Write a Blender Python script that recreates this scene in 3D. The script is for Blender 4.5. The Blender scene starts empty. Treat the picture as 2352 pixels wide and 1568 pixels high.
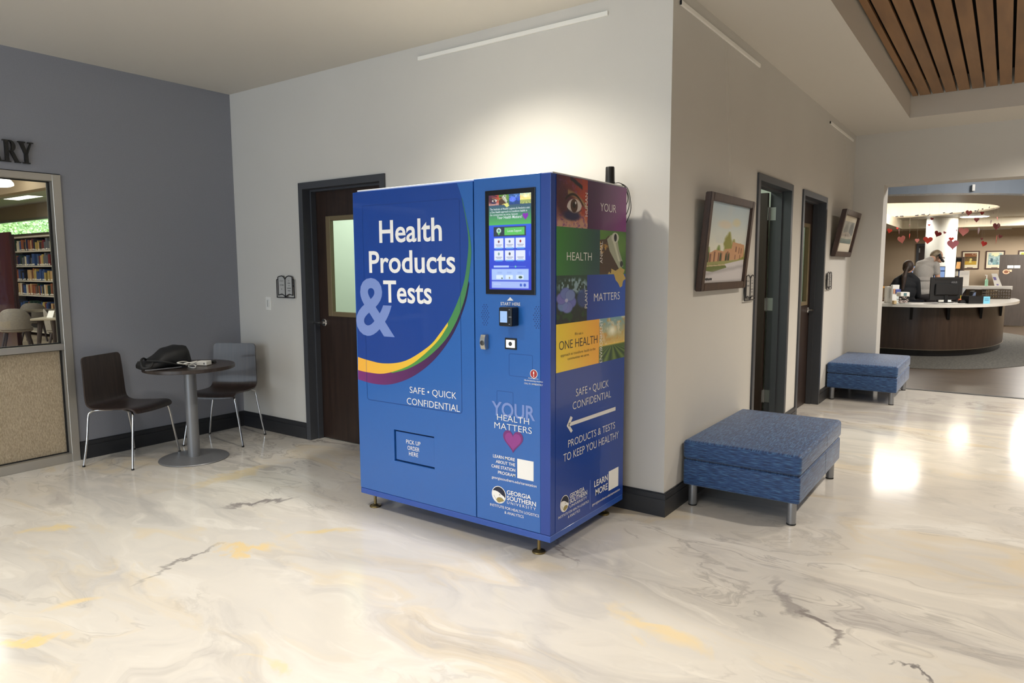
import bpy, bmesh, math, random
import numpy as np
from mathutils import Vector, Matrix
random.seed(7)
sc = bpy.context.scene
COL = sc.collection

# ------------------------------------------------------------------ camera, world, lights, exposure
IW, IH, FPX = 2352, 1568, 1586.67
YAW, PITCH, ROLL = -0.620216884, -0.107396013, -0.0043980949
CAM = Vector((1.589, -3.772, 1.485))
def _axes():
    cy, sy, cp, sp = math.cos(YAW), math.sin(YAW), math.cos(PITCH), math.sin(PITCH)
    f = Vector((sy * cp, cy * cp, sp)); r = Vector((cy, -sy, 0)); u = r.cross(f)
    cr, sr = math.cos(ROLL), math.sin(ROLL)
    return cr * r + sr * u, -sr * r + cr * u, f
RGT, UPV, FWD = _axes()
cd = bpy.data.cameras.new('camera'); cam = bpy.data.objects.new('camera', cd); COL.objects.link(cam)
cd.sensor_fit = 'HORIZONTAL'; cd.sensor_width = 36.0; cd.lens = FPX / IW * 36.0
cd.clip_start = 0.05; cd.clip_end = 200
m = Matrix.Identity(4)
for i in range(3):
    m[i][0] = RGT[i]; m[i][1] = UPV[i]; m[i][2] = -FWD[i]; m[i][3] = CAM[i]
cam.matrix_world = m
sc.camera = cam
sc.view_settings.view_transform = 'Standard'; sc.view_settings.look = 'None'
sc.view_settings.exposure = -0.05; sc.view_settings.gamma = 1.0; sc.view_settings.use_curve_mapping = False
sc.cycles.use_denoising = True
sc.cycles.max_bounces = 10; sc.cycles.diffuse_bounces = 5; sc.cycles.transparent_max_bounces = 12
sc.cycles.caustics_reflective = False; sc.cycles.caustics_refractive = False
sc.cycles.sample_clamp_indirect = 6.0

wd = bpy.data.worlds.new('world'); sc.world = wd; wd.use_nodes = True
bg = wd.node_tree.nodes['Background']; bg.inputs[0].default_value = (0.80, 0.90, 1.0, 1); bg.inputs[1].default_value = 7.0

WARM = (1.0, 0.94, 0.84); NEUT = (1.0, 0.97, 0.92); DAY = (0.74, 0.87, 1.0)
def spot(loc, power, tgt=None, cone=110, blend=0.7, col=WARM, r=0.06):
    l = bpy.data.lights.new('ceiling_spot', 'SPOT'); l.energy = power; l.color = col; l.spot_size = math.radians(cone); l.spot_blend = blend; l.shadow_soft_size = r
    o = bpy.data.objects.new('ceiling_spot', l); COL.objects.link(o); o.location = loc
    d = (Vector(tgt) - Vector(loc)) if tgt else Vector((0, 0, -1)); o.rotation_euler = d.to_track_quat('-Z', 'Y').to_euler(); return o
def area(loc, sx, sy, power, tgt, col=NEUT, spread=180):
    l = bpy.data.lights.new('area_light', 'AREA'); l.shape = 'RECTANGLE'; l.size = sx; l.size_y = sy; l.energy = power; l.color = col; l.spread = math.radians(spread)
    o = bpy.data.objects.new('area_light', l); COL.objects.link(o); o.location = loc
    d = Vector(tgt) - Vector(loc); o.rotation_euler = d.to_track_quat('-Z', 'Y').to_euler(); return o
# recessed lobby downlights (all above or behind the camera's view)
spot((-0.90, -0.85, 3.02), 205, None, 132, 0.9, (1.0, 0.93, 0.80), 0.07)         # washes the wall above the kiosk
spot((-1.30, -2.50, 3.02), 120, None, 125, 0.8, WARM, 0.08)
for x, y, p in ((-3.2, -2.6, 60), (0.7, -2.7, 100), (-1.3, -4.8, 110), (-3.2, -4.8, 120), (0.7, -4.8, 90), (2.6, -2.0, 80), (2.9, -4.8, 60)):
    spot((x, y, 3.02), p, None, 130, 0.8, WARM, 0.08)
# lamps in the slatted ceiling bay
for x, y, p in ((2.3, 1.0, 200), (2.3, 3.1, 225), (2.2, 4.5, 150)):
    spot((x, y, 3.2), p, None, 140, 0.8, (1.0, 0.91, 0.78), 0.08)
# daylight through the entrance glazing behind the camera
area((-1.5, -8.7, 1.7), 7.0, 2.6, 250, (-1.8, 0, 1.2), DAY)
# library lamps
area((-0.75, 13.1, 3.18), 2.0, 1.9, 150, (-0.75, 13.1, 0), NEUT)
area((3.4, 8.3, 3.55), 2.0, 1.2, 300, (3.4, 8.3, 0), NEUT)
area((2.75, 15.3, 2.585), 1.6, 0.9, 260, (2.75, 15.3, 0), NEUT)
area((-12.0, -1.6, 3.1), 8.0, 1.6, 400, (-12.0, -1.2, 0), NEUT)

# ------------------------------------------------------------------ pixel -> point on a plane of the place
def ray(u, v): return FWD + RGT * ((u - IW / 2) / FPX) - UPV * ((v - IH / 2) / FPX)
def onx(u, v, x): d = ray(u, v); return CAM + d * ((x - CAM.x) / d.x)
def ony(u, v, y): d = ray(u, v); return CAM + d * ((y - CAM.y) / d.y)
def onz(u, v, z=0.0): d = ray(u, v); return CAM + d * ((z - CAM.z) / d.z)
def dep(u, v, d): return CAM + ray(u, v) * d

# ------------------------------------------------------------------ materials
def lin(c):
    if isinstance(c, (tuple, list)) and max(c) > 1.0: c = [x / 255 for x in c]
    return tuple((x / 12.92 if x <= 0.04045 else ((x + 0.055) / 1.055) ** 2.4) for x in c[:3]) + (1,)
MATS = {}
def mat(name, c=(200, 200, 200), rough=0.5, metal=0.0, spec=0.5, var=0.0, vscale=8.0, bump=0.0, bscale=200.0, coat=0.0, emit=0.0, stretch=None, c2=None, detail=4):
    if name in MATS: return MATS[name]
    m = bpy.data.materials.new(name); m.use_nodes = True; nt = m.node_tree; b = nt.nodes['Principled BSDF']
    b.inputs['Base Color'].default_value = lin(c); b.inputs['Roughness'].default_value = rough; b.inputs['Metallic'].default_value = metal
    b.inputs['Specular IOR Level'].default_value = spec; b.inputs['Coat Weight'].default_value = coat; b.inputs['Coat Roughness'].default_value = 0.06
    if emit: b.inputs['Emission Color'].default_value = lin(c); b.inputs['Emission Strength'].default_value = emit
    tc = nt.nodes.new('ShaderNodeTexCoord')
    if var or c2:
        mp = nt.nodes.new('ShaderNodeMapping'); mp.inputs['Scale'].default_value = stretch or (1, 1, 1)
        nz = nt.nodes.new('ShaderNodeTexNoise'); nz.inputs['Scale'].default_value = vscale; nz.inputs['Detail'].default_value = detail
        rp = nt.nodes.new('ShaderNodeValToRGB'); rp.color_ramp.elements[0].position = 0.3; rp.color_ramp.elements[1].position = 0.7
        a = lin(c); k = lin(c2) if c2 else tuple(min(1, x * (1 + var)) for x in a[:3]) + (1,)
        if not c2: a = tuple(x * (1 - var) for x in a[:3]) + (1,)
        rp.color_ramp.elements[0].color = a; rp.color_ramp.elements[1].color = k
        nt.links.new(tc.outputs['Object'], mp.inputs[0]); nt.links.new(mp.outputs[0], nz.inputs['Vector']); nt.links.new(nz.outputs['Fac'], rp.inputs[0]); nt.links.new(rp.outputs[0], b.inputs['Base Color'])
    if bump:
        n2 = nt.nodes.new('ShaderNodeTexNoise'); n2.inputs['Scale'].default_value = bscale; n2.inputs['Detail'].default_value = 3
        bp = nt.nodes.new('ShaderNodeBump'); bp.inputs['Strength'].default_value = bump; bp.inputs['Distance'].default_value = 0.002
        nt.links.new(tc.outputs['Object'], n2.inputs['Vector']); nt.links.new(n2.outputs['Fac'], bp.inputs['Height']); nt.links.new(bp.outputs[0], b.inputs['Normal'])
    MATS[name] = m; return m
def print_mat(name, rough=0.35, emit=0.0, coat=0.0):
    if name in MATS: return MATS[name]
    m = bpy.data.materials.new(name); m.use_nodes = True; nt = m.node_tree; b = nt.nodes['Principled BSDF']
    at = nt.nodes.new('ShaderNodeAttribute'); at.attribute_name = 'Ink'
    b.inputs['Roughness'].default_value = rough; b.inputs['Coat Weight'].default_value = coat; b.inputs['Coat Roughness'].default_value = 0.06
    if emit:
        b.inputs['Base Color'].default_value = (0.01, 0.01, 0.01, 1); nt.links.new(at.outputs['Color'], b.inputs['Emission Color']); b.inputs['Emission Strength'].default_value = emit
    else: nt.links.new(at.outputs['Color'], b.inputs['Base Color'])
    MATS[name] = m; return m
def glass_mat(name, tint=(0.94, 0.97, 0.95), ior=1.5):
    if name in MATS: return MATS[name]
    m = bpy.data.materials.new(name); m.use_nodes = True; nt = m.node_tree; nt.nodes.clear()
    o = nt.nodes.new('ShaderNodeOutputMaterial'); mx = nt.nodes.new('ShaderNodeMixShader'); t = nt.nodes.new('ShaderNodeBsdfTransparent'); g = nt.nodes.new('ShaderNodeBsdfGlossy'); fr = nt.nodes.new('ShaderNodeFresnel')
    t.inputs[0].default_value = tint + (1,); g.inputs['Roughness'].default_value = 0.0; fr.inputs[0].default_value = ior
    ge = nt.nodes.new('ShaderNodeNewGeometry'); mu = nt.nodes.new('ShaderNodeMath'); mu.operation = 'MULTIPLY'; iv = nt.nodes.new('ShaderNodeMath'); iv.operation = 'SUBTRACT'; iv.inputs[0].default_value = 1.0
    nt.links.new(ge.outputs['Backfacing'], iv.inputs[1]); nt.links.new(fr.outputs[0], mu.inputs[0]); nt.links.new(iv.outputs[0], mu.inputs[1]); nt.links.new(mu.outputs[0], mx.inputs[0]); nt.links.new(t.outputs[0], mx.inputs[1]); nt.links.new(g.outputs[0], mx.inputs[2]); nt.links.new(mx.outputs[0], o.inputs[0])
    MATS[name] = m; return m
def emis(name, c, s):
    if name in MATS: return MATS[name]
    m = bpy.data.materials.new(name); m.use_nodes = True; nt = m.node_tree; nt.nodes.clear()
    o = nt.nodes.new('ShaderNodeOutputMaterial'); e = nt.nodes.new('ShaderNodeEmission'); e.inputs[0].default_value = lin(c); e.inputs[1].default_value = s
    nt.links.new(e.outputs[0], o.inputs[0]); MATS[name] = m; return m

POURS = []
def pour(u0, v0, u1, v1, hw, c, st):
    a, e = onz(u0, v0), onz(u1, v1); m_ = (a + e) / 2; POURS.append((m_.x, m_.y, (e - a).length / 2 + 0.05, hw, math.atan2(e.y - a.y, e.x - a.x), c, st))
for q in ((505, 1165, 705, 1135, .05, (128, 122, 122), .85), (330, 1315, 500, 1255, .03, (120, 115, 114), .7), (640, 990, 830, 1035, .03, (140, 136, 134), .6), (1830, 1370, 1960, 1500, .035, (120, 113, 112), .85), (1790, 1330, 1850, 1420, .05, (150, 144, 142), .7), (2080, 1530, 2160, 1568, .02, (96, 92, 94), .8), (1270, 1210, 1300, 1300, .02, (140, 130, 126), .6),
          (500, 1255, 640, 1265, .07, (232, 204, 146), .8), (680, 1235, 840, 1215, .06, (230, 206, 150), .75), (80, 1215, 160, 1210, .08, (230, 206, 150), .75), (100, 1390, 210, 1370, .07, (232, 208, 158), .75), (0, 1490, 120, 1470, .06, (234, 206, 142), .8), (1400, 1400, 1620, 1510, .08, (230, 206, 156), .7), (440, 1120, 640, 1060, .08, (226, 204, 156), .6), (560, 1520, 640, 1560, .05, (230, 208, 160), .6)): pour(*q)
def floor_mat():
    m = bpy.data.materials.new('marbled_epoxy'); m.use_nodes = True; nt = m.node_tree; N = nt.nodes; L = nt.links; b = N['Principled BSDF']
    tc = N.new('ShaderNodeTexCoord'); mp = N.new('ShaderNodeMapping'); mp.inputs['Rotation'].default_value = (0, 0, math.radians(-52)); mp.inputs['Scale'].default_value = (0.62, 1.5, 1)
    L.new(tc.outputs['Object'], mp.inputs[0])
    def noise(vec, s, d=4, dist=0.0, r=0.55):
        n = N.new('ShaderNodeTexNoise'); n.inputs['Scale'].default_value = s; n.inputs['Detail'].default_value = d; n.inputs['Distortion'].default_value = dist; n.inputs['Roughness'].default_value = r
        L.new(vec, n.inputs['Vector']); return n
    def vm(op, a, c, s=None):
        v = N.new('ShaderNodeVectorMath'); v.operation = op
        L.new(a, v.inputs[0])
        if s is not None: v.inputs['Scale'].default_value = s
        elif isinstance(c, tuple): v.inputs[1].default_value = c
        else: L.new(c, v.inputs[1])
        return v.outputs[0]
    w1 = noise(mp.outputs[0], 0.75, 3); o1 = vm('SCALE', vm('SUBTRACT', w1.outputs['Color'], (0.5, 0.5, 0.5)), None, 2.3)
    p1 = vm('ADD', mp.outputs[0], o1)
    w2 = noise(p1, 1.5, 4); o2 = vm('SCALE', vm('SUBTRACT', w2.outputs['Color'], (0.5, 0.5, 0.5)), None, 0.9)
    p2 = vm('ADD', p1, o2)
    def ramp(fac, st):
        r = N.new('ShaderNodeValToRGB'); e = r.color_ramp.elements
        while len(e) < len(st): e.new(0.5)
        for k, (p, c) in enumerate(st): e[k].position = p; e[k].color = lin(c) if len(c) == 3 else c
        L.new(fac, r.inputs[0]); return r.outputs[0]
    base = ramp(noise(p2, 1.1, 5, 0.4).outputs['Fac'], [(0.28, (188, 184, 180)), (0.42, (209, 204, 197)), (0.55, (216, 210, 201)), (0.72, (229, 225, 218))])
    def mix(fac, a, c, blend='MIX'):
        x = N.new('ShaderNodeMix'); x.data_type = 'RGBA'; x.blend_type = blend
        L.new(fac, x.inputs['Factor']); L.new(a, x.inputs['A'])
        if isinstance(c, tuple): x.inputs['B'].default_value = lin(c)
        else: L.new(c, x.inputs['B'])
        return x.outputs['Result']
    def gray(fac, p0, p1, v0=0.0, v1=1.0): return ramp(fac, [(p0, (v0, v0, v0, 1)), (p1, (v1, v1, v1, 1))])
    def mul(a, c):
        x = N.new('ShaderNodeMath'); x.operation = 'MULTIPLY'; L.new(a, x.inputs[0])
        if isinstance(c, float): x.inputs[1].default_value = c
        else: L.new(c, x.inputs[1])
        return x.outputs[0]
    sh = vm('ADD', p2, (7.3, 2.1, 0.0))
    tan = mul(gray(noise(sh, 1.0, 4, 0.6).outputs['Fac'], 0.55, 0.74), 0.62)
    col = mix(tan, base, (226, 203, 158))
    sh2 = vm('ADD', p2, (-3.3, 8.1, 0.0)); gr = mul(gray(noise(sh2, 1.25, 5, 0.8).outputs['Fac'], 0.52, 0.72), 0.6)
    col = mix(gr, col, (172, 167, 165))
    # fine veins: the zero crossings of a warped noise, kept only in patches
    nv = noise(vm('ADD', p2, (1.7, -4.4, 0.0)), 1.35, 6, 0.9, 0.6)
    ab = N.new('ShaderNodeMath'); ab.operation = 'SUBTRACT'; L.new(nv.outputs['Fac'], ab.inputs[0]); ab.inputs[1].default_value = 0.5
    ab2 = N.new('ShaderNodeMath'); ab2.operation = 'ABSOLUTE'; L.new(ab.outputs[0], ab2.inputs[0])
    line = gray(ab2.outputs[0], 0.0, 0.03, 1.0, 0.0); keep = gray(noise(p1, 0.55, 2).outputs['Fac'], 0.46, 0.64)
    col = mix(mul(mul(line, keep), 0.45), col, (132, 126, 124))
    wl = noise(vm('ADD', p2, (5.1, 5.4, 0.0)), 2.4, 6, 0.7, 0.6); streak = gray(wl.outputs['Fac'], 0.58, 0.74); col = mix(mul(streak, 0.55), col, (240, 235, 226))
    # the larger pours of pigment: (x, y, half length, half width, angle, colour, strength)
    sw = noise(tc.outputs['Object'], 2.2, 5, 1.2, 0.6); so = vm('SCALE', vm('SUBTRACT', sw.outputs['Color'], (0.5, 0.5, 0.5)), None, 0.55); pw_ = vm('ADD', tc.outputs['Object'], so)
    for x, y, hl, hw, ang, c, st in POURS:
        q = vm('SUBTRACT', pw_, (x, y, 0.0)); m2 = N.new('ShaderNodeMapping'); m2.vector_type = 'TEXTURE'; m2.inputs['Rotation'].default_value = (0, 0, ang); m2.inputs['Scale'].default_value = (hl, hw, 1000.0); L.new(q, m2.inputs[0])
        ln = N.new('ShaderNodeVectorMath'); ln.operation = 'LENGTH'; L.new(m2.outputs[0], ln.inputs[0]); col = mix(mul(gray(ln.outputs['Value'], 0.35, 1.0, 1.0, 0.0), st), col, c)
    L.new(col, b.inputs['Base Color']); b.inputs['Roughness'].default_value = 0.13; b.inputs['IOR'].default_value = 1.5
    nb = noise(tc.outputs['Object'], 5.0, 3); bp = N.new('ShaderNodeBump'); bp.inputs['Strength'].default_value = 0.12; bp.inputs['Distance'].default_value = 0.004
    L.new(nb.outputs['Fac'], bp.inputs['Height']); L.new(bp.outputs[0], b.inputs['Normal'])
    return m

def fabric_mat():
    m = bpy.data.materials.new('blue_streaked_fabric'); m.use_nodes = True; nt = m.node_tree; N = nt.nodes; L = nt.links; b = N['Principled BSDF']
    tc = N.new('ShaderNodeTexCoord')
    def layer(scale):
        mp = N.new('ShaderNodeMapping'); mp.inputs['Scale'].default_value = scale; L.new(tc.outputs['Object'], mp.inputs[0])
        n = N.new('ShaderNodeTexNoise'); n.inputs['Scale'].default_value = 1.0; n.inputs['Detail'].default_value = 3; L.new(mp.outputs[0], n.inputs['Vector'])
        return n.outputs['Fac']
    sep = N.new('ShaderNodeSeparateXYZ'); L.new(tc.outputs['Normal'], sep.inputs[0])
    ab = N.new('ShaderNodeMath'); ab.operation = 'ABSOLUTE'; L.new(sep.outputs[2], ab.inputs[0])
    gt = N.new('ShaderNodeMath'); gt.operation = 'GREATER_THAN'; L.new(ab.outputs[0], gt.inputs[0]); gt.inputs[1].default_value = 0.6
    mx = N.new('ShaderNodeMix'); L.new(gt.outputs[0], mx.inputs['Factor']); L.new(layer((16, 12, 210)), mx.inputs['A']); L.new(layer((170, 22, 20)), mx.inputs['B'])
    r = N.new('ShaderNodeValToRGB'); e = r.color_ramp.elements; e.new(0.5)
    for k, (p, c) in enumerate([(0.34, (16, 38, 78)), (0.5, (28, 66, 116)), (0.66, (66, 106, 148))]): e[k].position = p; e[k].color = lin(c)
    L.new(mx.outputs['Result'], r.inputs[0]); L.new(r.outputs[0], b.inputs['Base Color'])
    b.inputs['Roughness'].default_value = 0.6; b.inputs['Sheen Weight'].default_value = 0.25
    bp = N.new('ShaderNodeBump'); bp.inputs['Strength'].default_value = 0.25; bp.inputs['Distance'].default_value = 0.001; L.new(mx.outputs['Result'], bp.inputs['Height']); L.new(bp.outputs[0], b.inputs['Normal'])
    return m

# ------------------------------------------------------------------ scene graph helpers
W = {}
def reg(o, parent):
    COL.objects.link(o)
    if parent is not None: o.parent = parent; W[o.name] = W[parent.name].copy()
    else: W[o.name] = Matrix.Identity(4)
def tag(o, label=None, cat=None, group=None, kind=None):
    if label: o['label'] = label
    if cat: o['category'] = cat
    if group: o['group'] = group
    if kind: o['kind'] = kind
    return o
def thing(name, label, cat, loc=(0, 0, 0), rz=0.0, group=None):
    o = bpy.data.objects.new(name, None); o.empty_display_size = 0.1; COL.objects.link(o)
    o.location = loc; o.rotation_euler = (0, 0, rz)
    W[o.name] = Matrix.Translation(loc) @ Matrix.Rotation(rz, 4, 'Z')
    return tag(o, label, cat, group)
def obj(name, bm, mt, parent=None, local=False, smooth=None, label=None, sharp=40):
    bmesh.ops.recalc_face_normals(bm, faces=bm.faces[:])
    me = bpy.data.meshes.new(name); bm.to_mesh(me); bm.free()
    o = bpy.data.objects.new(name, me); reg(o, parent)
    if parent is not None and not local: me.transform(W[parent.name].inverted())
    for x in (mt if isinstance(mt, (list, tuple)) else [mt]): me.materials.append(x)
    if smooth:
        me.polygons.foreach_set('use_smooth', [True] * len(me.polygons))
        try: me.set_sharp_from_angle(angle=math.radians(sharp))
        except Exception: pass
    if label: o['label'] = label
    return o
def struct(name, bm, mt, parent=None, **k):
    o = obj(name, bm, mt, parent, **k)
    if parent is None: o['kind'] = 'structure'
    return o
def sroot(name, loc=(0, 0, 0)):
    o = bpy.data.objects.new(name, None); COL.objects.link(o); o.location = loc; W[o.name] = Matrix.Translation(loc); o['kind'] = 'structure'; return o
def dup(root, loc, rz, label, group=None):
    r = root.copy(); COL.objects.link(r); r.location = loc; r.rotation_euler = (0, 0, rz); r['label'] = label
    W[r.name] = Matrix.Translation(loc) @ Matrix.Rotation(rz, 4, 'Z')
    if group: r['group'] = group
    for ch in list(root.children):
        c = ch.copy(); COL.objects.link(c); c.parent = r
        for g in ch.children:
            d = g.copy(); COL.objects.link(d); d.parent = c
    return r

# ------------------------------------------------------------------ shape helpers
def BM(): return bmesh.new()
def bx(bm, x0, x1, y0, y1, z0, z1, bev=0.0, seg=2, mi=0):
    v = [bm.verts.new((x, y, z)) for z in (z0, z1) for y in (y0, y1) for x in (x0, x1)]
    fs = [bm.faces.new([v[i] for i in q]) for q in ((0, 2, 3, 1), (4, 5, 7, 6), (0, 1, 5, 4), (2, 6, 7, 3), (0, 4, 6, 2), (1, 3, 7, 5))]
    for f in fs: f.material_index = mi
    if bev:
        ed = list({e for f in fs for e in f.edges})
        bmesh.ops.bevel(bm, geom=ed, offset=bev, segments=seg, affect='EDGES', profile=0.5, clamp_overlap=True)
    return v
def box(x0, x1, y0, y1, z0, z1, bev=0.0, seg=2):
    b = BM(); bx(b, min(x0, x1), max(x0, x1), min(y0, y1), max(y0, y1), min(z0, z1), max(z0, z1), bev, seg); return b
def quad(bm, pts, mi=0):
    f = bm.faces.new([bm.verts.new(p) for p in pts]); f.material_index = mi; return f
def tube(bm, pts, r, n=8, cap=True, mi=0):
    pts = [Vector(p) for p in pts]; rs = r if isinstance(r, (list, tuple)) else [r] * len(pts); rings = []; up = None
    for i, p in enumerate(pts):
        t = (pts[min(i + 1, len(pts) - 1)] - pts[max(i - 1, 0)]).normalized()
        if up is None: up = Vector((0, 0, 1)) if abs(t.z) < 0.9 else Vector((1, 0, 0))
        a = (up - t * up.dot(t)).normalized(); up = a; c = t.cross(a)
        rings.append([bm.verts.new(p + (a * math.cos(2 * math.pi * k / n) + c * math.sin(2 * math.pi * k / n)) * rs[i]) for k in range(n)])
    for i in range(len(rings) - 1):
        for k in range(n):
            f = bm.faces.new((rings[i][k], rings[i][(k + 1) % n], rings[i + 1][(k + 1) % n], rings[i + 1][k])); f.material_index = mi
    if cap: bm.faces.new(rings[0][::-1]).material_index = mi; bm.faces.new(rings[-1]).material_index = mi
def smoothpath(pts, k=6):
    P = [Vector(p) for p in pts]; P = [P[0] * 2 - P[1]] + P + [P[-1] * 2 - P[-2]]; out = []
    for i in range(1, len(P) - 2):
        for j in range(k):
            t = j / k; a, b, c, d = P[i - 1], P[i], P[i + 1], P[i + 2]
            out.append(0.5 * ((2 * b) + (c - a) * t + (2 * a - 5 * b + 4 * c - d) * t * t + (3 * b - a - 3 * c + d) * t ** 3))
    out.append(P[-2]); return out
def lathe(bm, prof, c=(0, 0, 0), n=32, axis='z', mi=0, sx=1.0, sy=1.0):
    c = Vector(c); rings = []
    for r, h in prof:
        if r < 1e-6: rings.append([bm.verts.new(c + Vector((0, 0, h)))] if axis == 'z' else [bm.verts.new(c + (Vector((0, h, 0)) if axis == 'y' else Vector((h, 0, 0))))]); continue
        ring = []
        for k in range(n):
            a = 2 * math.pi * k / n; p, q = r * math.cos(a) * sx, r * math.sin(a) * sy
            ring.append(bm.verts.new(c + (Vector((p, q, h)) if axis == 'z' else Vector((p, h, q)) if axis == 'y' else Vector((h, p, q)))))
        rings.append(ring)
    for A, B in zip(rings[:-1], rings[1:]):
        for k in range(n):
            a0, a1, b0, b1 = A[k % len(A)], A[(k + 1) % len(A)], B[k % len(B)], B[(k + 1) % len(B)]
            vs = [];
            for v in (a0, a1, b1, b0):
                if v not in vs: vs.append(v)
            if len(vs) > 2: bm.faces.new(vs).material_index = mi
    if len(rings[0]) > 1: bm.faces.new(rings[0][::-1]).material_index = mi
    if len(rings[-1]) > 1: bm.faces.new(rings[-1]).material_index = mi
def prism(bm, poly, d0, d1, plane='xz', mi=0):
    """poly: 2-D outline; extruded from d0 to d1 along the missing axis."""
    def P(a, b, d): return (a, d, b) if plane == 'xz' else (d, a, b) if plane == 'yz' else (a, b, d)
    A = [bm.verts.new(P(a, b, d0)) for a, b in poly]; B = [bm.verts.new(P(a, b, d1)) for a, b in poly]; n = len(poly)
    bm.faces.new(A).material_index = mi; bm.faces.new(B[::-1]).material_index = mi
    for k in range(n): bm.faces.new((A[k], B[k], B[(k + 1) % n], A[(k + 1) % n])).material_index = mi
def ell(cx, cy, rx, ry, n=24, a0=0.0, a1=2 * math.pi):
    return [(cx + rx * math.cos(a0 + (a1 - a0) * k / n), cy + ry * math.sin(a0 + (a1 - a0) * k / n)) for k in range(n if abs(a1 - a0) > 6.28 else n + 1)]
def heart_outline(w, h, n=36):
    pts = []
    for k in range(n):
        t = 2 * math.pi * k / n; x = 16 * math.sin(t) ** 3; y = 13 * math.cos(t) - 5 * math.cos(2 * t) - 2 * math.cos(3 * t) - math.cos(4 * t)
        pts.append((x / 32 * w, (y + 2.5) / 29 * h))
    return pts
def remeshed(name, caps, balls, mt, parent, voxel=0.012, smooth_it=4, label=None):
    """one continuous skin over tapered limbs (p, q, r0, r1) and ellipsoids (c, rx, ry, rz[, rotation matrix])."""
    bm = BM()
    for p, q, r0, r1 in caps:
        p, q = Vector(p), Vector(q); t = (q - p).normalized(); n = 5
        pts, rs = [], []
        for k in range(n): a = math.pi / 2 * (1 - k / n); pts.append(p - t * r0 * math.sin(a)); rs.append(max(0.0008, r0 * math.cos(a)))
        pts.append(p); rs.append(r0); pts.append(q); rs.append(r1)
        for k in range(1, n + 1): a = math.pi / 2 * k / n; pts.append(q + t * r1 * math.sin(a)); rs.append(max(0.0008, r1 * math.cos(a)))
        tube(bm, pts, rs, 14)
    for e in balls:
        mm = Matrix.Translation(e[0]) @ (e[4].to_4x4() if len(e) > 4 else Matrix.Identity(4)) @ Matrix.Diagonal((e[1], e[2], e[3], 1))
        bmesh.ops.create_uvsphere(bm, u_segments=20, v_segments=12, radius=1.0, matrix=mm)
    o = obj(name, bm, mt, parent, label=label)
    r = o.modifiers.new('skin', 'REMESH'); r.mode = 'VOXEL'; r.voxel_size = voxel; r.use_smooth_shade = True
    if smooth_it: s = o.modifiers.new('soft', 'SMOOTH'); s.iterations = smooth_it; s.factor = 0.5
    dg = bpy.context.evaluated_depsgraph_get(); me = bpy.data.meshes.new_from_object(o.evaluated_get(dg)); old = o.data
    o.modifiers.clear(); o.data = me; bpy.data.meshes.remove(old)
    return o

# ------------------------------------------------------------------ lettering and printed pictures
def text_geo(s, off=0.0, sp=1.0):
    c = bpy.data.curves.new('type', 'FONT'); c.body = s; c.size = 1.0; c.offset = off; c.space_character = sp; c.resolution_u = 4
    o = bpy.data.objects.new('type', c); COL.objects.link(o); dg = bpy.context.evaluated_depsgraph_get(); dg.update()
    me = bpy.data.meshes.new_from_object(o.evaluated_get(dg))
    V = np.array([v.co[:2] for v in me.vertices]) if len(me.vertices) else np.zeros((0, 2)); Fc = [tuple(p.vertices) for p in me.polygons]
    bpy.data.objects.remove(o); bpy.data.curves.remove(c); bpy.data.meshes.remove(me)
    return V, Fc
GLY = {}
def glyphs(s, off, sp):
    k = (s, off, sp)
    if k not in GLY: GLY[k] = text_geo(s, off, sp)
    return GLY[k]
CAPH = 0.69
def put_text(bm, s, P0, P1, cap, off, sp=1.0, up=Vector((0, 0, 1)), lift=Vector((0, 0, 0)), href=None):
    """lay the string from P0 to P1 (its left and right ends on the baseline) with capitals CAP high."""
    V, Fc = glyphs(s, off, sp)
    if not len(V): return
    x0, x1 = V[:, 0].min(), V[:, 0].max(); ax = (P1 - P0); ln = ax.length; ax = ax.normalized()
    up = (up - ax * up.dot(ax)).normalized(); kx = ln / (x1 - x0); ky = cap / (href or CAPH)
    vs = [bm.verts.new(P0 + ax * ((x - x0) * kx) + up * (y * ky) + lift) for x, y in V]
    for f in Fc:
        try: bm.faces.new([vs[i] for i in f])
        except ValueError: pass
def picture(name, mt, parent, O, ex, ey, nx, ny, fn, label=None):
    """a printed picture: a fine grid from O along ex (right) and ey (down), its ink worked out per point by fn(U, V)."""
    u = np.linspace(0, 1, nx + 1); v = np.linspace(0, 1, ny + 1); U, V = np.meshgrid(u, v)
    C = np.clip(fn(U, V), 0, 255) / 255.0; C = np.where(C <= 0.04045, C / 12.92, ((C + 0.055) / 1.055) ** 2.4)
    O, ex, ey = np.array(O), np.array(ex), np.array(ey)
    P = O + U[..., None] * ex + V[..., None] * ey; P = P.reshape(-1, 3)
    me = bpy.data.meshes.new(name); k = nx + 1
    fc = [(j * k + i, (j + 1) * k + i, (j + 1) * k + i + 1, j * k + i + 1) for j in range(ny) for i in range(nx)]
    me.from_pydata([tuple(p) for p in P], [], fc)
    at = me.color_attributes.new('Ink', 'FLOAT_COLOR', 'POINT'); at.data.foreach_set('color', np.concatenate([C.reshape(-1, 3), np.ones((C.size // 3, 1))], 1).ravel())
    o = bpy.data.objects.new(name, me); reg(o, parent); me.materials.append(mt)
    if parent is not None: me.transform(W[parent.name].inverted())
    if label: o['label'] = label
    return o
def vn(U, V, s, seed, asp=1.0):
    r = np.random.RandomState(seed); g = r.rand(66, 66); x = (U * s) % 64; y = (V * s * asp) % 64; i = x.astype(int); j = y.astype(int); fx = x - i; fy = y - j
    fx = fx * fx * (3 - 2 * fx); fy = fy * fy * (3 - 2 * fy)
    return (g[j, i] * (1 - fx) + g[j, i + 1] * fx) * (1 - fy) + (g[j + 1, i] * (1 - fx) + g[j + 1, i + 1] * fx) * fy
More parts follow.
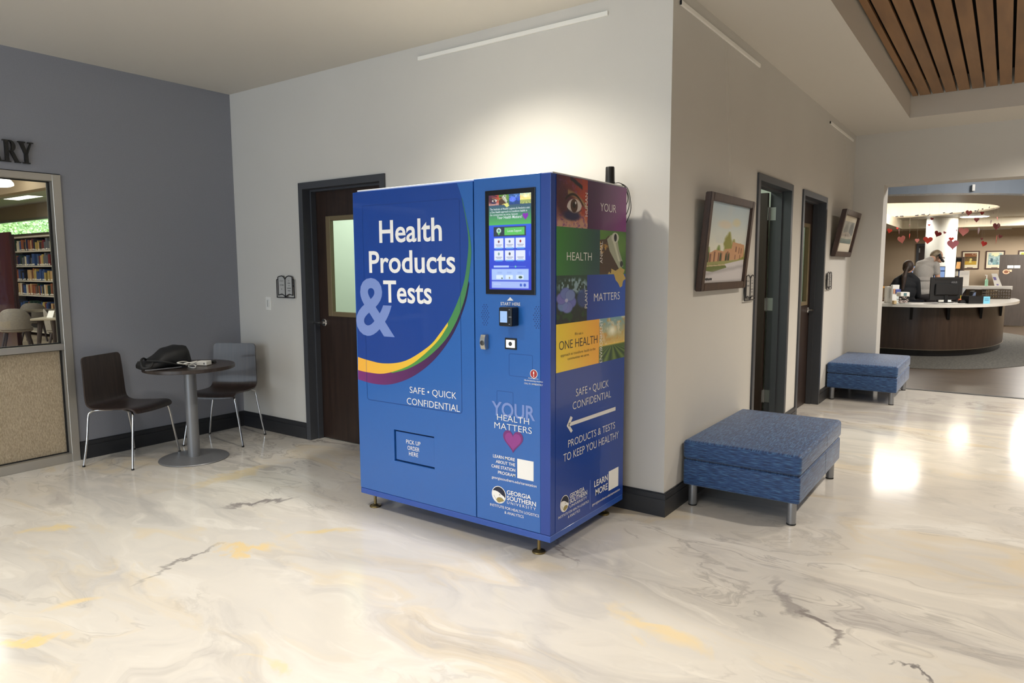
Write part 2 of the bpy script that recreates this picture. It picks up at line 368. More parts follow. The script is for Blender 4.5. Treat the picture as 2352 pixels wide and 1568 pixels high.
def fb(U, V, s, seed, o=4, asp=1.0): return sum(vn(U, V, s * 2 ** k, seed + k, asp) * 0.5 ** k for k in range(o)) / sum(0.5 ** k for k in range(o))
def full(U, c): return np.ones(U.shape + (3,)) * np.array(c, float)
def over(C, m, c):
    m = np.clip(m, 0, 1)[..., None]; return C * (1 - m) + np.array(c, float) * m
def edge(d, w=0.02): return np.clip(0.5 - d / w, 0, 1)     # 1 inside (d < 0)
def ring(U, V, cx, cy, rx, ry): return np.sqrt(((U - cx) / rx) ** 2 + ((V - cy) / ry) ** 2) - 1
def rect(U, V, x0, x1, y0, y1): return np.maximum(np.maximum(x0 - U, U - x1), np.maximum(y0 - V, V - y1))
def poly(U, V, pts):
    ins = np.zeros(U.shape, bool); n = len(pts)
    for k in range(n):
        (xa, ya), (xb, yb) = pts[k], pts[(k + 1) % n]
        if ya == yb: continue
        c = ((ya > V) != (yb > V)) & (U < (xb - xa) * (V - ya) / (yb - ya) + xa); ins ^= c
    return ins.astype(float)
def grad(U, t, a, b): t = np.clip(t, 0, 1)[..., None]; return np.array(a, float) * (1 - t) + np.array(b, float) * t
# ------------------------------------------------------------------ the setting
CZ, LX, YF, YB, JX, HZ = 3.045, -4.235, 5.652, 5.99, 0.331, 2.44
M_wall = mat('warm_white_paint', (205, 202, 196), 0.62, var=0.015, vscale=1.5, bump=0.08, bscale=260)
M_blue = mat('slate_blue_paint', (136, 138, 147), 0.6, var=0.03, vscale=120, bump=0.1, bscale=300)
M_ceil = mat('ceiling_paint', (208, 203, 194), 0.8, bump=0.05, bscale=200)
M_base = mat('charcoal_trim_paint', (42, 43, 47), 0.42, var=0.05, vscale=5)
M_frame = mat('charcoal_metal_frame', (64, 66, 71), 0.4, bump=0.04, bscale=300)
M_leaf = mat('espresso_veneer', (36, 25, 21), 0.38, c2=(52, 37, 30), vscale=3, stretch=(9, 9, 0.7))
M_alu = mat('clear_anodised_aluminium', (182, 178, 170), 0.38, metal=0.65)
M_gask = mat('black_gasket', (16, 16, 17), 0.6)
M_chrome = mat('bright_chrome', (205, 205, 206), 0.16, metal=1.0)
M_steel = mat('satin_steel', (168, 168, 168), 0.35, metal=0.9)
M_white = mat('white_plastic', (232, 230, 224), 0.4)
M_black = mat('black_plastic', (17, 17, 18), 0.38)
M_glass = glass_mat('clear_glass')
M_tanm = mat('bronze_lite_frame', (120, 106, 80), 0.42, metal=0.25)
M_room = mat('study_room_paint', (214, 220, 208), 0.7)
M_floor = floor_mat()

b = box(LX, 6.4, -9.0, 5.715, -0.2, 0.0); struct('floor', b, M_floor)
b = BM()
for x0, x1, z0, z1 in ((LX, -3.258, 0, CZ), (-3.258, -2.307, 2.158, CZ), (-2.307, 0.0, 0, CZ)): bx(b, x0, x1, 0, 0.14, z0, z1)
struct('wall_back', b, M_wall)
b = BM()
for y0, y1, z0 in ((0.14, 1.705, 0), (1.705, 2.677, 2.158), (2.677, 3.129, 0), (3.129, 4.102, 2.158), (4.102, YB, 0)): bx(b, -0.15, 0, y0, y1, z0, CZ)
struct('wall_right', b, M_wall)
b = BM()
for y0, y1, z0, z1 in ((-9.0, -4.4, 0, CZ), (-4.4, -1.437, 2.19, CZ), (-1.437, 0.14, 0, CZ)): bx(b, LX - 0.15, LX, y0, y1, z0, z1)
struct('wall_left', b, M_blue)
b = BM(); bx(b, 0.0, JX, YF, YB, 0, CZ); bx(b, JX, 3.6, YF, YB, HZ, CZ); bx(b, 3.6, 6.4, YF, YB, 0, CZ)
struct('wall_far', b, M_wall)
struct('wall_east', box(6.4, 6.55, -9.0, YB, 0, CZ), M_wall)
struct('wall_entrance', box(LX, 6.4, -9.15, -9.0, 0, CZ), M_wall)
TX0, TX1, TY0, TY1, SZ = 0.645, 4.3, -1.0, 4.86, 3.262
b = BM()
for x0, x1, y0, y1 in ((LX, TX0, -9, YB), (TX1, 6.4, -9, YB), (TX0, TX1, -9, TY0), (TX0, TX1, TY1, YB)): bx(b, x0, x1, y0, y1, CZ, 3.42)
struct('ceiling', b, M_ceil)
struct('ceiling_cavity', box(TX0 - 0.1, TX1 + 0.1, TY0 - 0.1, TY1 + 0.1, 3.42, 3.5), mat('black_ceiling_void', (6, 6, 6), 0.9))
M_slat = mat('honey_maple_slats', (122, 88, 54), 0.42, c2=(146, 108, 68), vscale=2.0, stretch=(7, 0.8, 3), detail=6)
cs = sroot('ceiling_slats')
xs = [0.655] + [0.722 + 0.1148 * k for k in range(31)]
for k in range(len(xs) - 1):
    struct('slat', box(xs[k] + 0.010, xs[k + 1] - 0.010, TY0 + 0.01, TY1 - 0.012, SZ, SZ + 0.02), M_slat, cs)

def runs(name, segs):
    b = BM()
    for ax, a0, a1, c, s in segs:          # along ax from a0 to a1, against the wall face c, standing out in direction s
        for d, z0, z1 in ((0.016, 0, 0.104), (0.0125, 0.104, 0.109), (0.015, 0.109, 0.137), (0.008, 0.137, 0.142)):
            lo, hi = sorted((c, c + s * d))
            if ax == 'x': bx(b, a0, a1, lo, hi, z0, z1)
            else: bx(b, lo, hi, a0, a1, z0, z1)
    struct(name, b, M_base)
runs('baseboard_back', [('x', LX, -3.297, 0, -1), ('x', -2.268, 0.016, 0, -1)])
runs('baseboard_right', [('y', 0.0, 1.666, 0, 1), ('y', 2.716, 3.09, 0, 1), ('y', 4.141, YF, 0, 1)])
runs('baseboard_left', [('y', -1.437, -0.016, LX, 1)])
runs('baseboard_far', [('x', 0.016, JX, YF, -1)])
struct('trim_1', box(JX, 3.6, 5.68, 5.735, 0, 0.006), mat('threshold_strip', (30, 27, 24), 0.5))

def door(name, a0, a1, M4, open_leaf=False, flip=False, mirror_lite=False):
    """hollow-metal frame with a 2-inch face, stop and leaf; (a, d, z) = along the wall, into it, up."""
    root = sroot(name)
    def put(nm, b, mt, par, **k): b.transform(M4); return struct(nm, b, mt, par, **k)
    i0, i1, T = a0 + 0.054, a1 - 0.054, 2.19
    b = BM()
    for x0, x1, z0, z1 in ((a0, i0, 0, T), (i1, a1, 0, T), (i0, i1, T - 0.054, T)): bx(b, x0, x1, -0.015, 0.0, z0, z1)
    for x0, x1, z0, z1 in ((a0 + 0.037, i0, 0, T - 0.033), (i1, a1 - 0.037, 0, T - 0.033), (i0, i1, T - 0.054, T - 0.033)): bx(b, x0, x1, 0.0, 0.165, z0, z1)
    for x0, x1, z0, z1 in ((i0, i0 + 0.016, 0, T - 0.054), (i1 - 0.016, i1, 0, T - 0.054), (i0 + 0.016, i1 - 0.016, T - 0.07, T - 0.054)): bx(b, x0, x1, 0.062, 0.112, z0, z1)
    put('door_frame', b, M_frame, root)
    L0, L1, d0, d1 = i0 + 0.004, i1 - 0.004, 0.115, 0.16
    if open_leaf:
        # swung ninety degrees into the room about the far jamb
        w = L1 - L0
        leaf = put('door_leaf', box(i1 - 0.049, i1 - 0.004, 0.175, 0.175 + w, 0.008, 2.128, 0.002), M_leaf, root)
        for z in (1.945, 1.14, 0.30):
            b = BM(); bx(b, i1 - 0.0035, i1 - 0.0005, 0.108, 0.163, z - 0.057, z + 0.057)
            bx(b, i1 - 0.045, i1 - 0.006, 0.171, 0.1745, z - 0.057, z + 0.057)
            tube(b, [(i1 - 0.004, 0.169, z - 0.06), (i1 - 0.004, 0.169, z + 0.06)], 0.0065, 10)
            for dz in (-0.04, -0.014, 0.014, 0.04): lathe(b, [(0.0035, -0.0045), (0.0035, -0.0035)], (i1, 0.128 if dz * 37 % 2 < 1 else 0.143, z + dz), 8, 'x')
            put('hinge', b, M_steel, root)
        return root
    s0, s1 = (L0 + 0.135, L1 - 0.215) if not mirror_lite else (L0 + 0.215, L1 - 0.135)
    z0, z1 = 1.075, 1.915
    b = BM()
    for x0, x1, za, zb in ((L0, s0, 0.008, 2.128), (s1, L1, 0.008, 2.128), (s0, s1, 0.008, z0), (s0, s1, z1, 2.128)): bx(b, x0, x1, d0, d1, za, zb)
    put('door_leaf', b, M_leaf, root)
    b = BM(); fw = 0.052
    for x0, x1, za, zb in ((s0, s0 + fw, z0, z1), (s1 - fw, s1, z0, z1), (s0 + fw, s1 - fw, z0, z0 + fw * 0.75), (s0 + fw, s1 - fw, z1 - fw * 0.75, z1)): bx(b, x0, x1, d0 - 0.012, d0 + 0.03, za, zb, 0.003, 1)
    put('lite_frame', b, M_tanm, root)
    put('glass', box(s0 + fw, s1 - fw, d0 + 0.018, d0 + 0.024, z0 + fw * 0.75, z1 - fw * 0.75), M_glass, root)
    h = L0 + 0.07 if not mirror_lite else L1 - 0.07; sg = 1 if mirror_lite else -1
    b = BM(); lathe(b, [(0.034, 0), (0.034, -0.008), (0.028, -0.014), (0.0, -0.014)], (h, d0, 1.018), 24, 'y')
    lathe(b, [(0.011, 0), (0.011, -0.05)], (h, d0 - 0.012, 1.018), 12, 'y')
    sw = sg * 0.085
    tube(b, smoothpath([(h - sg * 0.012, d0 - 0.056, 1.018), (h + sw * 0.4, d0 - 0.058, 1.018), (h + sw * 0.85, d0 - 0.055, 1.017), (h + sw * 1.05, d0 - 0.048, 1.017)], 4), 0.0095, 10)
    put('lever_handle', b, M_chrome, root, smooth=True)
    return root
MB = Matrix.Identity(4); MR = Matrix.Rotation(math.pi / 2, 4, 'Z')
door('door_1', -3.294, -2.271, MB)
door('door_2', 1.669, 2.713, MR, open_leaf=True)
door('door_3', 3.093, 4.138, MR, mirror_lite=True)

# study rooms behind the lobby walls (seen through the lites and the open door)
M_carp = mat('grey_room_carpet', (96, 92, 88), 0.95)
def room(nm, x0, x1, y0, y1, watts, holes=()):
    b = BM(); t = 0.05
    bx(b, x0 - t, x0, y0 - t, y1 + t, 0, 2.8); bx(b, x0, x1, y1, y1 + t, 0, 2.8)
    if 'x1' in holes: bx(b, x1, x1 + t, y0 - t, y1 + t, 0, 2.8)
    else: bx(b, x0, x1, y0 - t, y0, 0, 2.8)
    struct('wall_' + nm, b, M_room); struct('floor_' + nm, box(x0, x1, y0, y1, -0.1, 0.0), M_carp); struct('ceiling_' + nm, box(x0 - t, x1 + t, y0 - t, y1 + t, 2.8, 2.9), M_room)
    area(((x0 + x1) / 2, (y0 + y1) / 2, 2.77), 0.6, 0.6, watts, ((x0 + x1) / 2, (y0 + y1) / 2, 0), (0.92, 1.0, 0.9))
room('study_1', -4.1, -2.15, 0.17, 2.7, 36, ('x1',))
room('study_2', -2.0, -0.17, 0.2, 2.93, 26)
room('study_3', -2.0, -0.17, 3.05, 5.7, 20)

# glazed opening in the slate wall, with clear glass above a mid rail and obscure glass below
wr = sroot('window_1')
X0, X1 = LX - 0.11, LX + 0.012; Y1, Y0 = -1.437, -4.4; ZT = 2.19
b = BM()
bx(b, X0, X1, Y1 - 0.062, Y1 - 0.004, 0, ZT - 0.006, 0.002, 1); bx(b, X0, X1, Y0 + 0.004, Y0 + 0.062, 0, ZT - 0.006)
bx(b, X0, X1, Y0 + 0.062, Y1 - 0.062, ZT - 0.056, ZT - 0.006, 0.002, 1); bx(b, X0, X1, Y0 + 0.062, Y1 - 0.062, 0.0, 0.065, 0.002, 1)
bx(b, X0 + 0.01, X1 - 0.004, Y0 + 0.062, Y1 - 0.062, 0.872, 0.918, 0.002, 1)
bx(b, X0 + 0.005, X1 - 0.002, -2.9, -2.84, 0.065, ZT - 0.056)
lathe(b, [(0.012, 0), (0.012, 0.002)], (X1 - 0.001, Y1 - 0.03, ZT - 0.02), 12, 'x')
struct('window_frame', b, M_alu, wr)
b = BM(); xg = LX - 0.055
for za, zb in ((0.065, 0.872), (0.918, ZT - 0.056)):
    bx(b, xg - 0.012, xg + 0.012, Y1 - 0.074, Y1 - 0.0621, za, zb); bx(b, xg - 0.012, xg + 0.012, -2.84, Y1 - 0.074, zb - 0.008, zb)
    bx(b, xg - 0.012, xg + 0.012, -2.84, Y1 - 0.074, za, za + 0.008)
struct('gasket', b, M_gask, wr)
struct('clear_pane', box(xg - 0.003, xg + 0.003, Y0 + 0.062, Y1 - 0.07, 0.92, ZT - 0.058), M_glass, wr)
def obscure():
    m = bpy.data.materials.new('reeded_obscure_glass'); m.use_nodes = True; nt = m.node_tree; N = nt.nodes; L = nt.links; b = N['Principled BSDF']
    tc = N.new('ShaderNodeTexCoord'); mp = N.new('ShaderNodeMapping'); mp.inputs['Scale'].default_value = (1, 170, 55); L.new(tc.outputs['Object'], mp.inputs[0])
    n = N.new('ShaderNodeTexNoise'); n.inputs['Scale'].default_value = 1.0; n.inputs['Detail'].default_value = 2; n.inputs['Distortion'].default_value = 0.5; L.new(mp.outputs[0], n.inputs['Vector'])
    r = N.new('ShaderNodeValToRGB'); r.color_ramp.elements[0].color = lin((186, 172, 148)); r.color_ramp.elements[1].color = lin((226, 216, 196)); r.color_ramp.elements[0].position = 0.3; r.color_ramp.elements[1].position = 0.72
    L.new(n.outputs['Fac'], r.inputs[0]); L.new(r.outputs[0], b.inputs['Base Color'])
    bp = N.new('ShaderNodeBump'); bp.inputs['Strength'].default_value = 0.7; bp.inputs['Distance'].default_value = 0.004; L.new(n.outputs['Fac'], bp.inputs['Height']); L.new(bp.outputs[0], b.inputs['Normal'])
    b.inputs['Roughness'].default_value = 0.25
    tr = N.new('ShaderNodeBsdfTranslucent'); L.new(r.outputs[0], tr.inputs[0]); mx = N.new('ShaderNodeMixShader'); mx.inputs[0].default_value = 0.55
    L.new(b.outputs[0], mx.inputs[1]); L.new(tr.outputs[0], mx.inputs[2]); L.new(mx.outputs[0], N['Material Output'].inputs[0]); return m
struct('obscure_pane', box(xg - 0.003, xg + 0.003, Y0 + 0.062, Y1 - 0.07, 0.067, 0.87), obscure(), wr)

# raised serif letters over the window: the end of a longer word, of which A, R and Y reach into the picture
def serif_letter(ch):
    """outline strokes in an em box one unit high; returns convex pieces."""
    P = []
    def r(x0, y0, x1, y1): P.append([(x0, y0), (x1, y0), (x1, y1), (x0, y1)])
    def q(*p): P.append(list(p))
    if ch == 'R':
        r(0.0, 0.0, 0.36, 0.05); r(0.08, 0.05, 0.27, 0.95); r(0.0, 0.95, 0.3, 1.0)
        n = 12; cx, cy = 0.36, 0.735
        for k in range(n):
            a, c = math.pi / 2 - math.pi * k / n, math.pi / 2 - math.pi * (k + 1) / n
            q((cx + 0.27 * math.cos(a), cy + 0.265 * math.sin(a)), (cx + 0.07 * math.cos(a), cy + 0.205 * math.sin(a)), (cx + 0.07 * math.cos(c), cy + 0.205 * math.sin(c)), (cx + 0.27 * math.cos(c), cy + 0.265 * math.sin(c)))
        r(0.27, 0.94, 0.37, 1.0); r(0.27, 0.47, 0.37, 0.53)
        q((0.33, 0.5), (0.52, 0.5), (0.76, 0.05), (0.56, 0.05)); r(0.56, 0.0, 0.86, 0.05)
    if ch == 'Y':
        r(-0.02, 0.95, 0.36, 1.0); r(0.5, 0.95, 0.78, 1.0); q((0.05, 0.95), (0.26, 0.95), (0.46, 0.45), (0.28, 0.45)); q((0.6, 0.95), (0.68, 0.95), (0.47, 0.45), (0.4, 0.5))
        r(0.28, 0.05, 0.47, 0.46); r(0.19, 0.0, 0.56, 0.05)
    if ch == 'A':
        r(-0.04, 0.0, 0.24, 0.05); r(0.44, 0.0, 0.86, 0.05); q((0.08, 0.05), (0.15, 0.05), (0.43, 1.0), (0.37, 1.0)); q((0.52, 0.05), (0.76, 0.05), (0.47, 1.0), (0.37, 1.0)); r(0.19, 0.3, 0.6, 0.36)
    return P
LH, LZ, LW = 0.153, 2.241, 0.122
for ch, y0, w in (('A', -1.905, 0), ('R', -1.797, 0), ('Y', -1.702, 0)):
    b = BM()
    for pl in serif_letter(ch): prism(b, [(y0 + x * LW, LZ + y * LH) for x, y in pl], LX + 0.004, LX + 0.022, 'yz')
    o = obj('wall_letter', b, M_black); tag(o, 'black raised serif letter %s on the slate wall above the window' % ch, 'letter', 'raised letters above the library window')
# ------------------------------------------------------------------ the blue dispensing kiosk
FY, SX, MX0, MYB, MZ0, MZ1 = -0.922, -0.214, -1.606, -0.112, 0.094, 1.936
M_kb = mat('royal_blue_vinyl', (36, 99, 178), 0.32, coat=0.5, bump=0.05, bscale=420)
M_kd = mat('deep_blue_vinyl', (6, 62, 148), 0.32, coat=0.5, bump=0.05, bscale=420)
M_kside = mat('shaded_blue_vinyl', (26, 64, 150), 0.28, coat=0.25)  # same blue as the doors, darkened to put the side's shade into the colour
M_seam = mat('dark_navy_seam', (10, 22, 62), 0.5)
M_ltr = mat('white_vinyl_lettering', (244, 242, 238), 0.4)
M_peri = mat('periwinkle_vinyl', (124, 146, 206), 0.4)
M_brass = mat('dull_brass', (142, 124, 82), 0.3, metal=0.85)
M_scr = print_mat('lit_display', emit=1.2); M_ink = print_mat('printed_vinyl', 0.3, coat=0.15)
M_scrw = emis('display_white_type', (226, 236, 240), 1.1)
kiosk = thing('vending_kiosk', 'tall royal blue health products vending kiosk with a touchscreen, standing before the pale wall', 'vending machine', ((MX0 + SX) / 2, (FY + MYB) / 2, 0))
XS0, XS1, YSEAM = -0.691, -0.686, -0.874
b = BM(); bx(b, MX0, SX - 0.002, FY + 0.024, MYB, MZ0 + 0.036, MZ1 - 0.004); bx(b, SX - 0.06, SX, FY, YSEAM - 0.002, MZ0 + 0.036, MZ1 - 0.003, 0.003)
cab = obj('cabinet', b, M_kside, kiosk)
obj('side_panel', box(SX - 0.012, SX, YSEAM + 0.001, MYB, MZ0 + 0.036, MZ1 - 0.004), M_kside, kiosk)
side = kiosk.children[-1]
obj('plinth', box(MX0, SX, FY, MYB, MZ0, MZ0 + 0.034, 0.002, 1), mat('plinth_blue', (34, 80, 168), 0.35, coat=0.4), kiosk)
obj('top_lid', box(MX0 + 0.006, SX - 0.008, FY + 0.03, MYB - 0.01, MZ1 - 0.004, MZ1 + 0.007, 0.003), M_white, kiosk)
# left door, built round the pick-up opening
a, c = ony(904.8, 986, FY), ony(998.3, 1077, FY); px0, px1, pz1, pz0 = a.x, c.x, 0.5 * (a.z + ony(997.8, 1002.9, FY).z), 0.5 * (c.z + ony(906, 1058, FY).z)
DZ0, DZ1, XR = MZ0 + 0.037, MZ1 - 0.010, XS0 - 0.001
b = BM()
for x0, x1, z0, z1 in ((MX0, px0, DZ0, DZ1), (px1, XR, DZ0, DZ1), (px0, px1, DZ0, pz0), (px0, px1, pz1, DZ1)): bx(b, x0, x1, FY, FY + 0.022, z0, z1)
door_l = obj('product_door', b, M_kb, kiosk)
M_rec = mat('dark_recess', (8, 16, 44), 0.6)
b = BM(); bx(b, px0, px1, FY + 0.0235, FY + 0.026, pz0, pz1); obj('pickup_recess', b, M_rec, kiosk)
flap = obj('pickup_flap', box(px0 + 0.006, px1 - 0.006, FY + 0.008, FY + 0.016, pz0 + 0.007, pz1 - 0.009, 0.002, 1), M_kb, kiosk)
obj('panel_gap', box(XS0 - 0.001, XS1, FY + 0.012, FY + 0.024, DZ0, DZ1), M_seam, kiosk)
door_r = obj('control_door', box(XS1, SX - 0.0605, FY, FY + 0.023, DZ0, MZ1, 0.0015, 1), M_kb, kiosk)
# the vinyl design on the left door
def fpts(px, k=5): return [(p.x, p.z) for p in smoothpath([ony(u, v, FY) for u, v in px], k)]
arc = fpts([(1049.4, 418.5), (1067, 479.5), (1075.3, 539), (1073.6, 595.6), (1062, 662), (1032, 735), (985.7, 794.6), (932.7, 827.8), (883, 834.4), (843, 826), (822.6, 819.5)])
arc = [(max(x, MX0 + 0.001), min(z, DZ1 - 0.001)) for x, z in arc]
def flat(nm, outline, mt, par, lift): b = BM(); b.faces.new([b.verts.new((x, FY - lift, z)) for x, z in outline]); bmesh.ops.triangulate(b, faces=b.faces[:]); return obj(nm, b, mt, par)
flat('blue_disc', [(MX0 + 0.001, DZ1 - 0.001)] + arc, M_kd, door_l, 0.0006)
def crescent(nm, inner, outer, c0, c1, lift):
    n = 40
    def rs(P):
        P = [Vector((p[0], 0, p[1])) for p in P]; d = [0]
        for k in range(1, len(P)): d.append(d[-1] + (P[k] - P[k - 1]).length)
        out = []
        for i in range(n + 1):
            t = d[-1] * i / n; k = max(j for j in range(len(d)) if d[j] <= t + 1e-9); k = min(k, len(P) - 2); s = (t - d[k]) / max(1e-9, d[k + 1] - d[k]); out.append(P[k].lerp(P[k + 1], min(1, s)))
        return out
    A, B = rs(inner), rs(outer); me = bpy.data.meshes.new(nm); V = []; F = []; C = []
    for i in range(n + 1):
        t = i / n; cc = [c0[k] * (1 - t) + c1[k] * t for k in range(3)]
        for p in (A[i], B[i]): V.append((max(p.x, MX0 + 0.001), FY - lift, p.z)); C += list(lin([max(2, x) for x in cc]))
        if i: F.append((2 * i - 2, 2 * i - 1, 2 * i + 1, 2 * i))
    me.from_pydata(V, [], F); at = me.color_attributes.new('Ink', 'FLOAT_COLOR', 'POINT'); at.data.foreach_set('color', C)
    o = bpy.data.objects.new(nm, me); reg(o, door_l); me.materials.append(M_ink); me.transform(W[door_l.name].inverted())
yel_o = fpts([(1029, 748), (1005.6, 783), (966, 821), (932.7, 842.7), (883, 857.6), (843, 854.3), (822.6, 849.3)])
yel_i = fpts([(1029, 740), (1008, 769), (985.7, 794.6), (932.7, 827.8), (883, 834.4), (843, 826), (822.6, 819.5)])
grn_o = fpts([(1062, 455), (1081, 552.5), (1080.3, 612), (1065, 695), (1032, 768), (985.7, 817.8), (939, 846), (899.5, 856.6)])
grn_i = fpts([(1061, 455), (1075.3, 539), (1073.6, 595.6), (1062, 662), (1029, 740), (985.7, 794.6), (935, 836), (899.5, 851)])
pur_o = fpts([(1078, 652), (1068.6, 698.4), (1042, 764.7), (999, 824.4), (949, 864), (899.5, 882), (859.7, 881), (823, 871)])
pur_i = fpts([(1077, 645), (1064, 690), (1030, 768), (985.7, 815), (939, 843), (893, 853), (850, 852), (822.6, 848)])
crescent('purple_swoosh', pur_i, pur_o, (30, 22, 58), (126, 50, 118), 0.0008)
crescent('green_swoosh', grn_i, grn_o, (60, 122, 96), (88, 158, 66), 0.0010)
crescent('yellow_swoosh', yel_i, yel_o, (238, 206, 60), (246, 182, 70), 0.0012)
# thin outline of the access panel
def groove(nm, x0, x1, z0, z1, r, w, mt, par, lift=0.0014):
    def rr(x0, x1, z0, z1, r):
        P = []
        for cx, cz, a0 in ((x1 - r, z1 - r, 0), (x0 + r, z1 - r, math.pi / 2), (x0 + r, z0 + r, math.pi), (x1 - r, z0 + r, 1.5 * math.pi)):
            for k in range(6): a = a0 + math.pi / 2 * k / 5; P.append((cx + r * math.cos(a), cz + r * math.sin(a)))
        return P
    A, B = rr(x0, x1, z0, z1, r), rr(x0 + w, x1 - w, z0 + w, z1 - w, max(0.001, r - w)); b = BM()
    va = [b.verts.new((x, FY - lift, z)) for x, z in A]; vb = [b.verts.new((x, FY - lift, z)) for x, z in B]; n = len(A)
    for k in range(n): b.faces.new((va[k], va[(k + 1) % n], vb[(k + 1) % n], vb[k]))
    return obj(nm, b, mt, par)
M_line = mat('embossed_line', (28, 60, 128), 0.3)
groove('access_panel_outline', -1.527, -0.782, 0.690, 1.846, 0.02, 0.0022, M_line, door_l)
for x0, x1, z0, z1 in ((-0.465, -0.32, 0.93, 1.045), (-0.545, -0.44, 0.665, 0.845)): groove('cover_plate_outline', x0, x1, z0, z1, 0.008, 0.0012, M_line, door_r, 0.0006)

def front(nm, par, rows, mt, off=0.0, lift=0.0016, sp=1.0, Y=FY, capk=1.0):
    for s, (u0, v0), (u1, v1), vt in rows:          # one part for each line of type
        P0, P1 = ony(u0, v0, Y), ony(u1, v1, Y); z = (P0.z + P1.z) / 2; cap = abs(ony(u0, vt, Y).z - P0.z) * capk; b = BM()
        put_text(b, s, Vector((P0.x, Y - lift, z)), Vector((P1.x, Y - lift, z)), cap, off, sp); obj(nm, b, mt, par)
front('ampersand', door_l, [('&', (819.5, 767), (907, 767), 641)], M_peri, 0.02, 0.0015)
front('heading_lettering', door_l, [('Health', (872, 556.8), (1015.6, 551.5), 507.7), ('Products', (848.8, 625.8), (1046.4, 624.8), 578), ('Tests', (881.6, 693.8), (992.4, 696), 645.3)], M_ltr, 0.0165, 0.0018)
front('slogan_lettering', door_l, [('SAFE • QUICK', (941.7, 902), (1048.8, 915.9), 887.5), ('CONFIDENTIAL', (935.2, 928), (1056.7, 945.4), 913)], M_ltr, -0.006)
front('flap_lettering', flap, [('PICK UP', (933.2, 1018.3), (966, 1023.4), 1009.3), ('ORDER', (936.3, 1032.3), (963.8, 1037.1), 1023.2), ('HERE', (939.7, 1045.5), (960.7, 1049.7), 1036.3)], M_ltr, 0.0, 0.001, Y=FY + 0.008)
front('start_here_lettering', door_r, [('START HERE', (1150.3, 700.4), (1195.2, 702.1), 693.4)], M_ltr, 0.006)
t0, t1, t2 = ony(1172.3, 682.1, FY), ony(1164.9, 690.2, FY), ony(1179.8, 690.2, FY); b = BM(); quad(b, [(p.x, FY - 0.0016, p.z) for p in (t0, t1, t2)]); obj('pointer_arrow', b, M_ltr, door_r)
front('emergency_lettering', door_r, [('If you are in a', (1214.4, 869.3), (1236.7, 871.4), 866.2), ('life-threatening situation', (1204.6, 874.2), (1247, 877.9), 871), ('CALL 911 IMMEDIATELY', (1204.6, 881.6), (1247, 885.8), 878.2)], M_ltr, 0.004)
ec = ony(1226.4, 858.4, FY); b = BM(); lathe(b, [(0.0225, -0.0016), (0.0225, -0.0012)], (ec.x, FY, ec.z), 28, 'y'); al = obj('alert_roundel', b, M_ltr, door_r)
b = BM(); lathe(b, [(0.0195, -0.0022), (0.0195, -0.0017)], (ec.x, FY, ec.z), 28, 'y'); obj('red_disc', b, mat('alert_red', (168, 44, 42), 0.4), door_r)
b = BM(); bx(b, ec.x - 0.003, ec.x + 0.003, FY - 0.0028, FY - 0.0023, ec.z - 0.003, ec.z + 0.012); lathe(b, [(0.0032, -0.0028), (0.0032, -0.0023)], (ec.x, FY, ec.z - 0.0105), 12, 'y'); obj('exclamation_mark', b, M_ltr, door_r)
front('your_lettering', door_r, [('YOUR', (1129.9, 951.9), (1229.5, 965.6), 921)], M_peri, 0.018, 0.0014)
front('health_matters_lettering', door_r, [('HEALTH', (1142.5, 964.2), (1215.8, 974.4), 950.2), ('MATTERS', (1136.2, 982.6), (1221.8, 996.3), 968.3)], M_ltr, -0.008, 0.0020)
hc = ony(1178.7, 1015, FY)
for nm, k, mt, lf in (('heart', 1.0, mat('plum_vinyl', (118, 48, 118), 0.35), 0.0016), ('heart_centre', 0.8, mat('orchid_vinyl', (146, 62, 140), 0.35), 0.0019)):
    b = BM(); b.faces.new([b.verts.new((hc.x + x, FY - lf, hc.z + z)) for x, z in heart_outline(0.127 * k, 0.118 * k)]); bmesh.ops.triangulate(b, faces=b.faces[:]); obj(nm, b, mt, door_r)
front('learn_more_lettering', door_r, [('LEARN MORE', (1132.9, 1049.8), (1182.9, 1058.5), 1042.9), ('ABOUT THE', (1139.3, 1062.3), (1183.5, 1070.6), 1055.6), ('CARE STATION', (1129.3, 1072.8), (1183.8, 1082.4), 1066), ('PROGRAM', (1144.3, 1087.4), (1184, 1095.2), 1080.6)], M_ltr, 0.012)
front('web_address_lettering', door_r, [('georgiasouthern.edu/carestation', (1130, 1098.3), (1233, 1118.4), 1092.3)], M_ltr, 0.003)
q0, q1 = ony(1188.4, 1053, FY), ony(1225.8, 1104.6, FY); zt, zb = 0.5 * (q0.z + ony(1225.6, 1059.7, FY).z), 0.5 * (q1.z + ony(1188.9, 1097.8, FY).z)
obj('white_label', box(q0.x, q1.x, FY - 0.0016, FY - 0.0004, zb, zt), M_ltr, door_r)
front('university_lettering', door_r, [('GEORGIA', (1164.4, 1134), (1219.9, 1147.1), 1124.6), ('SOUTHERN', (1165, 1148.1), (1231.4, 1162.2), 1138.2)], M_ltr, 0.014)
front('university_small_lettering', door_r, [('UNIVERSITY', (1165, 1156.4), (1231.1, 1171.7), 1150.2)], M_ltr, -0.002, sp=1.35)
front('institute_lettering', door_r, [('INSTITUTE FOR HEALTH LOGISTICS', (1126.1, 1160.5), (1238.6, 1187.3), 1154.8), ('& ANALYTICS', (1159.3, 1179), (1203, 1189.2), 1173)], M_ltr, 0.0)
M_gold = mat('old_gold', (154, 138, 84), 0.4); M_navy = mat('ink_navy', (22, 27, 50), 0.4)
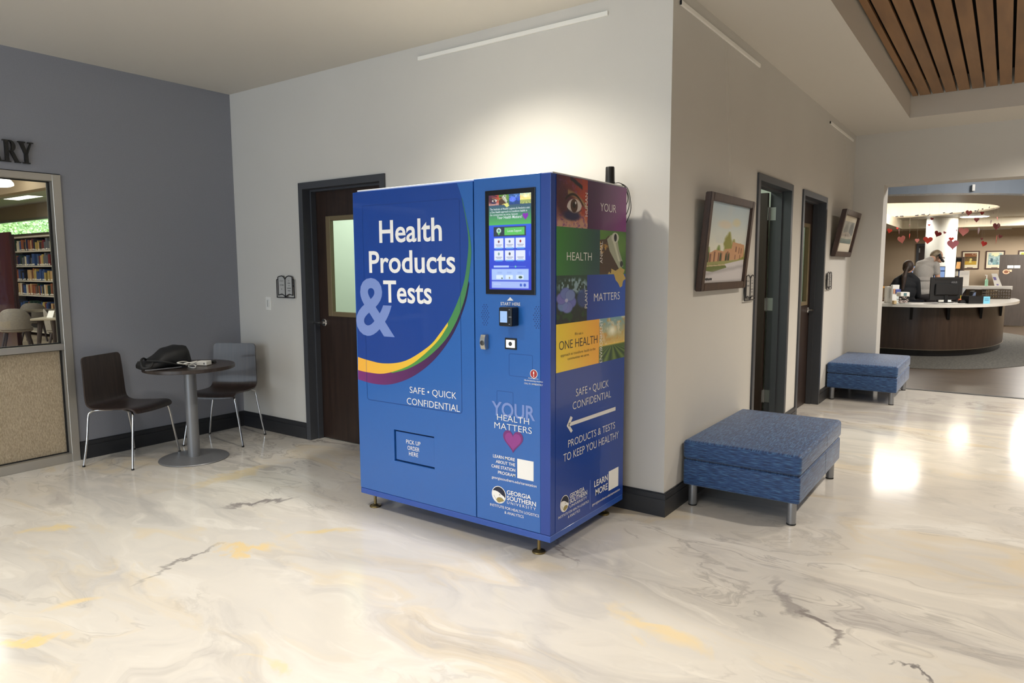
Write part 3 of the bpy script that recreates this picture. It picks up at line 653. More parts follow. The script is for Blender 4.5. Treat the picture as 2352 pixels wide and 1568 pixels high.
def crest(par, C, ax, nrm, r):
    """round bird's-head emblem: white ring, dark sky, white head and beak, gold disc."""
    up = Vector((0, 0, 1))
    def fl(nm, pts, mt, lf):
        b = BM(); b.faces.new([b.verts.new(C + ax * x * r + up * y * r + nrm * lf) for x, y in pts]); bmesh.ops.triangulate(b, faces=b.faces[:]); obj(nm, b, mt, par)
    fl('emblem_ring', ell(0, 0, 1, 1, 32), M_ltr, 0.0014); fl('emblem_sky', ell(0, 0, 0.92, 0.92, 32), M_navy, 0.0018)
    head = [(-0.78, 0.38), (-0.5, 0.42), (-0.1, 0.34), (0.2, 0.2), (0.42, 0.05), (0.68, -0.06), (0.86, -0.24)] + [(0.91 * math.cos(a), 0.91 * math.sin(a)) for a in np.linspace(-0.3, -math.pi - 0.42, 22)]
    fl('emblem_bird', head, M_ltr, 0.0022); fl('emblem_gold', [(x, max(y, -0.88)) for x, y in ell(0.2, -0.6, 0.52, 0.34, 24) if x * x + y * y < 0.9], M_gold, 0.0026)
    fl('emblem_eye', [(0.02, 0.1), (0.26, 0.02), (0.14, -0.04)], M_navy, 0.0026)
    for k in range(4): fl('emblem_feather', [(-0.72 + 0.1 * k, -0.12 - 0.14 * k), (-0.6 + 0.1 * k, -0.2 - 0.14 * k), (-0.68 + 0.1 * k, -0.24 - 0.14 * k)], M_navy, 0.0026)
crest(door_r, ony(1146.2, 1135.6, FY), Vector((1, 0, 0)), Vector((0, -1, 0)), 0.047)

# ---- printed side panel
def sp(u, v): p = onx(u, v, SX); return p.y, p.z
rz = [MZ1 - 0.005] + [0.5 * (sp(*a)[1] + sp(*c)[1]) for a, c in (((1278, 520.8), (1438.8, 531.5)), ((1277, 632.4), (1436.7, 629.4)), ((1276, 745.7), (1436.7, 724.2)), ((1276, 855.2), (1436, 820.6)))]
ya, yb, yc, yd = YSEAM + 0.002, sp(1349.6, 470)[0], sp(1377.6, 580)[0], MYB - 0.001
def skin_eye(U, V):
    n = fb(U, V, 6, 3); n2 = fb(U, V, 22, 9, 3)
    C = grad(U, U * 0.75 + V * 0.35 + n * 0.35 - 0.2, (70, 34, 62), (206, 74, 36))
    C = over(C, np.clip((V - 0.62) * 3.2 + n - 0.4, 0, 1), (196, 150, 128)); C = over(C, np.clip((n2 - 0.52) * 5, 0, 1) * np.clip(V * 1.6 - 0.7, 0, 1) * 0.8, (128, 66, 128))
    C = over(C, np.clip((n2 - 0.6) * 6, 0, 1) * 0.6, (120, 62, 120)); C = over(C, edge(ring(U, V, 0.26, 0.52, 0.30, 0.30), 0.8) * 0.6, (52, 26, 40))
    C = over(C, edge(ring(U, V, 0.48, 0.76, 0.26, 0.1), 0.5), (34, 34, 74)); C = over(C, edge(np.abs(V - (0.33 + 0.55 * (U - 0.5) ** 2 + 0.25 * (U - 0.5))) - 0.05, 0.05) * (U > 0.35) * 0.8, (170, 146, 96))
    C = over(C, edge(np.abs(V - (0.02 + 0.42 * (U - 0.45))) - 0.055 + 0.03 * n2, 0.03) * (U > 0.42) * (U < 0.82), (26, 26, 42))
    eye = np.maximum(ring(U, V, 0.56, 0.40, 0.27, 0.24), ring(U, V, 0.55, 0.74, 0.30, 0.22 + 0 * V)); eye = np.maximum(ring(U, V, 0.57, 0.62, 0.25, 0.2), ring(U, V, 0.55, 0.5, 0.26, 0.21))
    C = over(C, edge(eye, 0.08), (214, 204, 200)); ir = ring(U, V, 0.55, 0.56, 0.115, 0.135); inn = edge(eye, 0.06)
    C = over(C, edge(ir, 0.1) * inn, (74, 44, 30)); C = over(C, edge(ring(U, V, 0.55, 0.55, 0.05, 0.06), 0.2) * inn, (14, 10, 10)); C = over(C, edge(ring(U, V, 0.60, 0.50, 0.022, 0.028), 0.3), (240, 240, 240))
    C = over(C, edge(np.abs(V - (0.335 + 1.9 * (U - 0.52) ** 2)) - 0.022, 0.03) * (U > 0.27) * (U < 0.86), (22, 14, 18)); C = over(C, edge(np.abs(V - (0.70 - 1.2 * (U - 0.56) ** 2)) - 0.012, 0.03) * (U > 0.32) * (U < 0.8) * .7, (40, 24, 34)); return C
def frogpic(U, V):
    n = fb(U, V, 5, 21); C = grad(U, U * 0.6 + 0.3 * n, (92, 134, 50), (64, 112, 44)); C = over(C, edge(ring(U, V, 0.8, 0.3, 0.3, 0.25), 0.8) * 0.5, (120, 156, 70))
    C = over(C, poly(U, V, [(0, .22), (.2, .2), (.34, .1), (.46, .3), (.6, .6), (.74, .82), (.6, 1), (0, 1)]), (74, 50, 30)); C = over(C, np.clip((fb(U, V, 14, 5) - .5) * 5, 0, 1) * poly(U, V, [(0, .22), (.26, .2), (.3, .38), (0, .6)]), (206, 160, 70))
    C = over(C, poly(U, V, [(.26, .2), (.40, .1), (.56, .08), (.67, .24), (.73, .44), (.87, .7), (.9, .82), (.74, .88), (.54, .66), (.36, .46)]), (168, 172, 148)); C = over(C, poly(U, V, [(.46, .2), (.56, .2), (.68, .5), (.78, .7), (.7, .7), (.58, .44)]), (206, 208, 186))
    C = over(C, edge(ring(U, V, 0.57, 0.15, 0.14, 0.115), 0.1), (204, 206, 190)); C = over(C, edge(ring(U, V, 0.58, 0.15, 0.055, 0.09), 0.1), (24, 22, 18)); C = over(C, edge(ring(U, V, 0.83, 0.76, 0.06, 0.07), 0.1), (36, 38, 34))
    C = over(C, poly(U, V, [(.4, .86), (.6, .92), (.8, .84), (.97, .9), (.9, 1), (.3, 1)]) * (n > .25), (196, 170, 96)); return C
def petalpic(U, V):
    n = fb(U, V, 7, 31); C = grad(U, V + n * .5 - .3, (40, 74, 62), (12, 24, 34)); C = over(C, np.clip((vn(U, V, 22, 4, .9) - .45) * 6, 0, 1) * edge(ring(U, V, .55, .22, .5, .16), .4), (136, 164, 176))
    C = over(C, np.clip((n - .45) * 6, 0, 1) * (V > .72), (24, 66, 36)); C = over(C, edge(ring(U, V, .86, .5, .2, .2), .3) * .7, (58, 84, 164))
    for k in range(6):
        a = 2 * math.pi * k / 6 + .3; cx, cy = .32 + .16 * math.cos(a), .52 + .15 * math.sin(a); C = over(C, edge(ring(U, V, cx, cy, .16, .12), .25), (104 + 8 * (k % 2), 112 + 10 * (k % 3), 188))
        C = over(C, edge(np.abs(ring(U, V, cx, cy, .16, .12)) - .05, .1) * .5, (66, 76, 158))
    C = over(C, edge(ring(U, V, .32, .52, .05, .04), .3), (176, 180, 214)); C = over(C, edge(ring(U, V, .3, .68, .1, .1), .3) * .6, (120, 128, 200)); return C
def fieldpic(U, V):
    n = fb(U, V, 5, 41, 5, 1.6); C = grad(U, V * 1.6, (120, 164, 178), (232, 190, 96)); C = over(C, np.clip((n - .46) * 5, 0, 1) * (V < .62), (208, 158, 76)); C = over(C, np.clip((fb(U, V, 8, 52) - .55) * 6, 0, 1) * (V < .62) * .7, (236, 226, 196))
    C = over(C, edge(ring(U, V, .5, .3, .14, .1), 1.4), (255, 252, 226)); h = .62
    g = np.where(V > h, np.sin((U - .5) / np.maximum(V - h + .02, .02) * 7.0), 0); F = grad(U, g * .5 + .5, (40, 66, 32), (112, 134, 62)); m = (V > h).astype(float); C = C * (1 - m[..., None]) + F * m[..., None]
    return over(C, edge(np.abs(V - h) - .02, .03) * .8, (244, 204, 90))
def tile(nm, y0, y1, z1, z0, nx, ny, fn, lift=0.0006): return picture(nm, M_ink, side, (SX + lift, y0, z1), (0, y1 - y0, 0), (0, 0, z0 - z1), int(nx * 1.6) if nx > 20 else nx, int(ny * 1.6) if nx > 20 else ny, fn)
tile('eye_picture', ya, yb, rz[0], rz[1], 96, 110, skin_eye); tile('frog_picture', yc, yd, rz[1], rz[2], 76, 90, frogpic)
tile('blossom_picture', ya, yb, rz[2], rz[3], 84, 90, petalpic); tile('field_picture', yc, yd, rz[3], rz[4], 80, 80, fieldpic)
tile('purple_tile', yb, yd, rz[0], rz[1], 12, 4, lambda U, V: grad(U, U * 1.1 + V * .25 - .25, (72, 36, 76), (134, 48, 128)))
tile('green_tile', ya, yc, rz[1], rz[2], 12, 4, lambda U, V: grad(U, U * 1.05 + V * .1, (62, 136, 56), (38, 78, 78)))
tile('blue_tile', yb, yd, rz[2], rz[3], 12, 4, lambda U, V: grad(U, U * 1.1, (20, 60, 150), (46, 88, 186)))
tile('yellow_tile', ya, yc, rz[3], rz[4], 12, 4, lambda U, V: grad(U, U, (244, 214, 58), (248, 176, 66)))
b = BM(); pts = [onx(u, v, SX + 0.001) for u, v in ((1410, 628), (1421, 622), (1433, 630), (1437, 640), (1431, 645), (1429, 657), (1424, 660), (1420, 650), (1414, 643))]
b.faces.new([b.verts.new(p) for p in pts]); obj('frog_foot', b, mat('frog_foot_ink', (200, 172, 92), 0.3), side)
def sidet(nm, rows, mt, off=0.0, lift=0.0014, spc=1.0):
    for s, (u0, v0), (u1, v1), vt in rows:
        P0, P1 = onx(u0, v0, SX), onx(u1, v1, SX); z = (P0.z + P1.z) / 2; cap = abs(onx(u0, vt, SX).z - P0.z); b = BM()
        put_text(b, s, Vector((SX + lift, P0.y, z)), Vector((SX + lift, P1.y, z)), cap, off, spc); obj(nm, b, mt, side)
M_dark = mat('dark_slate_lettering', (52, 52, 62), 0.45)
sidet('panel_heading_lettering', [('YOUR', (1378.5, 483.9), (1414.5, 489.4), 465), ('HEALTH', (1301.4, 597.9), (1358.6, 598.5), 578.3), ('MATTERS', (1363.8, 691.5), (1422.9, 687.5), 673.1)], M_ltr, -0.01)
def upt(nm, s, u, vb, vt, ub):          # lettering that reads upwards
    P0, P1 = onx(u, vb, SX), onx(u, vt, SX); q = onx(ub, vb, SX); b = BM(); put_text(b, s, Vector((SX + 0.0014, P0.y, P0.z)), Vector((SX + 0.0014, P0.y, P1.z)), abs(P0.y - q.y), -0.008, up=Vector((0, -1, 0))); obj(nm, b, M_ltr, side)
upt('human_lettering', 'HUMAN', 1349.4, 497.2, 443.5, 1343.4); upt('animal_lettering', 'ANIMAL', 1383.6, 604.5, 554, 1377.4); upt('plant_lettering', 'PLANT', 1348.6, 707.2, 663.4, 1342.6); upt('environment_lettering', 'ENVIRONMENT', 1382.8, 831.5, 733.8, 1376.6)
sidet('one_health_lettering', [('We use a', (1319.5, 769.4), (1338.7, 767.2), 763), ('ONE HEALTH', (1283.7, 803.4), (1371.5, 788.4), 783), ('approach to transform health in the', (1287.3, 817.6), (1366.9, 805.3), 811), ('communities we serve.', (1303.5, 825.8), (1353, 817.2), 819.2)], M_dark, -0.008)
sidet('side_slogan_lettering', [('SAFE • QUICK', (1322.2, 909.9), (1397.3, 888), 892.4), ('CONFIDENTIAL', (1315, 939.5), (1402.8, 912.7), 922), ('PRODUCTS & TESTS', (1304.4, 1026.5), (1411.9, 984), 1009.5), ('TO KEEP YOU HEALTHY', (1293.4, 1057.5), (1420.1, 1008.1), 1039.3)], mat('soft_white_lettering', (226, 224, 222), 0.4), -0.006)
b = BM(); A = lambda u, v: onx(u, v, SX + 0.0014)
for P in (((1413.8, 933.8), (1413.8, 942.2), (1306, 979.5), (1306, 971.0)), ((1301.6, 977.9), (1310.6, 955.2), (1315.4, 958.6), (1308, 977)), ((1301.6, 977.9), (1308, 976), (1315.6, 988.6), (1311.4, 993.6))): quad(b, [A(*p) for p in P])
obj('left_arrow', b, MATS['soft_white_lettering'], side)
sidet('side_university_lettering', [('GEORGIA', (1308.3, 1142.7), (1341.9, 1127.3), 1133), ('SOUTHERN', (1308.3, 1155.4), (1348, 1136), 1144.6), ('LEARN', (1364.4, 1118.2), (1395.5, 1102.3), 1104.4), ('MORE', (1367.2, 1137.6), (1395, 1122.8), 1123.5)], M_ltr, 0.012)
sidet('side_small_lettering', [('UNIVERSITY', (1308, 1164.6), (1347.6, 1144.7), 1158.8), ('INSTITUTE FOR HEALTH LOGISTICS', (1282, 1191.6), (1351.9, 1153.4), 1186), ('& ANALYTICS', (1304.2, 1190.1), (1331.7, 1173.8), 1184.2), ('georgiasouthern.edu/carestation', (1359.8, 1162), (1423, 1124.8), 1156.4)], M_ltr, 0.0)
crest(side, onx(1296.3, 1155.9, SX), Vector((0, 1, 0)), Vector((1, 0, 0)), 0.044)
p0, p1 = onx(1355.6, 1102.3, SX), onx(1355.6, 1168.7, SX); obj('divider_line', box(SX + 0.0004, SX + 0.0012, p0.y - 0.0015, p0.y + 0.0015, p1.z, p0.z), M_peri, side)
q = [onx(u, v, SX) for u, v in ((1397.9, 1082.7), (1420, 1071.4), (1419.9, 1115.1), (1398.1, 1125.8))]; obj('white_label', box(SX + 0.0004, SX + 0.0014, q[0].y, q[1].y, (q[2].z + q[3].z) / 2, (q[0].z + q[1].z) / 2), M_ltr, side)

# ---- touchscreen
a, c = ony(1115.1, 438.8, FY), ony(1231, 677.7, FY); bx0, bx1 = a.x, c.x; bz1, bz0 = 0.5 * (a.z + ony(1230.9, 429.4, FY).z), 0.5 * (c.z + ony(1117.1, 674.7, FY).z)
ts = obj('touchscreen', box(bx0, bx1, FY - 0.006, FY - 0.0002, bz0, bz1, 0.003), mat('gloss_black_bezel', (12, 12, 13), 0.2), kiosk)
a, c = ony(1124.3, 450, FY), ony(1222, 665.8, FY); gx0, gx1 = a.x, c.x; gz1, gz0 = 0.5 * (a.z + ony(1222.2, 441.6, FY).z), 0.5 * (c.z + ony(1126, 664, FY).z)
def ui(U, V):
    C = grad(U, V, (44, 104, 226), (36, 48, 186)); C = over(C, edge(rect(U, V, -1, 2, .09, .315), .004), (0, 0, 0)); hd = grad(U, (V - .1) / .21, (52, 78, 108), (78, 172, 84)); m = ((V < .315)).astype(float)[..., None]; C = C * (1 - m) + hd * m
    for k, f in enumerate((skin_eye, frogpic, petalpic, fieldpic)):
        x0, x1 = (0, .25, .49, .75)[k], (.25, .49, .75, 1.0)[k]; m = ((U >= x0) & (U < x1) & (V < .105)).astype(float)[..., None]; q = np.clip(f(np.clip((U - x0) / (x1 - x0), 0, 1), np.clip(V / .105, 0, 1)) * (1.15 if k > 1 else 1.0), 0, 255)
        if k == 2: q = q * .6 + np.array((40, 90, 255)) * .4
        if k == 3: q = q * .6 + np.array((250, 240, 150)) * .4
        C = C * (1 - m) + q * m
    C = over(C, poly(U, V, [(.36, .1), (.44, .09), (.5, .115), (.44, .135), (.4, .12)]), (214, 214, 120))
    R = lambda x0, x1, y0, y1, c, w=.006: over(C, edge(rect(U, V, x0, x1, y0, y1), w), c)
    C = R(.115, .88, .335, .435, (36, 48, 60)); C = R(.375, .845, .345, .425, (88, 186, 86)); C = over(C, edge(ring(U, V, .24, .375, .055, .028), .2), (200, 226, 214)); C = over(C, poly(U, V, [(.2, .392), (.28, .392), (.24, .425)]), (110, 190, 110)); C = over(C, edge(ring(U, V, .24, .375, .03, .015), .3), (90, 130, 120))
    for y0 in (.455, .585):
        for k, x0 in enumerate((.125, .385, .64)):
            C = R(x0, x0 + .225, y0, y0 + .105, (216, 222, 240)); C = R(x0 + .03, x0 + .2, y0 + .1, y0 + .114, (92, 156, 226))
            C = R(x0 + .04, x0 + .19, y0 + .068, y0 + .074, (120, 126, 150)); C = R(x0 + .06, x0 + .17, y0 + .082, y0 + .087, (130, 136, 158))
            C = over(C, edge(ring(U, V, x0 + .112, y0 + .036, .022, .014 if y0 < .5 else .016), .3) * (0 if (y0 > .5 and k == 2) else 1), ((110, 60, 70), (96, 108, 130), (150, 50, 60), (120, 150, 150), (48, 50, 70), (0, 0, 0))[k + (3 if y0 > .5 else 0)])
    C = R(.11, .48, .745, .765, (176, 200, 240)); C = R(.5, .88, .754, .757, (130, 170, 230)); C = over(C, edge(ring(U, V, .635, .756, .018, .009), .3), (110, 210, 170))
    C = R(.06, .94, .78, .9, (160, 186, 236), .012); C = R(.06, .94, .912, .985, (156, 176, 232), .012)
    for x0 in (.17, .4, .65): C = R(x0, x0 + .17, .845, .888, (206, 222, 240)); C = R(x0 + .03, x0 + .14, .823, .828, (130, 156, 214)); C = R(x0 + .03, x0 + .14, .812, .816, (130, 156, 214))
    C = over(C, edge(ring(U, V, .75, .868, .045, .013), .3), (50, 76, 52)); C = over(C, edge(ring(U, V, .31, .88, .016, .009), .3), (60, 90, 60)); C = over(C, edge(ring(U, V, .49, .875, .012, .012), .3), (120, 110, 80))
    C = over(C, edge(ring(U, V, .76, .95, .028, .016), .3), (52, 90, 190)); C = over(C, edge(ring(U, V, .85, .95, .03, .017), .3), (52, 84, 186)); C = R(.11, .28, .94, .946, (196, 206, 240)); C = over(C, edge(ring(U, V, .96, .62, .012, .03), .5) * .5, (110, 140, 230)); return C
picture('display', M_scr, ts, (gx0, FY - 0.0066, gz1), (gx1 - gx0, 0, 0), (0, 0, gz0 - gz1), 120, 220, ui)
def scr(u, v): return Vector((gx0 + (gx1 - gx0) * u, FY - 0.0074, gz1 + (gz0 - gz1) * v))
b = BM()
for s, u0, u1, v, cap, off in (('The Institute of Health Logistics & Analytics uses', .03, .97, .158, .010, 0), ('a One Health approach to transform health in', .03, .91, .188, .010, 0.004), ('the communities we serve, because:', .03, .70, .217, .010, 0), ('Your Health Matters!', .20, .79, .252, .0145, .006), ('Locate Support', .45, .78, .392, .011, 0.004)): put_text(b, s, scr(u0, v), scr(u1, v), cap, off)
obj('display_lettering', b, M_scrw, ts)
h = scr(.87, .24); b = BM(); b.faces.new([b.verts.new(h + Vector((x, 0, z))) for x, z in heart_outline(.034, .036)]); bmesh.ops.triangulate(b, faces=b.faces[:]); obj('display_heart', b, emis('display_violet', (146, 70, 186), 1.0), ts)

# ---- card reader, scanner, lock, speaker holes
RX0, RX1, RY0 = -0.527, -0.407, FY - 0.062; rz1, rz0 = ony(1160, 705.5, RY0).z, ony(1160, 749.5, RY0).z
RX0, RX1 = ony(1145, 720, RY0).x, ony(1175.5, 720, RY0).x
rd = obj('card_reader', box(RX0, RX1, RY0, FY + 0.0, rz0, rz1, 0.007, 3), mat('reader_black', (14, 14, 15), 0.3), kiosk)
a, c = ony(1148.6, 714, RY0), ony(1164.8, 740.8, RY0); obj('reader_display', box(a.x, c.x, RY0 - 0.001, RY0, c.z, a.z), emis('reader_pale_blue', (158, 190, 232), 1.25), rd)
b = BM()
for s in (0, 1): bx(b, a.x + 0.022, c.x - 0.022, RY0 - 0.0016, RY0 - 0.0011, a.z - 0.031, a.z - 0.029)
obj('reader_line', b, M_black, rd)
b = BM()
for u, v in ((1170, 711), (1170, 728), (1173.6, 728), (1170, 744.5)): p = ony(u, v, RY0); lathe(b, [(0.003, -0.0012), (0.003, 0)], (p.x, RY0, p.z), 10, 'y')
obj('reader_button', b, M_steel, rd)
a, c = ony(1160.4, 775.2, FY), ony(1187.4, 803.3, FY); scn = obj('code_scanner', box(a.x, c.x, FY - 0.005, FY, c.z, a.z, 0.003), M_black, kiosk)
w = (c.x - a.x) * 0.13; b = BM(); bx(b, a.x + w, c.x - w, FY - 0.0065, FY - 0.005, c.z + w, a.z - w, 0.0015, 1); obj('scan_window', b, emis('scan_light', (255, 252, 244), 2.2), scn)
b = BM(); lathe(b, [(0.0115, -0.0075), (0.0115, -0.0066)], ((a.x + c.x) / 2, FY, (a.z + c.z) / 2), 18, 'y'); obj('scan_lens', b, mat('lens_grey', (60, 60, 62), 0.3), scn)
LY = FY - 0.03; a, c = ony(1103, 768.5, LY), ony(1113.6, 802.5, LY); b = BM(); n = 10
prof = [(FY, a.z)] + [(LY + 0.010 * (2 * k / n - 1) ** 2 - 0.004, a.z + (c.z - a.z) * k / n) for k in range(n + 1)] + [(FY, c.z)]
prism(b, prof, a.x, c.x, 'yz'); lk = obj('lock_handle', b, mat('brushed_lock', (188, 186, 178), 0.3, metal=0.85), kiosk)
b = BM(); lathe(b, [(0.0, -0.0062), (0.006, -0.0062), (0.013, -0.0055), (0.014, 0)], ((a.x + c.x) / 2, LY + 0.0, (a.z + c.z) / 2 - 0.004), 20, 'y'); bx(b, (a.x + c.x) / 2 - 0.0012, (a.x + c.x) / 2 + 0.0012, LY - 0.0068, LY - 0.006, (a.z + c.z) / 2 - 0.010, (a.z + c.z) / 2 + 0.002); obj('lock_cylinder', b, mat('lock_dark_steel', (92, 90, 86), 0.3, metal=0.9), lk)
for u, v in ((1114.6, 722.8), (1234.7, 728.8)):
    p = ony(u, v, FY); b = BM()
    for i in range(-3, 4):
        for j in range(-5, 6):
            if (i + j) % 2 == 0 and (i / 3.4) ** 2 + (j / 5.6) ** 2 < 1: lathe(b, [(0.0033, -0.0006), (0.0033, -0.0002)], (p.x + i * 0.0075, FY, p.z + j * 0.0105), 8, 'y')
    obj('speaker_holes', b, mat('speaker_hole_blue', (24, 58, 122), 0.5), kiosk)
# ---- feet, antenna and its cable
for x, y in ((-0.322, -0.862), (-1.545, -0.862), (-0.312, -0.168), (-1.545, -0.168)):
    b = BM(); lathe(b, [(0.034, 0.0), (0.0365, 0.004), (0.034, 0.009), (0.016, 0.014), (0.0095, 0.018), (0.0085, 0.05), (0.0085, MZ0 + 0.002)], (x, y, 0), 28); obj('levelling_foot', b, M_brass, kiosk, smooth=True)
ax, ay = -0.262, -0.225
b = BM(); lathe(b, [(0.0285, MZ1 + 0.008), (0.0285, MZ1 + 0.022), (0.0265, MZ1 + 0.024), (0.025, MZ1 + 0.100), (0.023, MZ1 + 0.105), (0.0, MZ1 + 0.105)], (ax, ay, 0), 24); obj('antenna', b, M_black, kiosk, smooth=True)
b = BM()
for d, w in ((0.0, 0.10), (0.012, 0.15), (0.026, 0.19)):
    tube(b, smoothpath([(ax + 0.02, ay + 0.02, MZ1 + 0.016), (SX - 0.02, MYB - 0.04, MZ1 + 0.02), (SX - 0.012 + d * .3, MYB + 0.012 + d * .6, MZ1 - 0.01), (SX - 0.008 + d * .3, MYB + 0.034 + d, MZ1 - w * .6), (SX - 0.012, MYB + 0.02 + d * .5, MZ1 - w), (SX - 0.03, MYB + 0.006, MZ1 - w - 0.05)], 6), 0.0022, 6)
obj('antenna_cable', b, M_black, kiosk, smooth=True)
# ------------------------------------------------------------------ lobby furniture and wall fittings
M_chair = mat('dark_espresso_plywood', (40, 31, 28), 0.34, c2=(56, 44, 40), vscale=4, stretch=(1, 12, 1), coat=0.15)
def make_chair(label):
    t = thing('shell_chair', label, 'chair', group='plywood shell chairs at the round table')
    prof = smoothpath([(0.222, 0.405), (0.212, 0.428), (0.17, 0.441), (0.05, 0.434), (-0.08, 0.428), (-0.15, 0.432), (-0.192, 0.455), (-0.208, 0.50), (-0.216, 0.60), (-0.225, 0.72), (-0.234, 0.80), (-0.236, 0.822)], 5)
    prof = [Vector((p[0], 0, p[1])) for p in ([(q.x, q.y) for q in prof])]
    b = BM(); nw = 14; L = [0]
    for k in range(1, len(prof)): L.append(L[-1] + (prof[k] - prof[k - 1]).length)
    G = []
    for i, p in enumerate(prof):
        s = L[i] / L[-1]; hw = 0.203 - 0.012 * max(0, s - 0.55) / 0.45
        r = 0.035; e = min(L[i], L[-1] - L[i])
        if e < r: hw -= r - math.sqrt(max(0, r * r - (r - e) ** 2))
        row = []
        for k in range(nw + 1):
            y = hw * (2 * k / nw - 1); row.append(b.verts.new((p.x - 0.35 * y * y * max(0, s - 0.6) * -1.0, y, p.z - 0.25 * (1 - s) * max(0, 0.03 - y * y))))
        G.append(row)
    for i in range(len(G) - 1):
        for k in range(nw): b.faces.new((G[i][k], G[i + 1][k], G[i + 1][k + 1], G[i][k + 1]))
    bmesh.ops.recalc_face_normals(b, faces=b.faces[:]); bmesh.ops.solidify(b, geom=b.faces[:], thickness=0.011)
    obj('seat_shell', b, M_chair, t, local=True, smooth=True)
    fx, fy = 0.226, 0.258
    fxr = 0.200
    for sx in (1, -1):
        for sy in (1, -1):
            b = BM(); top = (0.165 if sx > 0 else -0.155)
            tube(b, smoothpath([((fx if sx > 0 else -fxr), fy * sy, 0.006), ((fx if sx > 0 else -fxr) * 0.935, fy * sy * 0.873, 0.2), (top + 0.035 * sx, 0.195 * sy, 0.375), (top + 0.022 * sx, 0.182 * sy, 0.405), (top, 0.165 * sy, 0.415), (top - 0.05 * sx, 0.14 * sy, 0.4165), (top - 0.11 * sx, 0.11 * sy, 0.417)], 5), 0.0085, 10)
            lg = obj('leg', b, M_chrome, t, local=True, smooth=True)
            b = BM(); lathe(b, [(0.0105, 0.0), (0.0105, 0.012), (0.0, 0.012)], ((fx if sx > 0 else -fxr), fy * sy, 0), 12); obj('glide', b, M_black, lg, local=True)
    b = BM()
    for sx in (1, -1): tube(b, [(0.05 * sx, -0.112, 0.417), (0.05 * sx, 0.112, 0.417)], 0.0075, 8)
    obj('under_frame', b, M_chrome, t, local=True)
    return t
ch = make_chair('dark plywood shell chair on chrome legs, nearest the library window'); ch.location = (-3.915, -1.20, 0); ch.rotation_euler = (0, 0, math.radians(23.6)); W[ch.name] = Matrix.Translation(ch.location) @ Matrix.Rotation(math.radians(23.6), 4, 'Z')
dup(ch, (-3.862, -0.425, 0), math.radians(-59), 'dark plywood shell chair in the corner behind the round table')

TC = (-3.538, -0.905)
M_gry = mat('silver_grey_powdercoat', (128, 129, 132), 0.38, metal=0.35, bump=0.03, bscale=500)
M_ttop = mat('dark_walnut_laminate', (46, 39, 36), 0.3, c2=(66, 57, 53), vscale=3, stretch=(2, 14, 1))
tb = thing('round_table', 'round dark-topped pedestal table with a grey disc base between two chairs', 'table', (TC[0], TC[1], 0))
b = BM(); lathe(b, [(0.250, 0.0), (0.256, 0.004), (0.252, 0.010), (0.07, 0.018), (0.0, 0.018)], (TC[0], TC[1], 0), 56); obj('base', b, M_gry, tb, smooth=True, sharp=30)
b = BM(); lathe(b, [(0.0445, 0.016), (0.0445, 0.715)], (TC[0], TC[1], 0), 32); obj('column', b, M_gry, tb, smooth=True)
b = BM(); lathe(b, [(0.326, 0.712), (0.330, 0.715), (0.330, 0.737), (0.327, 0.740), (0.0, 0.740)], (TC[0], TC[1], 0), 72); obj('tabletop', b, M_ttop, tb, smooth=True, sharp=30)

# black shoulder bag, charger with its white cable and a dark plug, all on the table
M_bag = mat('black_nylon', (15, 15, 17), 0.62, bump=0.35, bscale=90)
bg0 = Vector((-3.66, -1.03, 0.74))
bag = thing('laptop_bag', 'black nylon shoulder bag slumped over the edge of the round table', 'bag', bg0)
ax_ = (onz(430, 838, 0.74) - onz(322, 849, 0.74)).normalized(); px_ = Vector((-ax_.y, ax_.x, 0)); ctr = onz(322, 849, 0.745); ln = (onz(427, 836.5, 0.74) - onz(322, 849, 0.74)).length
b = BM(); n, mm_ = 22, 16; rows = []
for i in range(n + 1):
    s = i / n; h = 0.05 + 0.105 * (1 / (1 + math.exp(-(s - 0.38) * 11))) * (1 if s < 0.93 else 1 - 0.9 * (s - 0.93) / 0.07); h *= (1 if s > 0.03 else 0.6); wd_ = 0.125 * (1 - 0.4 * abs(2 * s - 1) ** 4); row = []
    for k in range(mm_):
        a = 2 * math.pi * k / mm_; c, q = math.cos(a), math.sin(a); pw = lambda t: math.copysign(abs(t) ** 0.55, t)
        z = (pw(q) * 0.5 + 0.5) * h + 0.004 * math.sin(9 * s + 3 * c) + 0.003 * math.sin(23 * s + 2 * a)
        row.append(b.verts.new(ctr + ax_ * (ln * s) + px_ * (wd_ * pw(c) + 0.02) + Vector((0, 0, max(0, z)))))
    rows.append(row)
for i in range(n):
    for k in range(mm_): b.faces.new((rows[i][k], rows[i][(k + 1) % mm_], rows[i + 1][(k + 1) % mm_], rows[i + 1][k]))
b.faces.new(rows[0][::-1]); b.faces.new(rows[-1]); obj('bag_body', b, M_bag, bag, smooth=True, sharp=70)
b = BM(); P = lambda s, o, z: ctr + ax_ * (ln * s) + px_ * o + Vector((0, 0, z))
tube(b, [P(-0.0, -0.10, 0.004), P(0.25, -0.118, 0.005), P(0.5, -0.12, 0.005), P(0.72, -0.118, 0.006)], 0.005, 8); obj('piping', b, mat('grey_piping', (92, 92, 96), 0.5), bag, smooth=True)
b = BM(); tube(b, smoothpath([P(0.16, 0.0, 0.06), P(0.05, -0.03, 0.085), P(-0.03, -0.06, 0.07), P(-0.035, -0.075, 0.035), P(0.0, -0.09, 0.02), P(0.1, -0.11, 0.03), P(0.16, -0.105, 0.055)], 6), 0.008, 8); obj('strap', b, M_bag, bag, smooth=True)
b = BM(); tube(b, smoothpath([P(0.08, -0.06, 0.07), P(0.35, -0.121, 0.06), P(0.62, -0.126, 0.03), P(0.8, -0.115, 0.02)], 6), 0.006, 8); obj('shoulder_strap', b, M_bag, bag, smooth=True)
b = BM(); c0 = P(0.77, -0.128, 0.035)
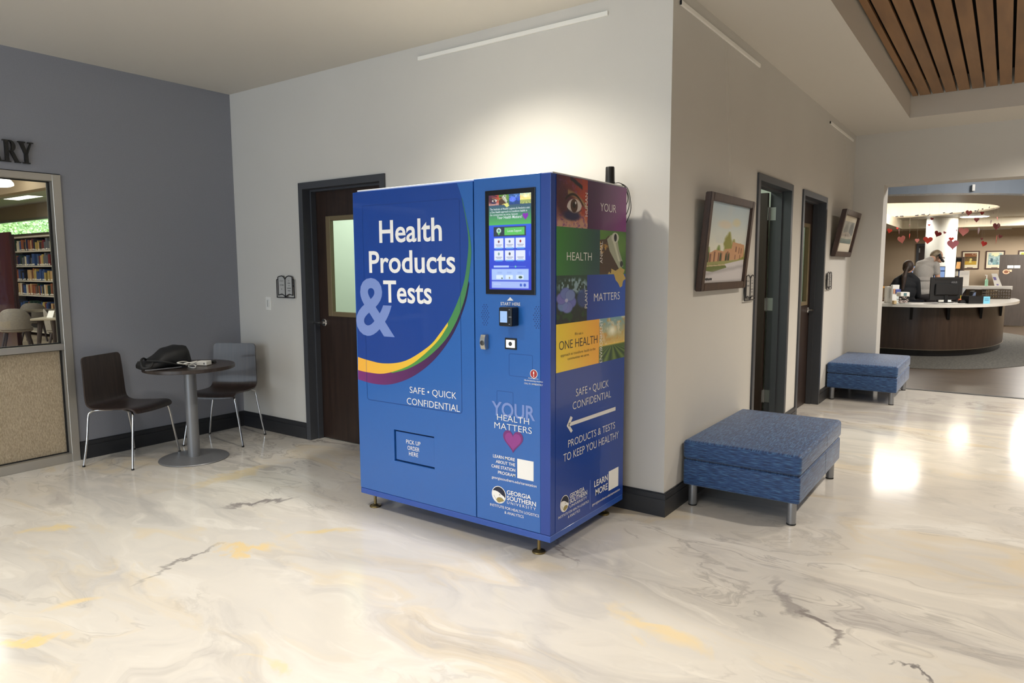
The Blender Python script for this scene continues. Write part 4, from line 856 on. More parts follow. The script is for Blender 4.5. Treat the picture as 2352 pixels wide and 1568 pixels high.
for da, db, dz0, dz1 in ((-0.02, -0.015, -0.03, 0.03), (0.015, 0.02, -0.03, 0.03), (-0.02, 0.02, -0.033, -0.027), (-0.02, 0.02, 0.027, 0.033)):
    q = [c0 + ax_ * d + Vector((0, 0, z)) for d, z in ((da, dz0), (db, dz0), (db, dz1), (da, dz1))]; va = [b.verts.new(p) for p in q] + [b.verts.new(p - px_ * 0.006) for p in q]
    for f in ((0, 1, 2, 3), (7, 6, 5, 4), (0, 4, 5, 1), (1, 5, 6, 2), (2, 6, 7, 3), (3, 7, 4, 0)): b.faces.new([va[i] for i in f])
obj('buckle', b, M_black, bag)
cp, cq = onz(450.5, 839.6, 0.741), onz(474.5, 839.9, 0.741); ca = (cq - cp).normalized(); cb = Vector((-ca.y, ca.x, 0))
chg = thing('power_adapter', 'small white power adapter block with a coiled white cable on the round table', 'charger', cp)
b = BM(); bx(b, 0, (cq - cp).length, 0, 0.075, 0.0, 0.034, 0.006, 3); b.transform(Matrix(((ca.x, cb.x, 0, 0), (ca.y, cb.y, 0, 0), (0, 0, 1, 0), (0, 0, 0, 1)))); obj('adapter_block', b, M_white, chg, local=True)
b = BM(); bx(b, (cq - cp).length * 0.72, (cq - cp).length * 0.8, -0.0006, 0.0, 0.010, 0.024); b.transform(Matrix(((ca.x, cb.x, 0, 0), (ca.y, cb.y, 0, 0), (0, 0, 1, 0), (0, 0, 0, 1)))); obj('socket_slot', b, M_black, chg, local=True)
b = BM(); Q = lambda u, v, z: onz(u, v, 0.74 + z)
tube(b, smoothpath([Q(451, 839, .012), Q(441, 838, .02), Q(424, 836, .055), Q(412, 834, .088), Q(407, 833, .085), Q(412, 831, .075), Q(424, 830, .06), Q(436, 833, .03), Q(446, 837, .012), Q(449, 843, .004), Q(441, 844, .003), Q(432, 841, .006), Q(424, 836, .03), Q(424, 834, .05), Q(440, 832, .055), Q(452, 829, .06), Q(450, 831, .05), Q(438, 836, .03), Q(430, 839, .012), Q(442, 838, .02), Q(452, 833, .045)], 5), 0.0036, 6)
obj('adapter_cable', b, M_white, chg, smooth=True)
e0 = onz(484, 833, 0.74); pl = thing('power_plug', 'black plug with prongs lying behind the white power adapter', 'plug', e0)
b = BM(); bx(b, e0.x - 0.02, e0.x + 0.03, e0.y - 0.005, e0.y + 0.03, 0.74, 0.758, 0.004, 2); obj('plug_body', b, M_black, pl)
b = BM()
for dy in (0.004, 0.02): bx(b, e0.x + 0.029, e0.x + 0.052, e0.y + dy, e0.y + dy + 0.003, 0.745, 0.752)
obj('prong', b, M_steel, pl)

# ---- ottomans
M_fab = fabric_mat()
def rbox(x0, x1, y0, y1, z0, z1, r):
    b = BM(); bx(b, x0, x1, y0, y1, z0, z1, r, 4)
    return b
def make_ottoman(label):
    t = thing('ottoman', label, 'ottoman', (0, 0, 0), group='blue upholstered bench ottomans along the wall'); wx, wy = 0.345, 0.578
    obj('base', rbox(-wx, wx, -wy, wy, 0.135, 0.296, 0.014), M_fab, t, local=True, smooth=True)
    c = rbox(-wx - 0.004, wx + 0.004, -wy - 0.004, wy + 0.004, 0.298, 0.418, 0.024)
    obj('cushion', c, M_fab, t, local=True, smooth=True)
    b = BM(); bx(b, wx - 0.0005, wx + 0.0006, 0.10, 0.103, 0.15, 0.29); bx(b, wx + 0.0035, wx + 0.0046, 0.10, 0.103, 0.325, 0.395); obj('seam', b, mat('navy_seam_thread', (18, 30, 56), 0.8), t, local=True)
    for sx in (-1, 1):
        for sy in (-1, 1):
            b = BM(); lathe(b, [(0.024, 0.006), (0.026, 0.02), (0.026, 0.137)], (sx * (wx - 0.05), sy * (wy - 0.045), 0), 24); lg = obj('leg', b, mat('satin_silver_leg', (150, 152, 156), 0.36, metal=0.75), t, local=True, smooth=True)
            b = BM(); lathe(b, [(0.025, 0.0), (0.0265, 0.003), (0.0265, 0.008)], (sx * (wx - 0.05), sy * (wy - 0.045), 0), 20); obj('glide', b, M_black, lg, local=True)
    return t
o1 = make_ottoman('large blue streaked-fabric ottoman beside the wall corner, below the street painting'); o1.location = (0.362, 0.832, 0)
dup(o1, (0.362, 5.045, 0), 0, 'blue fabric ottoman in the far corner by the opening to the library')

# ---- picture rails with hanging wires
M_rail = mat('white_rail', (244, 242, 236), 0.4)
for label, ax, a0, a1 in (('white picture rail high on the wall above the kiosk', 'x', -1.909, -0.40), ('white picture rail over the street painting, nearest the wall corner', 'y', 0.09, 1.62), ('white picture rail over the small framed print near the far corner', 'y', 4.13, 5.44)):
    if ax == 'x': t = thing('picture_rail', label, 'rail', ((a0 + a1) / 2, 0, 2.945)); obj('rail_body', box(a0, a1, -0.014, -0.0005, 2.945, 2.971, 0.002, 1), M_rail, t)
    else:
        t = thing('picture_rail', label, 'rail', (0, (a0 + a1) / 2, 2.945)); obj('rail_body', box(0.0005, 0.014, a0, a1, 2.945, 2.971, 0.002, 1), M_rail, t)
        obj('end_cap', box(0.001, 0.0135, a0 - 0.002, a0, 2.946, 2.970), M_gask, t)
M_wire = mat('clear_hanging_wire', (214, 208, 196), 0.3)
def streetpic(U, V):
    n = fb(U, V, 4, 61); n2 = fb(U, V, 12, 67); C = grad(U, V * 1.7 + .15 * n, (178, 198, 212), (222, 222, 208)); C = over(C, np.clip((n - .5) * 4, 0, 1) * (V < .5) * .5, (196, 204, 206))
    C = over(C, edge(ring(U, V, .40, .26, .17, .05), .7) * .6, (222, 204, 178)); C = over(C, edge(ring(U, V, .68, .22, .1, .05), .7) * .6, (220, 206, 160))
    for cx, w, y0 in ((.52, .16, .34), (.66, .12, .43), (.30, .1, .52), (.06, .1, .55), (.84, .1, .48), (.95, .1, .52)): C = over(C, np.clip(edge(np.abs(U - cx + .05 * (n2 - .5)) - w * np.clip((V - y0) / .22, 0, 1) ** .6 * (.35 + .75 * n2), .05), 0, 1) * (V > y0) * (V < .75), (122 + 20 * (cx > .5), 142, 70))
    C = over(C, poly(U, V, [(0, .63), (.12, .62), (.22, .585), (.44, .60), (.46, .57), (.62, .56), (.64, .47), (.96, .50), (.97, .66), (.6, .76), (0, .78)]), (196, 150, 112))
    for x0, x1, y0, y1 in ((.03, .06, .64, .74), (.10, .14, .64, .75), (.2, .23, .61, .74), (.3, .33, .62, .74), (.38, .4, .62, .73), (.52, .55, .6, .72), (.73, .76, .53, .6), (.82, .84, .54, .62), (.88, .9, .55, .62), (.73, .75, .64, .7), (.86, .88, .64, .69)): C = over(C, edge(rect(U, V, x0, x1, y0, y1), .01) * .8, (110, 70, 54))
    for cx in (.36, .5, .57, .07): C = over(C, edge(ring(U, V, cx, .69, .022, .075), .3), (58, 70, 40))
    C = over(C, (V > .745 - .05 * U).astype(float) * (V < .79), (150, 150, 92)); C = over(C, poly(U, V, [(0, .80), (.4, .775), (.99, .7), (1, 1), (0, 1)]), (204, 200, 202)); C = over(C, poly(U, V, [(0, .785), (.3, .765), (.52, .785), (.55, .81), (.22, .865), (0, .845)]), (104, 116, 56))
    C = over(C, poly(U, V, [(0, .785), (.5, .765), (.5, .78), (0, .80)]), (196, 176, 140)); C = over(C, edge(np.abs(V - .9 + .1 * U + .02 * n2) - .02, .04) * .6, (150, 146, 150)); C = over(C, edge(np.abs(V - .955) - .007 - .01 * vn(U, V, 40, 5), .01) * (U > .05) * (U < .22), (40, 40, 44)); return C
def pencilpic(U, V):
    n = fb(U, V, 5, 71); C = grad(U, V, (178, 178, 172), (164, 162, 152)); C = over(C, edge(ring(U, V, .35, .45, .18, .32), .6) * .6 * (V < .62), (112, 114, 110)); C = over(C, edge(ring(U, V, .8, .42, .2, .4), .5) * .75 * (V < .62), (104, 106, 104))
    C = over(C, poly(U, V, [(.1, .58), (.3, .5), (.62, .5), (.8, .58), (.8, .72), (.1, .72)]), (158, 148, 138)); C = over(C, poly(U, V, [(.06, .6), (.35, .49), (.62, .49), (.88, .6)]), (168, 158, 146)); C = over(C, poly(U, V, [(.38, .6), (.46, .6), (.46, .72), (.38, .72)]), (112, 100, 92))
    C = over(C, (V > .72).astype(float), (120, 132, 122)); C = over(C, edge(ring(U, V, .5, .74, .5, .06), .2), (176, 170, 156)); C = over(C, (V > .88).astype(float) * .5, (96, 112, 110)); return over(C, np.clip((n - .55) * 4, 0, 1) * .25, (90, 92, 90))
def painting(name, label, cat, corners, wall, lean, fw, depth, mt, fn, nx, ny, matw=0.0, wires=2, plate=False):
    """framed picture hung on wires, its top edge leaning out from the right-hand wall."""
    y0, y1, z0, z1 = corners; t = thing(name, label, cat, (0, (y0 + y1) / 2, z0)); H = z1 - z0
    def X(z, d): return 0.006 + lean * (z - z0) / H + d
    def slab(nm, ya, yb, za, zb, d0, d1, mt_, bev=0.0):
        b = BM(); v = bx(b, 0, 1, ya, yb, za, zb)
        for q in b.verts: q.co.x = X(q.co.z, d1 if q.co.x > 0.5 else d0)
        return b
    b = BM()
    for ya, yb, za, zb in ((y0, y0 + fw, z0, z1), (y1 - fw, y1, z0, z1), (y0 + fw, y1 - fw, z0, z0 + fw), (y0 + fw, y1 - fw, z1 - fw, z1)):
        k = len(b.verts); bx(b, 0, 1, ya, yb, za, zb)
        b.verts.ensure_lookup_table()
        for q in b.verts[k:]: q.co.x = X(q.co.z, depth if q.co.x > 0.5 else 0.0)
    bmesh.ops.bevel(b, geom=b.edges[:], offset=0.004, segments=2, affect='EDGES'); obj('frame', b, mt, t)
    if matw:
        b = BM(); quad(b, [(X(z, depth * 0.45), y, z) for y, z in ((y0 + fw, z0 + fw), (y1 - fw, z0 + fw), (y1 - fw, z1 - fw), (y0 + fw, z1 - fw))]); obj('mount', b, mat('cream_mount', (216, 208, 190), 0.7), t)
    iy0, iy1, iz0, iz1 = y0 + fw + matw, y1 - fw - matw, z0 + fw + matw * 1.6, z1 - fw - matw; d = depth * 0.5 + 0.001
    O = (X(iz1, d), iy0, iz1); E = (X(iz0, d), iy0, iz0)
    picture('canvas', print_mat('painted_canvas', 0.6), t, O, (0, iy1 - iy0, 0), (E[0] - O[0], 0, E[2] - O[2]), nx, ny, fn)
    ym = (y0 + y1) / 2; b = BM()
    for k in range(wires): tube(b, [(X(z1, depth * 0.3), ym + (k - (wires - 1) / 2) * 0.06, z1 - 0.01), (0.008, ym + (k - (wires - 1) / 2) * 0.05, 2.945)], 0.0009, 6)
    obj('hanging_wire', b, M_wire, t); return t
M_fr = mat('walnut_frame', (50, 32, 23), 0.4, c2=(72, 48, 34), vscale=5, stretch=(4, 4, 1))
painting('painting', 'framed painting of a brick building behind a pale street, hung beside the open door', 'painting', (0.412, 1.305, 1.328, 1.938), 0, 0.055, 0.05, 0.04, M_fr, streetpic, 230, 250)
painting('framed_print', 'small brown-framed grey drawing of a house, hung beyond the closed door', 'picture', (4.42, 5.33, 1.585, 2.09), 0, 0.10, 0.055, 0.05, M_fr, pencilpic, 90, 100, 0.06)

# ---- book-shaped room signs
M_sgn = mat('dark_pewter', (62, 62, 66), 0.35, metal=0.6); M_acr = mat('frosted_sign_plate', (178, 178, 176), 0.3); M_sl = mat('charcoal_sign_lettering', (60, 60, 64), 0.5)
def book_sign(label, c, M4, w=0.25, h=0.19):
    t = thing('room_sign', label, 'sign', M4 @ Vector((c, 0, 1.322)))
    hw = w / 2; z0, z1 = 1.322 - h / 2, 1.322 + h / 2
    def page(sg):
        top = [(sg * 0.0, z1 - 0.030), (sg * 0.022, z1 - 0.008), (sg * 0.05, z1 - 0.0), (sg * 0.085, z1 - 0.006), (sg * 0.098, z1 - 0.01)]
        bot = [(sg * 0.098, z0 + 0.022), (sg * 0.085, z0 + 0.026), (sg * 0.05, z0 + 0.032), (sg * 0.022, z0 + 0.022), (0, z0 + 0.004)]
        return top + bot
    b = BM()
    for sg in (-1, 1): prism(b, [(c + x, z) for x, z in page(sg)], -0.016, -0.019)
    b.transform(M4); obj('sign_plate', b, M_acr, t)
    b = BM()
    for sg in (-1, 1):
        P = page(sg)
        for k in range(len(P)):
            q, r = P[k], P[(k + 1) % len(P)]; tube(b, [(c + q[0], -0.0205, q[1]), (c + r[0], -0.0205, r[1])], 0.0042, 6)
        tube(b, smoothpath([(c + sg * 0.098, -0.0185, z1 - 0.03), (c + sg * 0.116, -0.0185, z1 - 0.032), (c + sg * 0.12, -0.0185, z1 - 0.05), (c + sg * 0.121, -0.0185, z0 + 0.015), (c + sg * 0.119, -0.0185, z0 + 0.003), (c + sg * 0.06, -0.0185, z0 + 0.002), (c + sg * 0.004, -0.0185, z0 + 0.002)], 4), 0.0045, 6)
    for x in (-0.09, 0.09): tube(b, [(c + x, -0.017, 1.33), (c + x, 0.0, 1.33)], 0.005, 8)
    b.transform(M4); obj('sign_outline', b, M_sgn, t)
    b = BM()
    for s_, dz, cp_, ww in (('STUDY', 0.045, 0.011, 0.056), ('ROOM', 0.01, 0.011, 0.05)) + ((('1', -0.025, 0.011, 0.005),) if M4 is MB else ()):
        m_ = c - 0.05; put_text(b, s_, Vector((m_ - ww / 2, -0.0196, 1.322 + dz)), Vector((m_ + ww / 2, -0.0196, 1.322 + dz)), cp_, 0.004)
    b.transform(M4); obj('page_lettering', b, M_sl, t)
    b = BM()
    for dz, ww in ((0.05, 0.010), (0.03, 0.034), (0.008, 0.010), (-0.014, 0.054), (-0.036, 0.034)): bx(b, c + 0.05 - ww / 2, c + 0.05 + ww / 2, -0.0198, -0.0192, 1.322 + dz, 1.327 + dz)
    b.transform(M4); obj('page_small_print', b, M_sl, t)
    return t
book_sign('open-book sign in dark metal on the pale wall beside the door next to the kiosk', -3.507, MB)
book_sign('open-book sign half hidden by the street painting, before the open door', 1.51, MR)
book_sign('open-book sign on the wall beyond the closed door, under the small print', 4.36, MR)
sw = thing('light_switch', 'white wall switch plate on the pale wall between the corner and the book sign', 'switch', (-3.78, 0, 1.17))
obj('switch_plate', box(-3.817, -3.743, -0.006, -0.0003, 1.111, 1.230, 0.003), M_white, sw)
b = BM(); bx(b, -3.797, -3.763, -0.009, -0.006, 1.137, 1.204, 0.001, 1); obj('rocker', b, mat('switch_rocker', (216, 216, 212), 0.45), sw)
b = BM()
for k in range(5): bx(b, -3.793, -3.783, -0.0098, -0.009, 1.146 + 0.011 * k, 1.151 + 0.011 * k)
obj('dimmer_mark', b, M_steel, sw)
# ------------------------------------------------------------------ the library beyond the opening
YL = 17.6
M_taupe = mat('taupe_paint', (184, 164, 138), 0.7, bump=0.05)
M_wood = mat('brown_plank_floor', (50, 42, 34), 0.3, c2=(84, 70, 56), vscale=3, stretch=(0.5, 9, 1), detail=6)
M_carpet = mat('speckled_grey_carpet', (36, 35, 32), 0.95, c2=(84, 80, 72), vscale=34, detail=6)
M_lceil = mat('library_ceiling_paint', (172, 160, 142), 0.45)
M_cream = mat('cream_soffit_paint', (236, 226, 204), 0.6)
M_dkw = mat('dark_walnut_veneer', (44, 32, 26), 0.34, c2=(60, 45, 36), vscale=4, stretch=(6, 6, 0.5))
M_quartz = mat('white_quartz_counter', (214, 208, 198), 0.25, var=0.03, vscale=40)
struct('floor_library', box(-4.4, 6.4, 5.715, YL + 0.15, -0.2, 0.0), M_wood)
EC = (0.35, 11.6)
b = BM(); prism(b, ell(EC[0], EC[1], 2.12, 3.97, 72), 0.0, 0.006, 'xy'); struct('floor_carpet', b, M_carpet)
b = BM(); bx(b, -4.4, 6.4, YL, YL + 0.15, 0, 3.6); struct('wall_library_back', b, M_taupe)
struct('wall_library_left', box(-4.55, -4.4, YB, YL + 0.15, 0, 3.6), M_taupe); struct('wall_library_right', box(6.4, 6.55, YB, YL + 0.15, 0, 3.6), M_taupe)
OC, OA, OB, LZC = (-1.3, 12.75), 2.7, 2.42, 2.6
arcp = [(OC[0] + 3.88 * math.cos(math.radians(a)), OC[1] + 3.86 * math.sin(math.radians(a))) for a in range(217, 331, 4)]
outer = [(-4.4, YL)] + [(-4.4, arcp[0][1])] + arcp + [(6.4, arcp[-1][1]), (6.4, YL)]
hole = ell(OC[0], OC[1], OA, OB, 72)
def plate(outl, hol, z):
    b = BM(); A = [b.verts.new((x, y, z)) for x, y in outl]; H = [b.verts.new((x, y, z)) for x, y in hol]; ed = []
    for P in (A, H):
        for k in range(len(P)): ed.append(b.edges.new((P[k], P[(k + 1) % len(P)])))
    bmesh.ops.triangle_fill(b, use_beauty=True, use_dissolve=False, edges=ed); return b
b = plate(outer, hole, LZC); r = bmesh.ops.extrude_face_region(b, geom=b.faces[:]); bmesh.ops.translate(b, vec=(0, 0, 0.03), verts=[v for v in r['geom'] if isinstance(v, bmesh.types.BMVert)]); struct('ceiling_library', b, M_lceil)
b = BM(); A = [b.verts.new((x, y, LZC + 0.001)) for x, y in hole]; B = [b.verts.new((x, y, 3.2)) for x, y in hole]
for k in range(len(A)): b.faces.new((A[k], A[(k + 1) % len(A)], B[(k + 1) % len(A)], B[k]))
b.faces.new(B); struct('ceiling_oval_recess', b, M_cream)
b = BM(); line = outer[1:-1]
for k in range(len(line) - 1):
    (xa, ya_), (xb_, yb_) = line[k], line[k + 1]; quad(b, [(xa, ya_, LZC), (xb_, yb_, LZC), (xb_, yb_, 3.6), (xa, ya_, 3.6)])
struct('wall_bulkhead', b, mat('slate_bulkhead_paint', (98, 106, 116), 0.65))
struct('ceiling_high', box(-4.4, 6.4, YB, YL, 3.6, 3.7), M_ceil)
b = BM(); bx(b, -0.62, 6.4, 16.25, YL, 2.392, LZC); bx(b, -4.4, -0.62, 13.0, YL, 2.392, LZC); struct('trim_2', b, M_cream)
# round ceiling lamp, fixed to the ceiling above the desk
def oncyl(u, v):
    d = ray(u, v); px, py = CAM.x - OC[0], CAM.y - OC[1]; A_ = (d.x / OA) ** 2 + (d.y / OB) ** 2; B_ = 2 * (px * d.x / OA ** 2 + py * d.y / OB ** 2); C_ = (px / OA) ** 2 + (py / OB) ** 2 - 1
    t = (-B_ + math.sqrt(max(0, B_ * B_ - 4 * A_ * C_))) / (2 * A_); return CAM + d * t
lp = Vector((0.90, 15.5, LZC)); t = thing('ceiling_lamp', 'round flat white ceiling lamp glowing beyond the paper hearts', 'lamp', lp)
b = BM(); lathe(b, [(0.27, -0.004), (0.28, -0.012), (0.26, -0.02), (0, -0.022)], lp, 40); obj('diffuser', b, emis('lamp_glow', (255, 246, 228), 22), t)
b = BM(); lathe(b, [(0.30, -0.0005), (0.30, -0.010), (0.281, -0.012)], lp, 40); obj('trim_ring', b, M_white, t)
cc = ony(2158.5, 600, 15.85); struct('column_1', (lambda b: (lathe(b, [(0.325, 0.0), (0.325, LZC - 0.001)], (cc.x, 15.85, 0), 48), b)[1])(BM()), mat('gloss_white_column', (226, 226, 218), 0.22), smooth=True)
for x, y in ((cc.x - 0.62, 15.55), (cc.x + 0.60, 15.75)): spot((x, y, 2.56), 34, (cc.x, 15.85, 1.7), 120, 0.8, NEUT, 0.05)
# door and its frame in the back wall
dr = sroot('door_4'); a, c = ony(2103.5, 600, YL), ony(2150, 600, YL); dz = ony(2110, 559.5, YL).z
b = BM(); bx(b, a.x, a.x + 0.06, YL - 0.03, YL, 0, dz); bx(b, c.x - 0.06, c.x, YL - 0.03, YL, 0, dz); bx(b, a.x + 0.06, c.x - 0.06, YL - 0.03, YL, dz - 0.06, dz); struct('door_frame', b, M_frame, dr)
struct('door_leaf', box(a.x + 0.06, c.x - 0.06, YL - 0.02, YL - 0.001, 0.005, dz - 0.06), M_leaf, dr)
b = BM(); bx(b, a.x + 0.06, a.x + 0.085, YL - 0.034, YL - 0.02, ony(2107, 580, YL).z, ony(2107, 570, YL).z); struct('hinge', b, M_steel, dr)

HR = Vector((RGT.x, RGT.y, 0)).normalized(); HA = Vector((-HR.y, HR.x, 0)); RZ = math.atan2(HR.y, HR.x)
def ppm(p): return FPX / (p - CAM).dot(FWD)
class At:
    """a spot in the library: local x to the viewer's right, y away, z up, lengths in metres; k turns picture lengths into metres."""
    def __init__(s, p): s.p = p; s.k = 1 / ppm(p)
def item(name, label, cat, u, v, z=0.855, group=None, y=None, turn=0.0):
    p = onz(u, v, z) if y is None else Vector((ony(u, v, y).x, y, z))
    t = thing(name, label, cat, p, RZ + turn, group); return t, At(p)
def lb(x0, x1, y0, y1, z0, z1, bev=0.0): return box(x0, x1, y0, y1, z0, z1, bev, 1)

# ---- reception desk: curved dark front, black kick, pale overhanging counter
desk = thing('reception_desk', 'long curved dark-wood reception desk with an overhanging pale counter', 'desk', (EC[0], 9.4, 0))
def dpath(ra, rb, t1=14):
    return [(-1.4, EC[1] - rb), (-0.6, EC[1] - rb), (0.0, EC[1] - rb)] + [(EC[0] + ra * math.cos(math.radians(a)), EC[1] + rb * math.sin(math.radians(a))) for a in range(-90, t1 + 1, 4)]
def band(o, i, z0, z1):
    b = BM(); n = len(o); V = [[b.verts.new((p[0], p[1], z)) for p in P] for P in (o, i) for z in (z0, z1)]
    oa, ob, ia, ib = V
    for k in range(n - 1):
        b.faces.new((oa[k], oa[k + 1], ob[k + 1], ob[k])); b.faces.new((ia[k], ib[k], ib[k + 1], ia[k + 1])); b.faces.new((ob[k], ob[k + 1], ib[k + 1], ib[k])); b.faces.new((oa[k], ia[k], ia[k + 1], oa[k + 1]))
    b.faces.new((oa[0], ob[0], ib[0], ia[0])); b.faces.new((oa[-1], ia[-1], ib[-1], ob[-1])); return b
CT = 0.855
obj('front_panel', band(dpath(1.24, 2.42, 16), dpath(1.17, 2.35, 16), 0.115, CT - 0.045), M_dkw, desk, smooth=True, sharp=30)
obj('kick', band(dpath(1.20, 2.38, 16), dpath(1.15, 2.33, 16), 0.007, 0.108), mat('black_vinyl_kick', (14, 14, 15), 0.25), desk, smooth=True, sharp=30)
obj('metal_strip', band(dpath(1.245, 2.425, 16), dpath(1.2, 2.38, 16), 0.108, 0.115), mat('satin_strip', (150, 140, 120), 0.3, metal=0.8), desk)
obj('counter', band(dpath(1.45, 2.55, 18), dpath(0.72, 1.7, 18), CT - 0.045, CT), M_quartz, desk, smooth=True, sharp=30)
for u in (2067, 2177, 2254, 2297):
    # brackets stand square to the front
    best = min(dpath(1.24, 2.42, 10), key=lambda q: abs((lambda w: IW / 2 + FPX * w.dot(RGT) / w.dot(FWD))(Vector((q[0], q[1], 0.6)) - CAM) - u))
    k = Vector((best[0], best[1], 0)); a = Vector((0.1, -1, 0)).normalized(); sd = Vector((-a.y, a.x, 0)) * 0.02
    b = BM(); pr = [(0.0, CT - 0.045), (0.10, CT - 0.045), (0.09, CT - 0.07), (0.02, CT - 0.24), (0.0, CT - 0.25)]
    A = [b.verts.new(k + a * d + Vector((0, 0, z)) + sd) for d, z in pr]; B = [b.verts.new(k + a * d + Vector((0, 0, z)) - sd) for d, z in pr]; b.faces.new(A); b.faces.new(B[::-1])
    for q in range(5): b.faces.new((A[q], B[q], B[(q + 1) % 5], A[(q + 1) % 5]))
    obj('bracket', b, mat('black_bracket', (18, 15, 14), 0.5), desk)

# ---- two people at the desk
M_skin = mat('skin', (192, 148, 122), 0.5, var=0.05, vscale=12)
M_shirt = mat('heather_grey_tshirt', (158, 152, 144), 0.85, var=0.06, vscale=60, bump=0.3, bscale=14)
M_trs = mat('dark_trousers', (38, 32, 32), 0.8, bump=0.2, bscale=20)
M_blk = mat('black_jersey', (14, 14, 16), 0.85, bump=0.3, bscale=18)
M_hair = mat('dark_brown_hair', (30, 20, 14), 0.6, c2=(58, 38, 24), vscale=14, stretch=(3, 3, 1)); M_ghair = mat('cropped_grey_hair', (140, 124, 98), 0.6, c2=(104, 90, 70), vscale=30)
M_shoe = mat('black_shoe', (20, 19, 19), 0.4)
V3 = lambda *a: Vector(a)
def hand(cp, dirv, up, sc_=1.0):
    """palm, four unequal bent fingers and a thumb, as limbs for the body's skin."""
    d = Vector(dirv).normalized(); n = Vector(up).normalized(); s = d.cross(n).normalized(); c = Vector(cp); out = [(c, c + d * 0.07, 0.030, 0.034)]
    for k, (o, L) in enumerate(((-0.03, 0.07), (-0.01, 0.082), (0.01, 0.078), (0.03, 0.06))):
        a = c + d * 0.075 + s * o; m1 = a + d * L * 0.5 - n * 0.008; out += [(c + s * o * 0.6 + d * 0.03, a, 0.014, 0.0105), (a, m1, 0.0105, 0.0095), (m1, m1 + d * L * 0.4 - n * L * 0.35, 0.0095, 0.008)]
    a = c + d * 0.02 - s * 0.03; m1 = a + d * 0.035 - s * 0.035; out += [(a, m1, 0.014, 0.011), (m1, m1 + d * 0.03 - s * 0.008 - n * 0.01, 0.011, 0.009)]
    return out
# the man: bent forward, looking down at the desk, a handset held between shoulder and ear
pm = ony(2122, 683, 11.0); man = thing('person', 'person in a grey t-shirt bending over the desk with a phone at the ear', 'person', (pm.x, 11.0, 0), RZ)
L2W = W[man.name]
def loc2w(q): return L2W @ Vector(q)
hd = V3(0.285, 0.15, 1.645)
tilt = Matrix.Rotation(math.radians(32), 3, 'Y')
caps = [((0.10, 0.0, 0.90), (0.11, 0.02, 0.50), 0.095, 0.06), ((0.11, 0.02, 0.50), (0.10, 0.0, 0.09), 0.058, 0.04), ((-0.09, 0.06, 0.90), (-0.10, 0.10, 0.50), 0.095, 0.06), ((-0.10, 0.10, 0.50), (-0.11, 0.06, 0.09), 0.058, 0.04),
        ((0.10, -0.02, 0.045), (0.25, 0.05, 0.035), 0.045, 0.035), ((-0.11, 0.05, 0.045), (0.04, 0.12, 0.035), 0.045, 0.035),
        ((0.185, 0.0, 1.49), (0.235, 0.0, 1.24), 0.052, 0.042), ((0.235, 0.0, 1.24), (0.40, 0.20, 1.06), 0.040, 0.028), ((0.02, 0.22, 1.50), (0.16, 0.36, 1.25), 0.055, 0.042), ((0.16, 0.36, 1.25), (0.36, 0.44, 1.08), 0.040, 0.028),
        ((0.10, 0.11, 1.55), (0.235, 0.14, 1.63), 0.062, 0.056)]
caps += hand((0.41, 0.21, 1.05), (0.8, 0.5, -0.3), (0, 0, 1)) + hand((0.37, 0.445, 1.07), (0.85, 0.3, -0.3), (0, 0, 1))
balls = [(V3(0, 0.03, 0.95), .165, .125, .13), (V3(-0.01, 0.03, 1.12), .155, .115, .16), (V3(0.0, 0.06, 1.34), .15, .12, .2), (V3(0.05, 0.09, 1.48), .14, .12, .09), (hd, .098, .076, .118, tilt), (hd + V3(0.055, 0, -0.05), .055, .055, .065, tilt), (hd + V3(0.095, 0, -0.038), .022, .014, .026, tilt), (hd + V3(0.068, 0, -0.095), .025, .034, .022, tilt), (hd + V3(-0.012, -0.078, -0.022), .024, .011, .032, tilt), (hd + V3(-0.012, 0.078, -0.022), .024, .011, .032, tilt)]
def w_caps(cs, f): return [(f(a), f(c), r0, r1) for a, c, r0, r1 in cs]
def w_balls(bs, M4): return [(M4 @ e[0], e[1], e[2], e[3], M4.to_3x3() @ (e[4] if len(e) > 4 else Matrix.Identity(3))) for e in bs]
remeshed('body', w_caps(caps, loc2w), w_balls(balls, L2W), M_skin, man, 0.008, 3)
sh = [((0.18, 0.0, 1.49), (0.208, 0.0, 1.35), 0.066, 0.062), ((0.02, 0.22, 1.50), (0.125, 0.325, 1.31), 0.072, 0.068), ((0.09, 0.10, 1.54), (0.14, 0.115, 1.575), 0.085, 0.07)]
shb = [(V3(-0.02, 0.03, 0.99), .172, .135, .10), (V3(-0.03, 0.03, 1.12), .165, .13, .17), (V3(-0.01, 0.06, 1.34), .172, .14, .21), (V3(0.045, 0.09, 1.49), .162, .14, .10), (V3(-0.05, 0.05, 1.02), .15, .13, .07), (V3(-0.035, 0.02, 1.22), .17, .13, .05)]
remeshed('tshirt', w_caps(sh, loc2w), w_balls(shb, L2W), M_shirt, man, 0.011, 3)
tr = [((0.10, 0.0, 0.88), (0.11, 0.02, 0.50), 0.112, 0.08), ((0.11, 0.02, 0.50), (0.10, 0.0, 0.07), 0.08, 0.062), ((-0.09, 0.06, 0.88), (-0.10, 0.10, 0.50), 0.112, 0.08), ((-0.10, 0.10, 0.50), (-0.11, 0.06, 0.07), 0.08, 0.062)]
remeshed('trousers', w_caps(tr, loc2w), w_balls([(V3(0, 0.03, 0.92), .178, .138, .11)], L2W), M_trs, man, 0.014, 2)
for k, q in (((0.10, -0.02), (0.26, 0.055)), ((-0.11, 0.05), (0.05, 0.125))): remeshed('shoe', w_caps([((k[0], k[1], 0.05), (q[0], q[1], 0.042), 0.052, 0.042)], loc2w), [], M_shoe, man, 0.014, 1)
remeshed('hair', [], w_balls([(hd + V3(-0.022, 0, 0.022), .098, .082, .108, tilt), (hd + V3(-0.055, 0, -0.02), .066, .072, .085, tilt)], L2W), M_ghair, man, 0.01, 2)
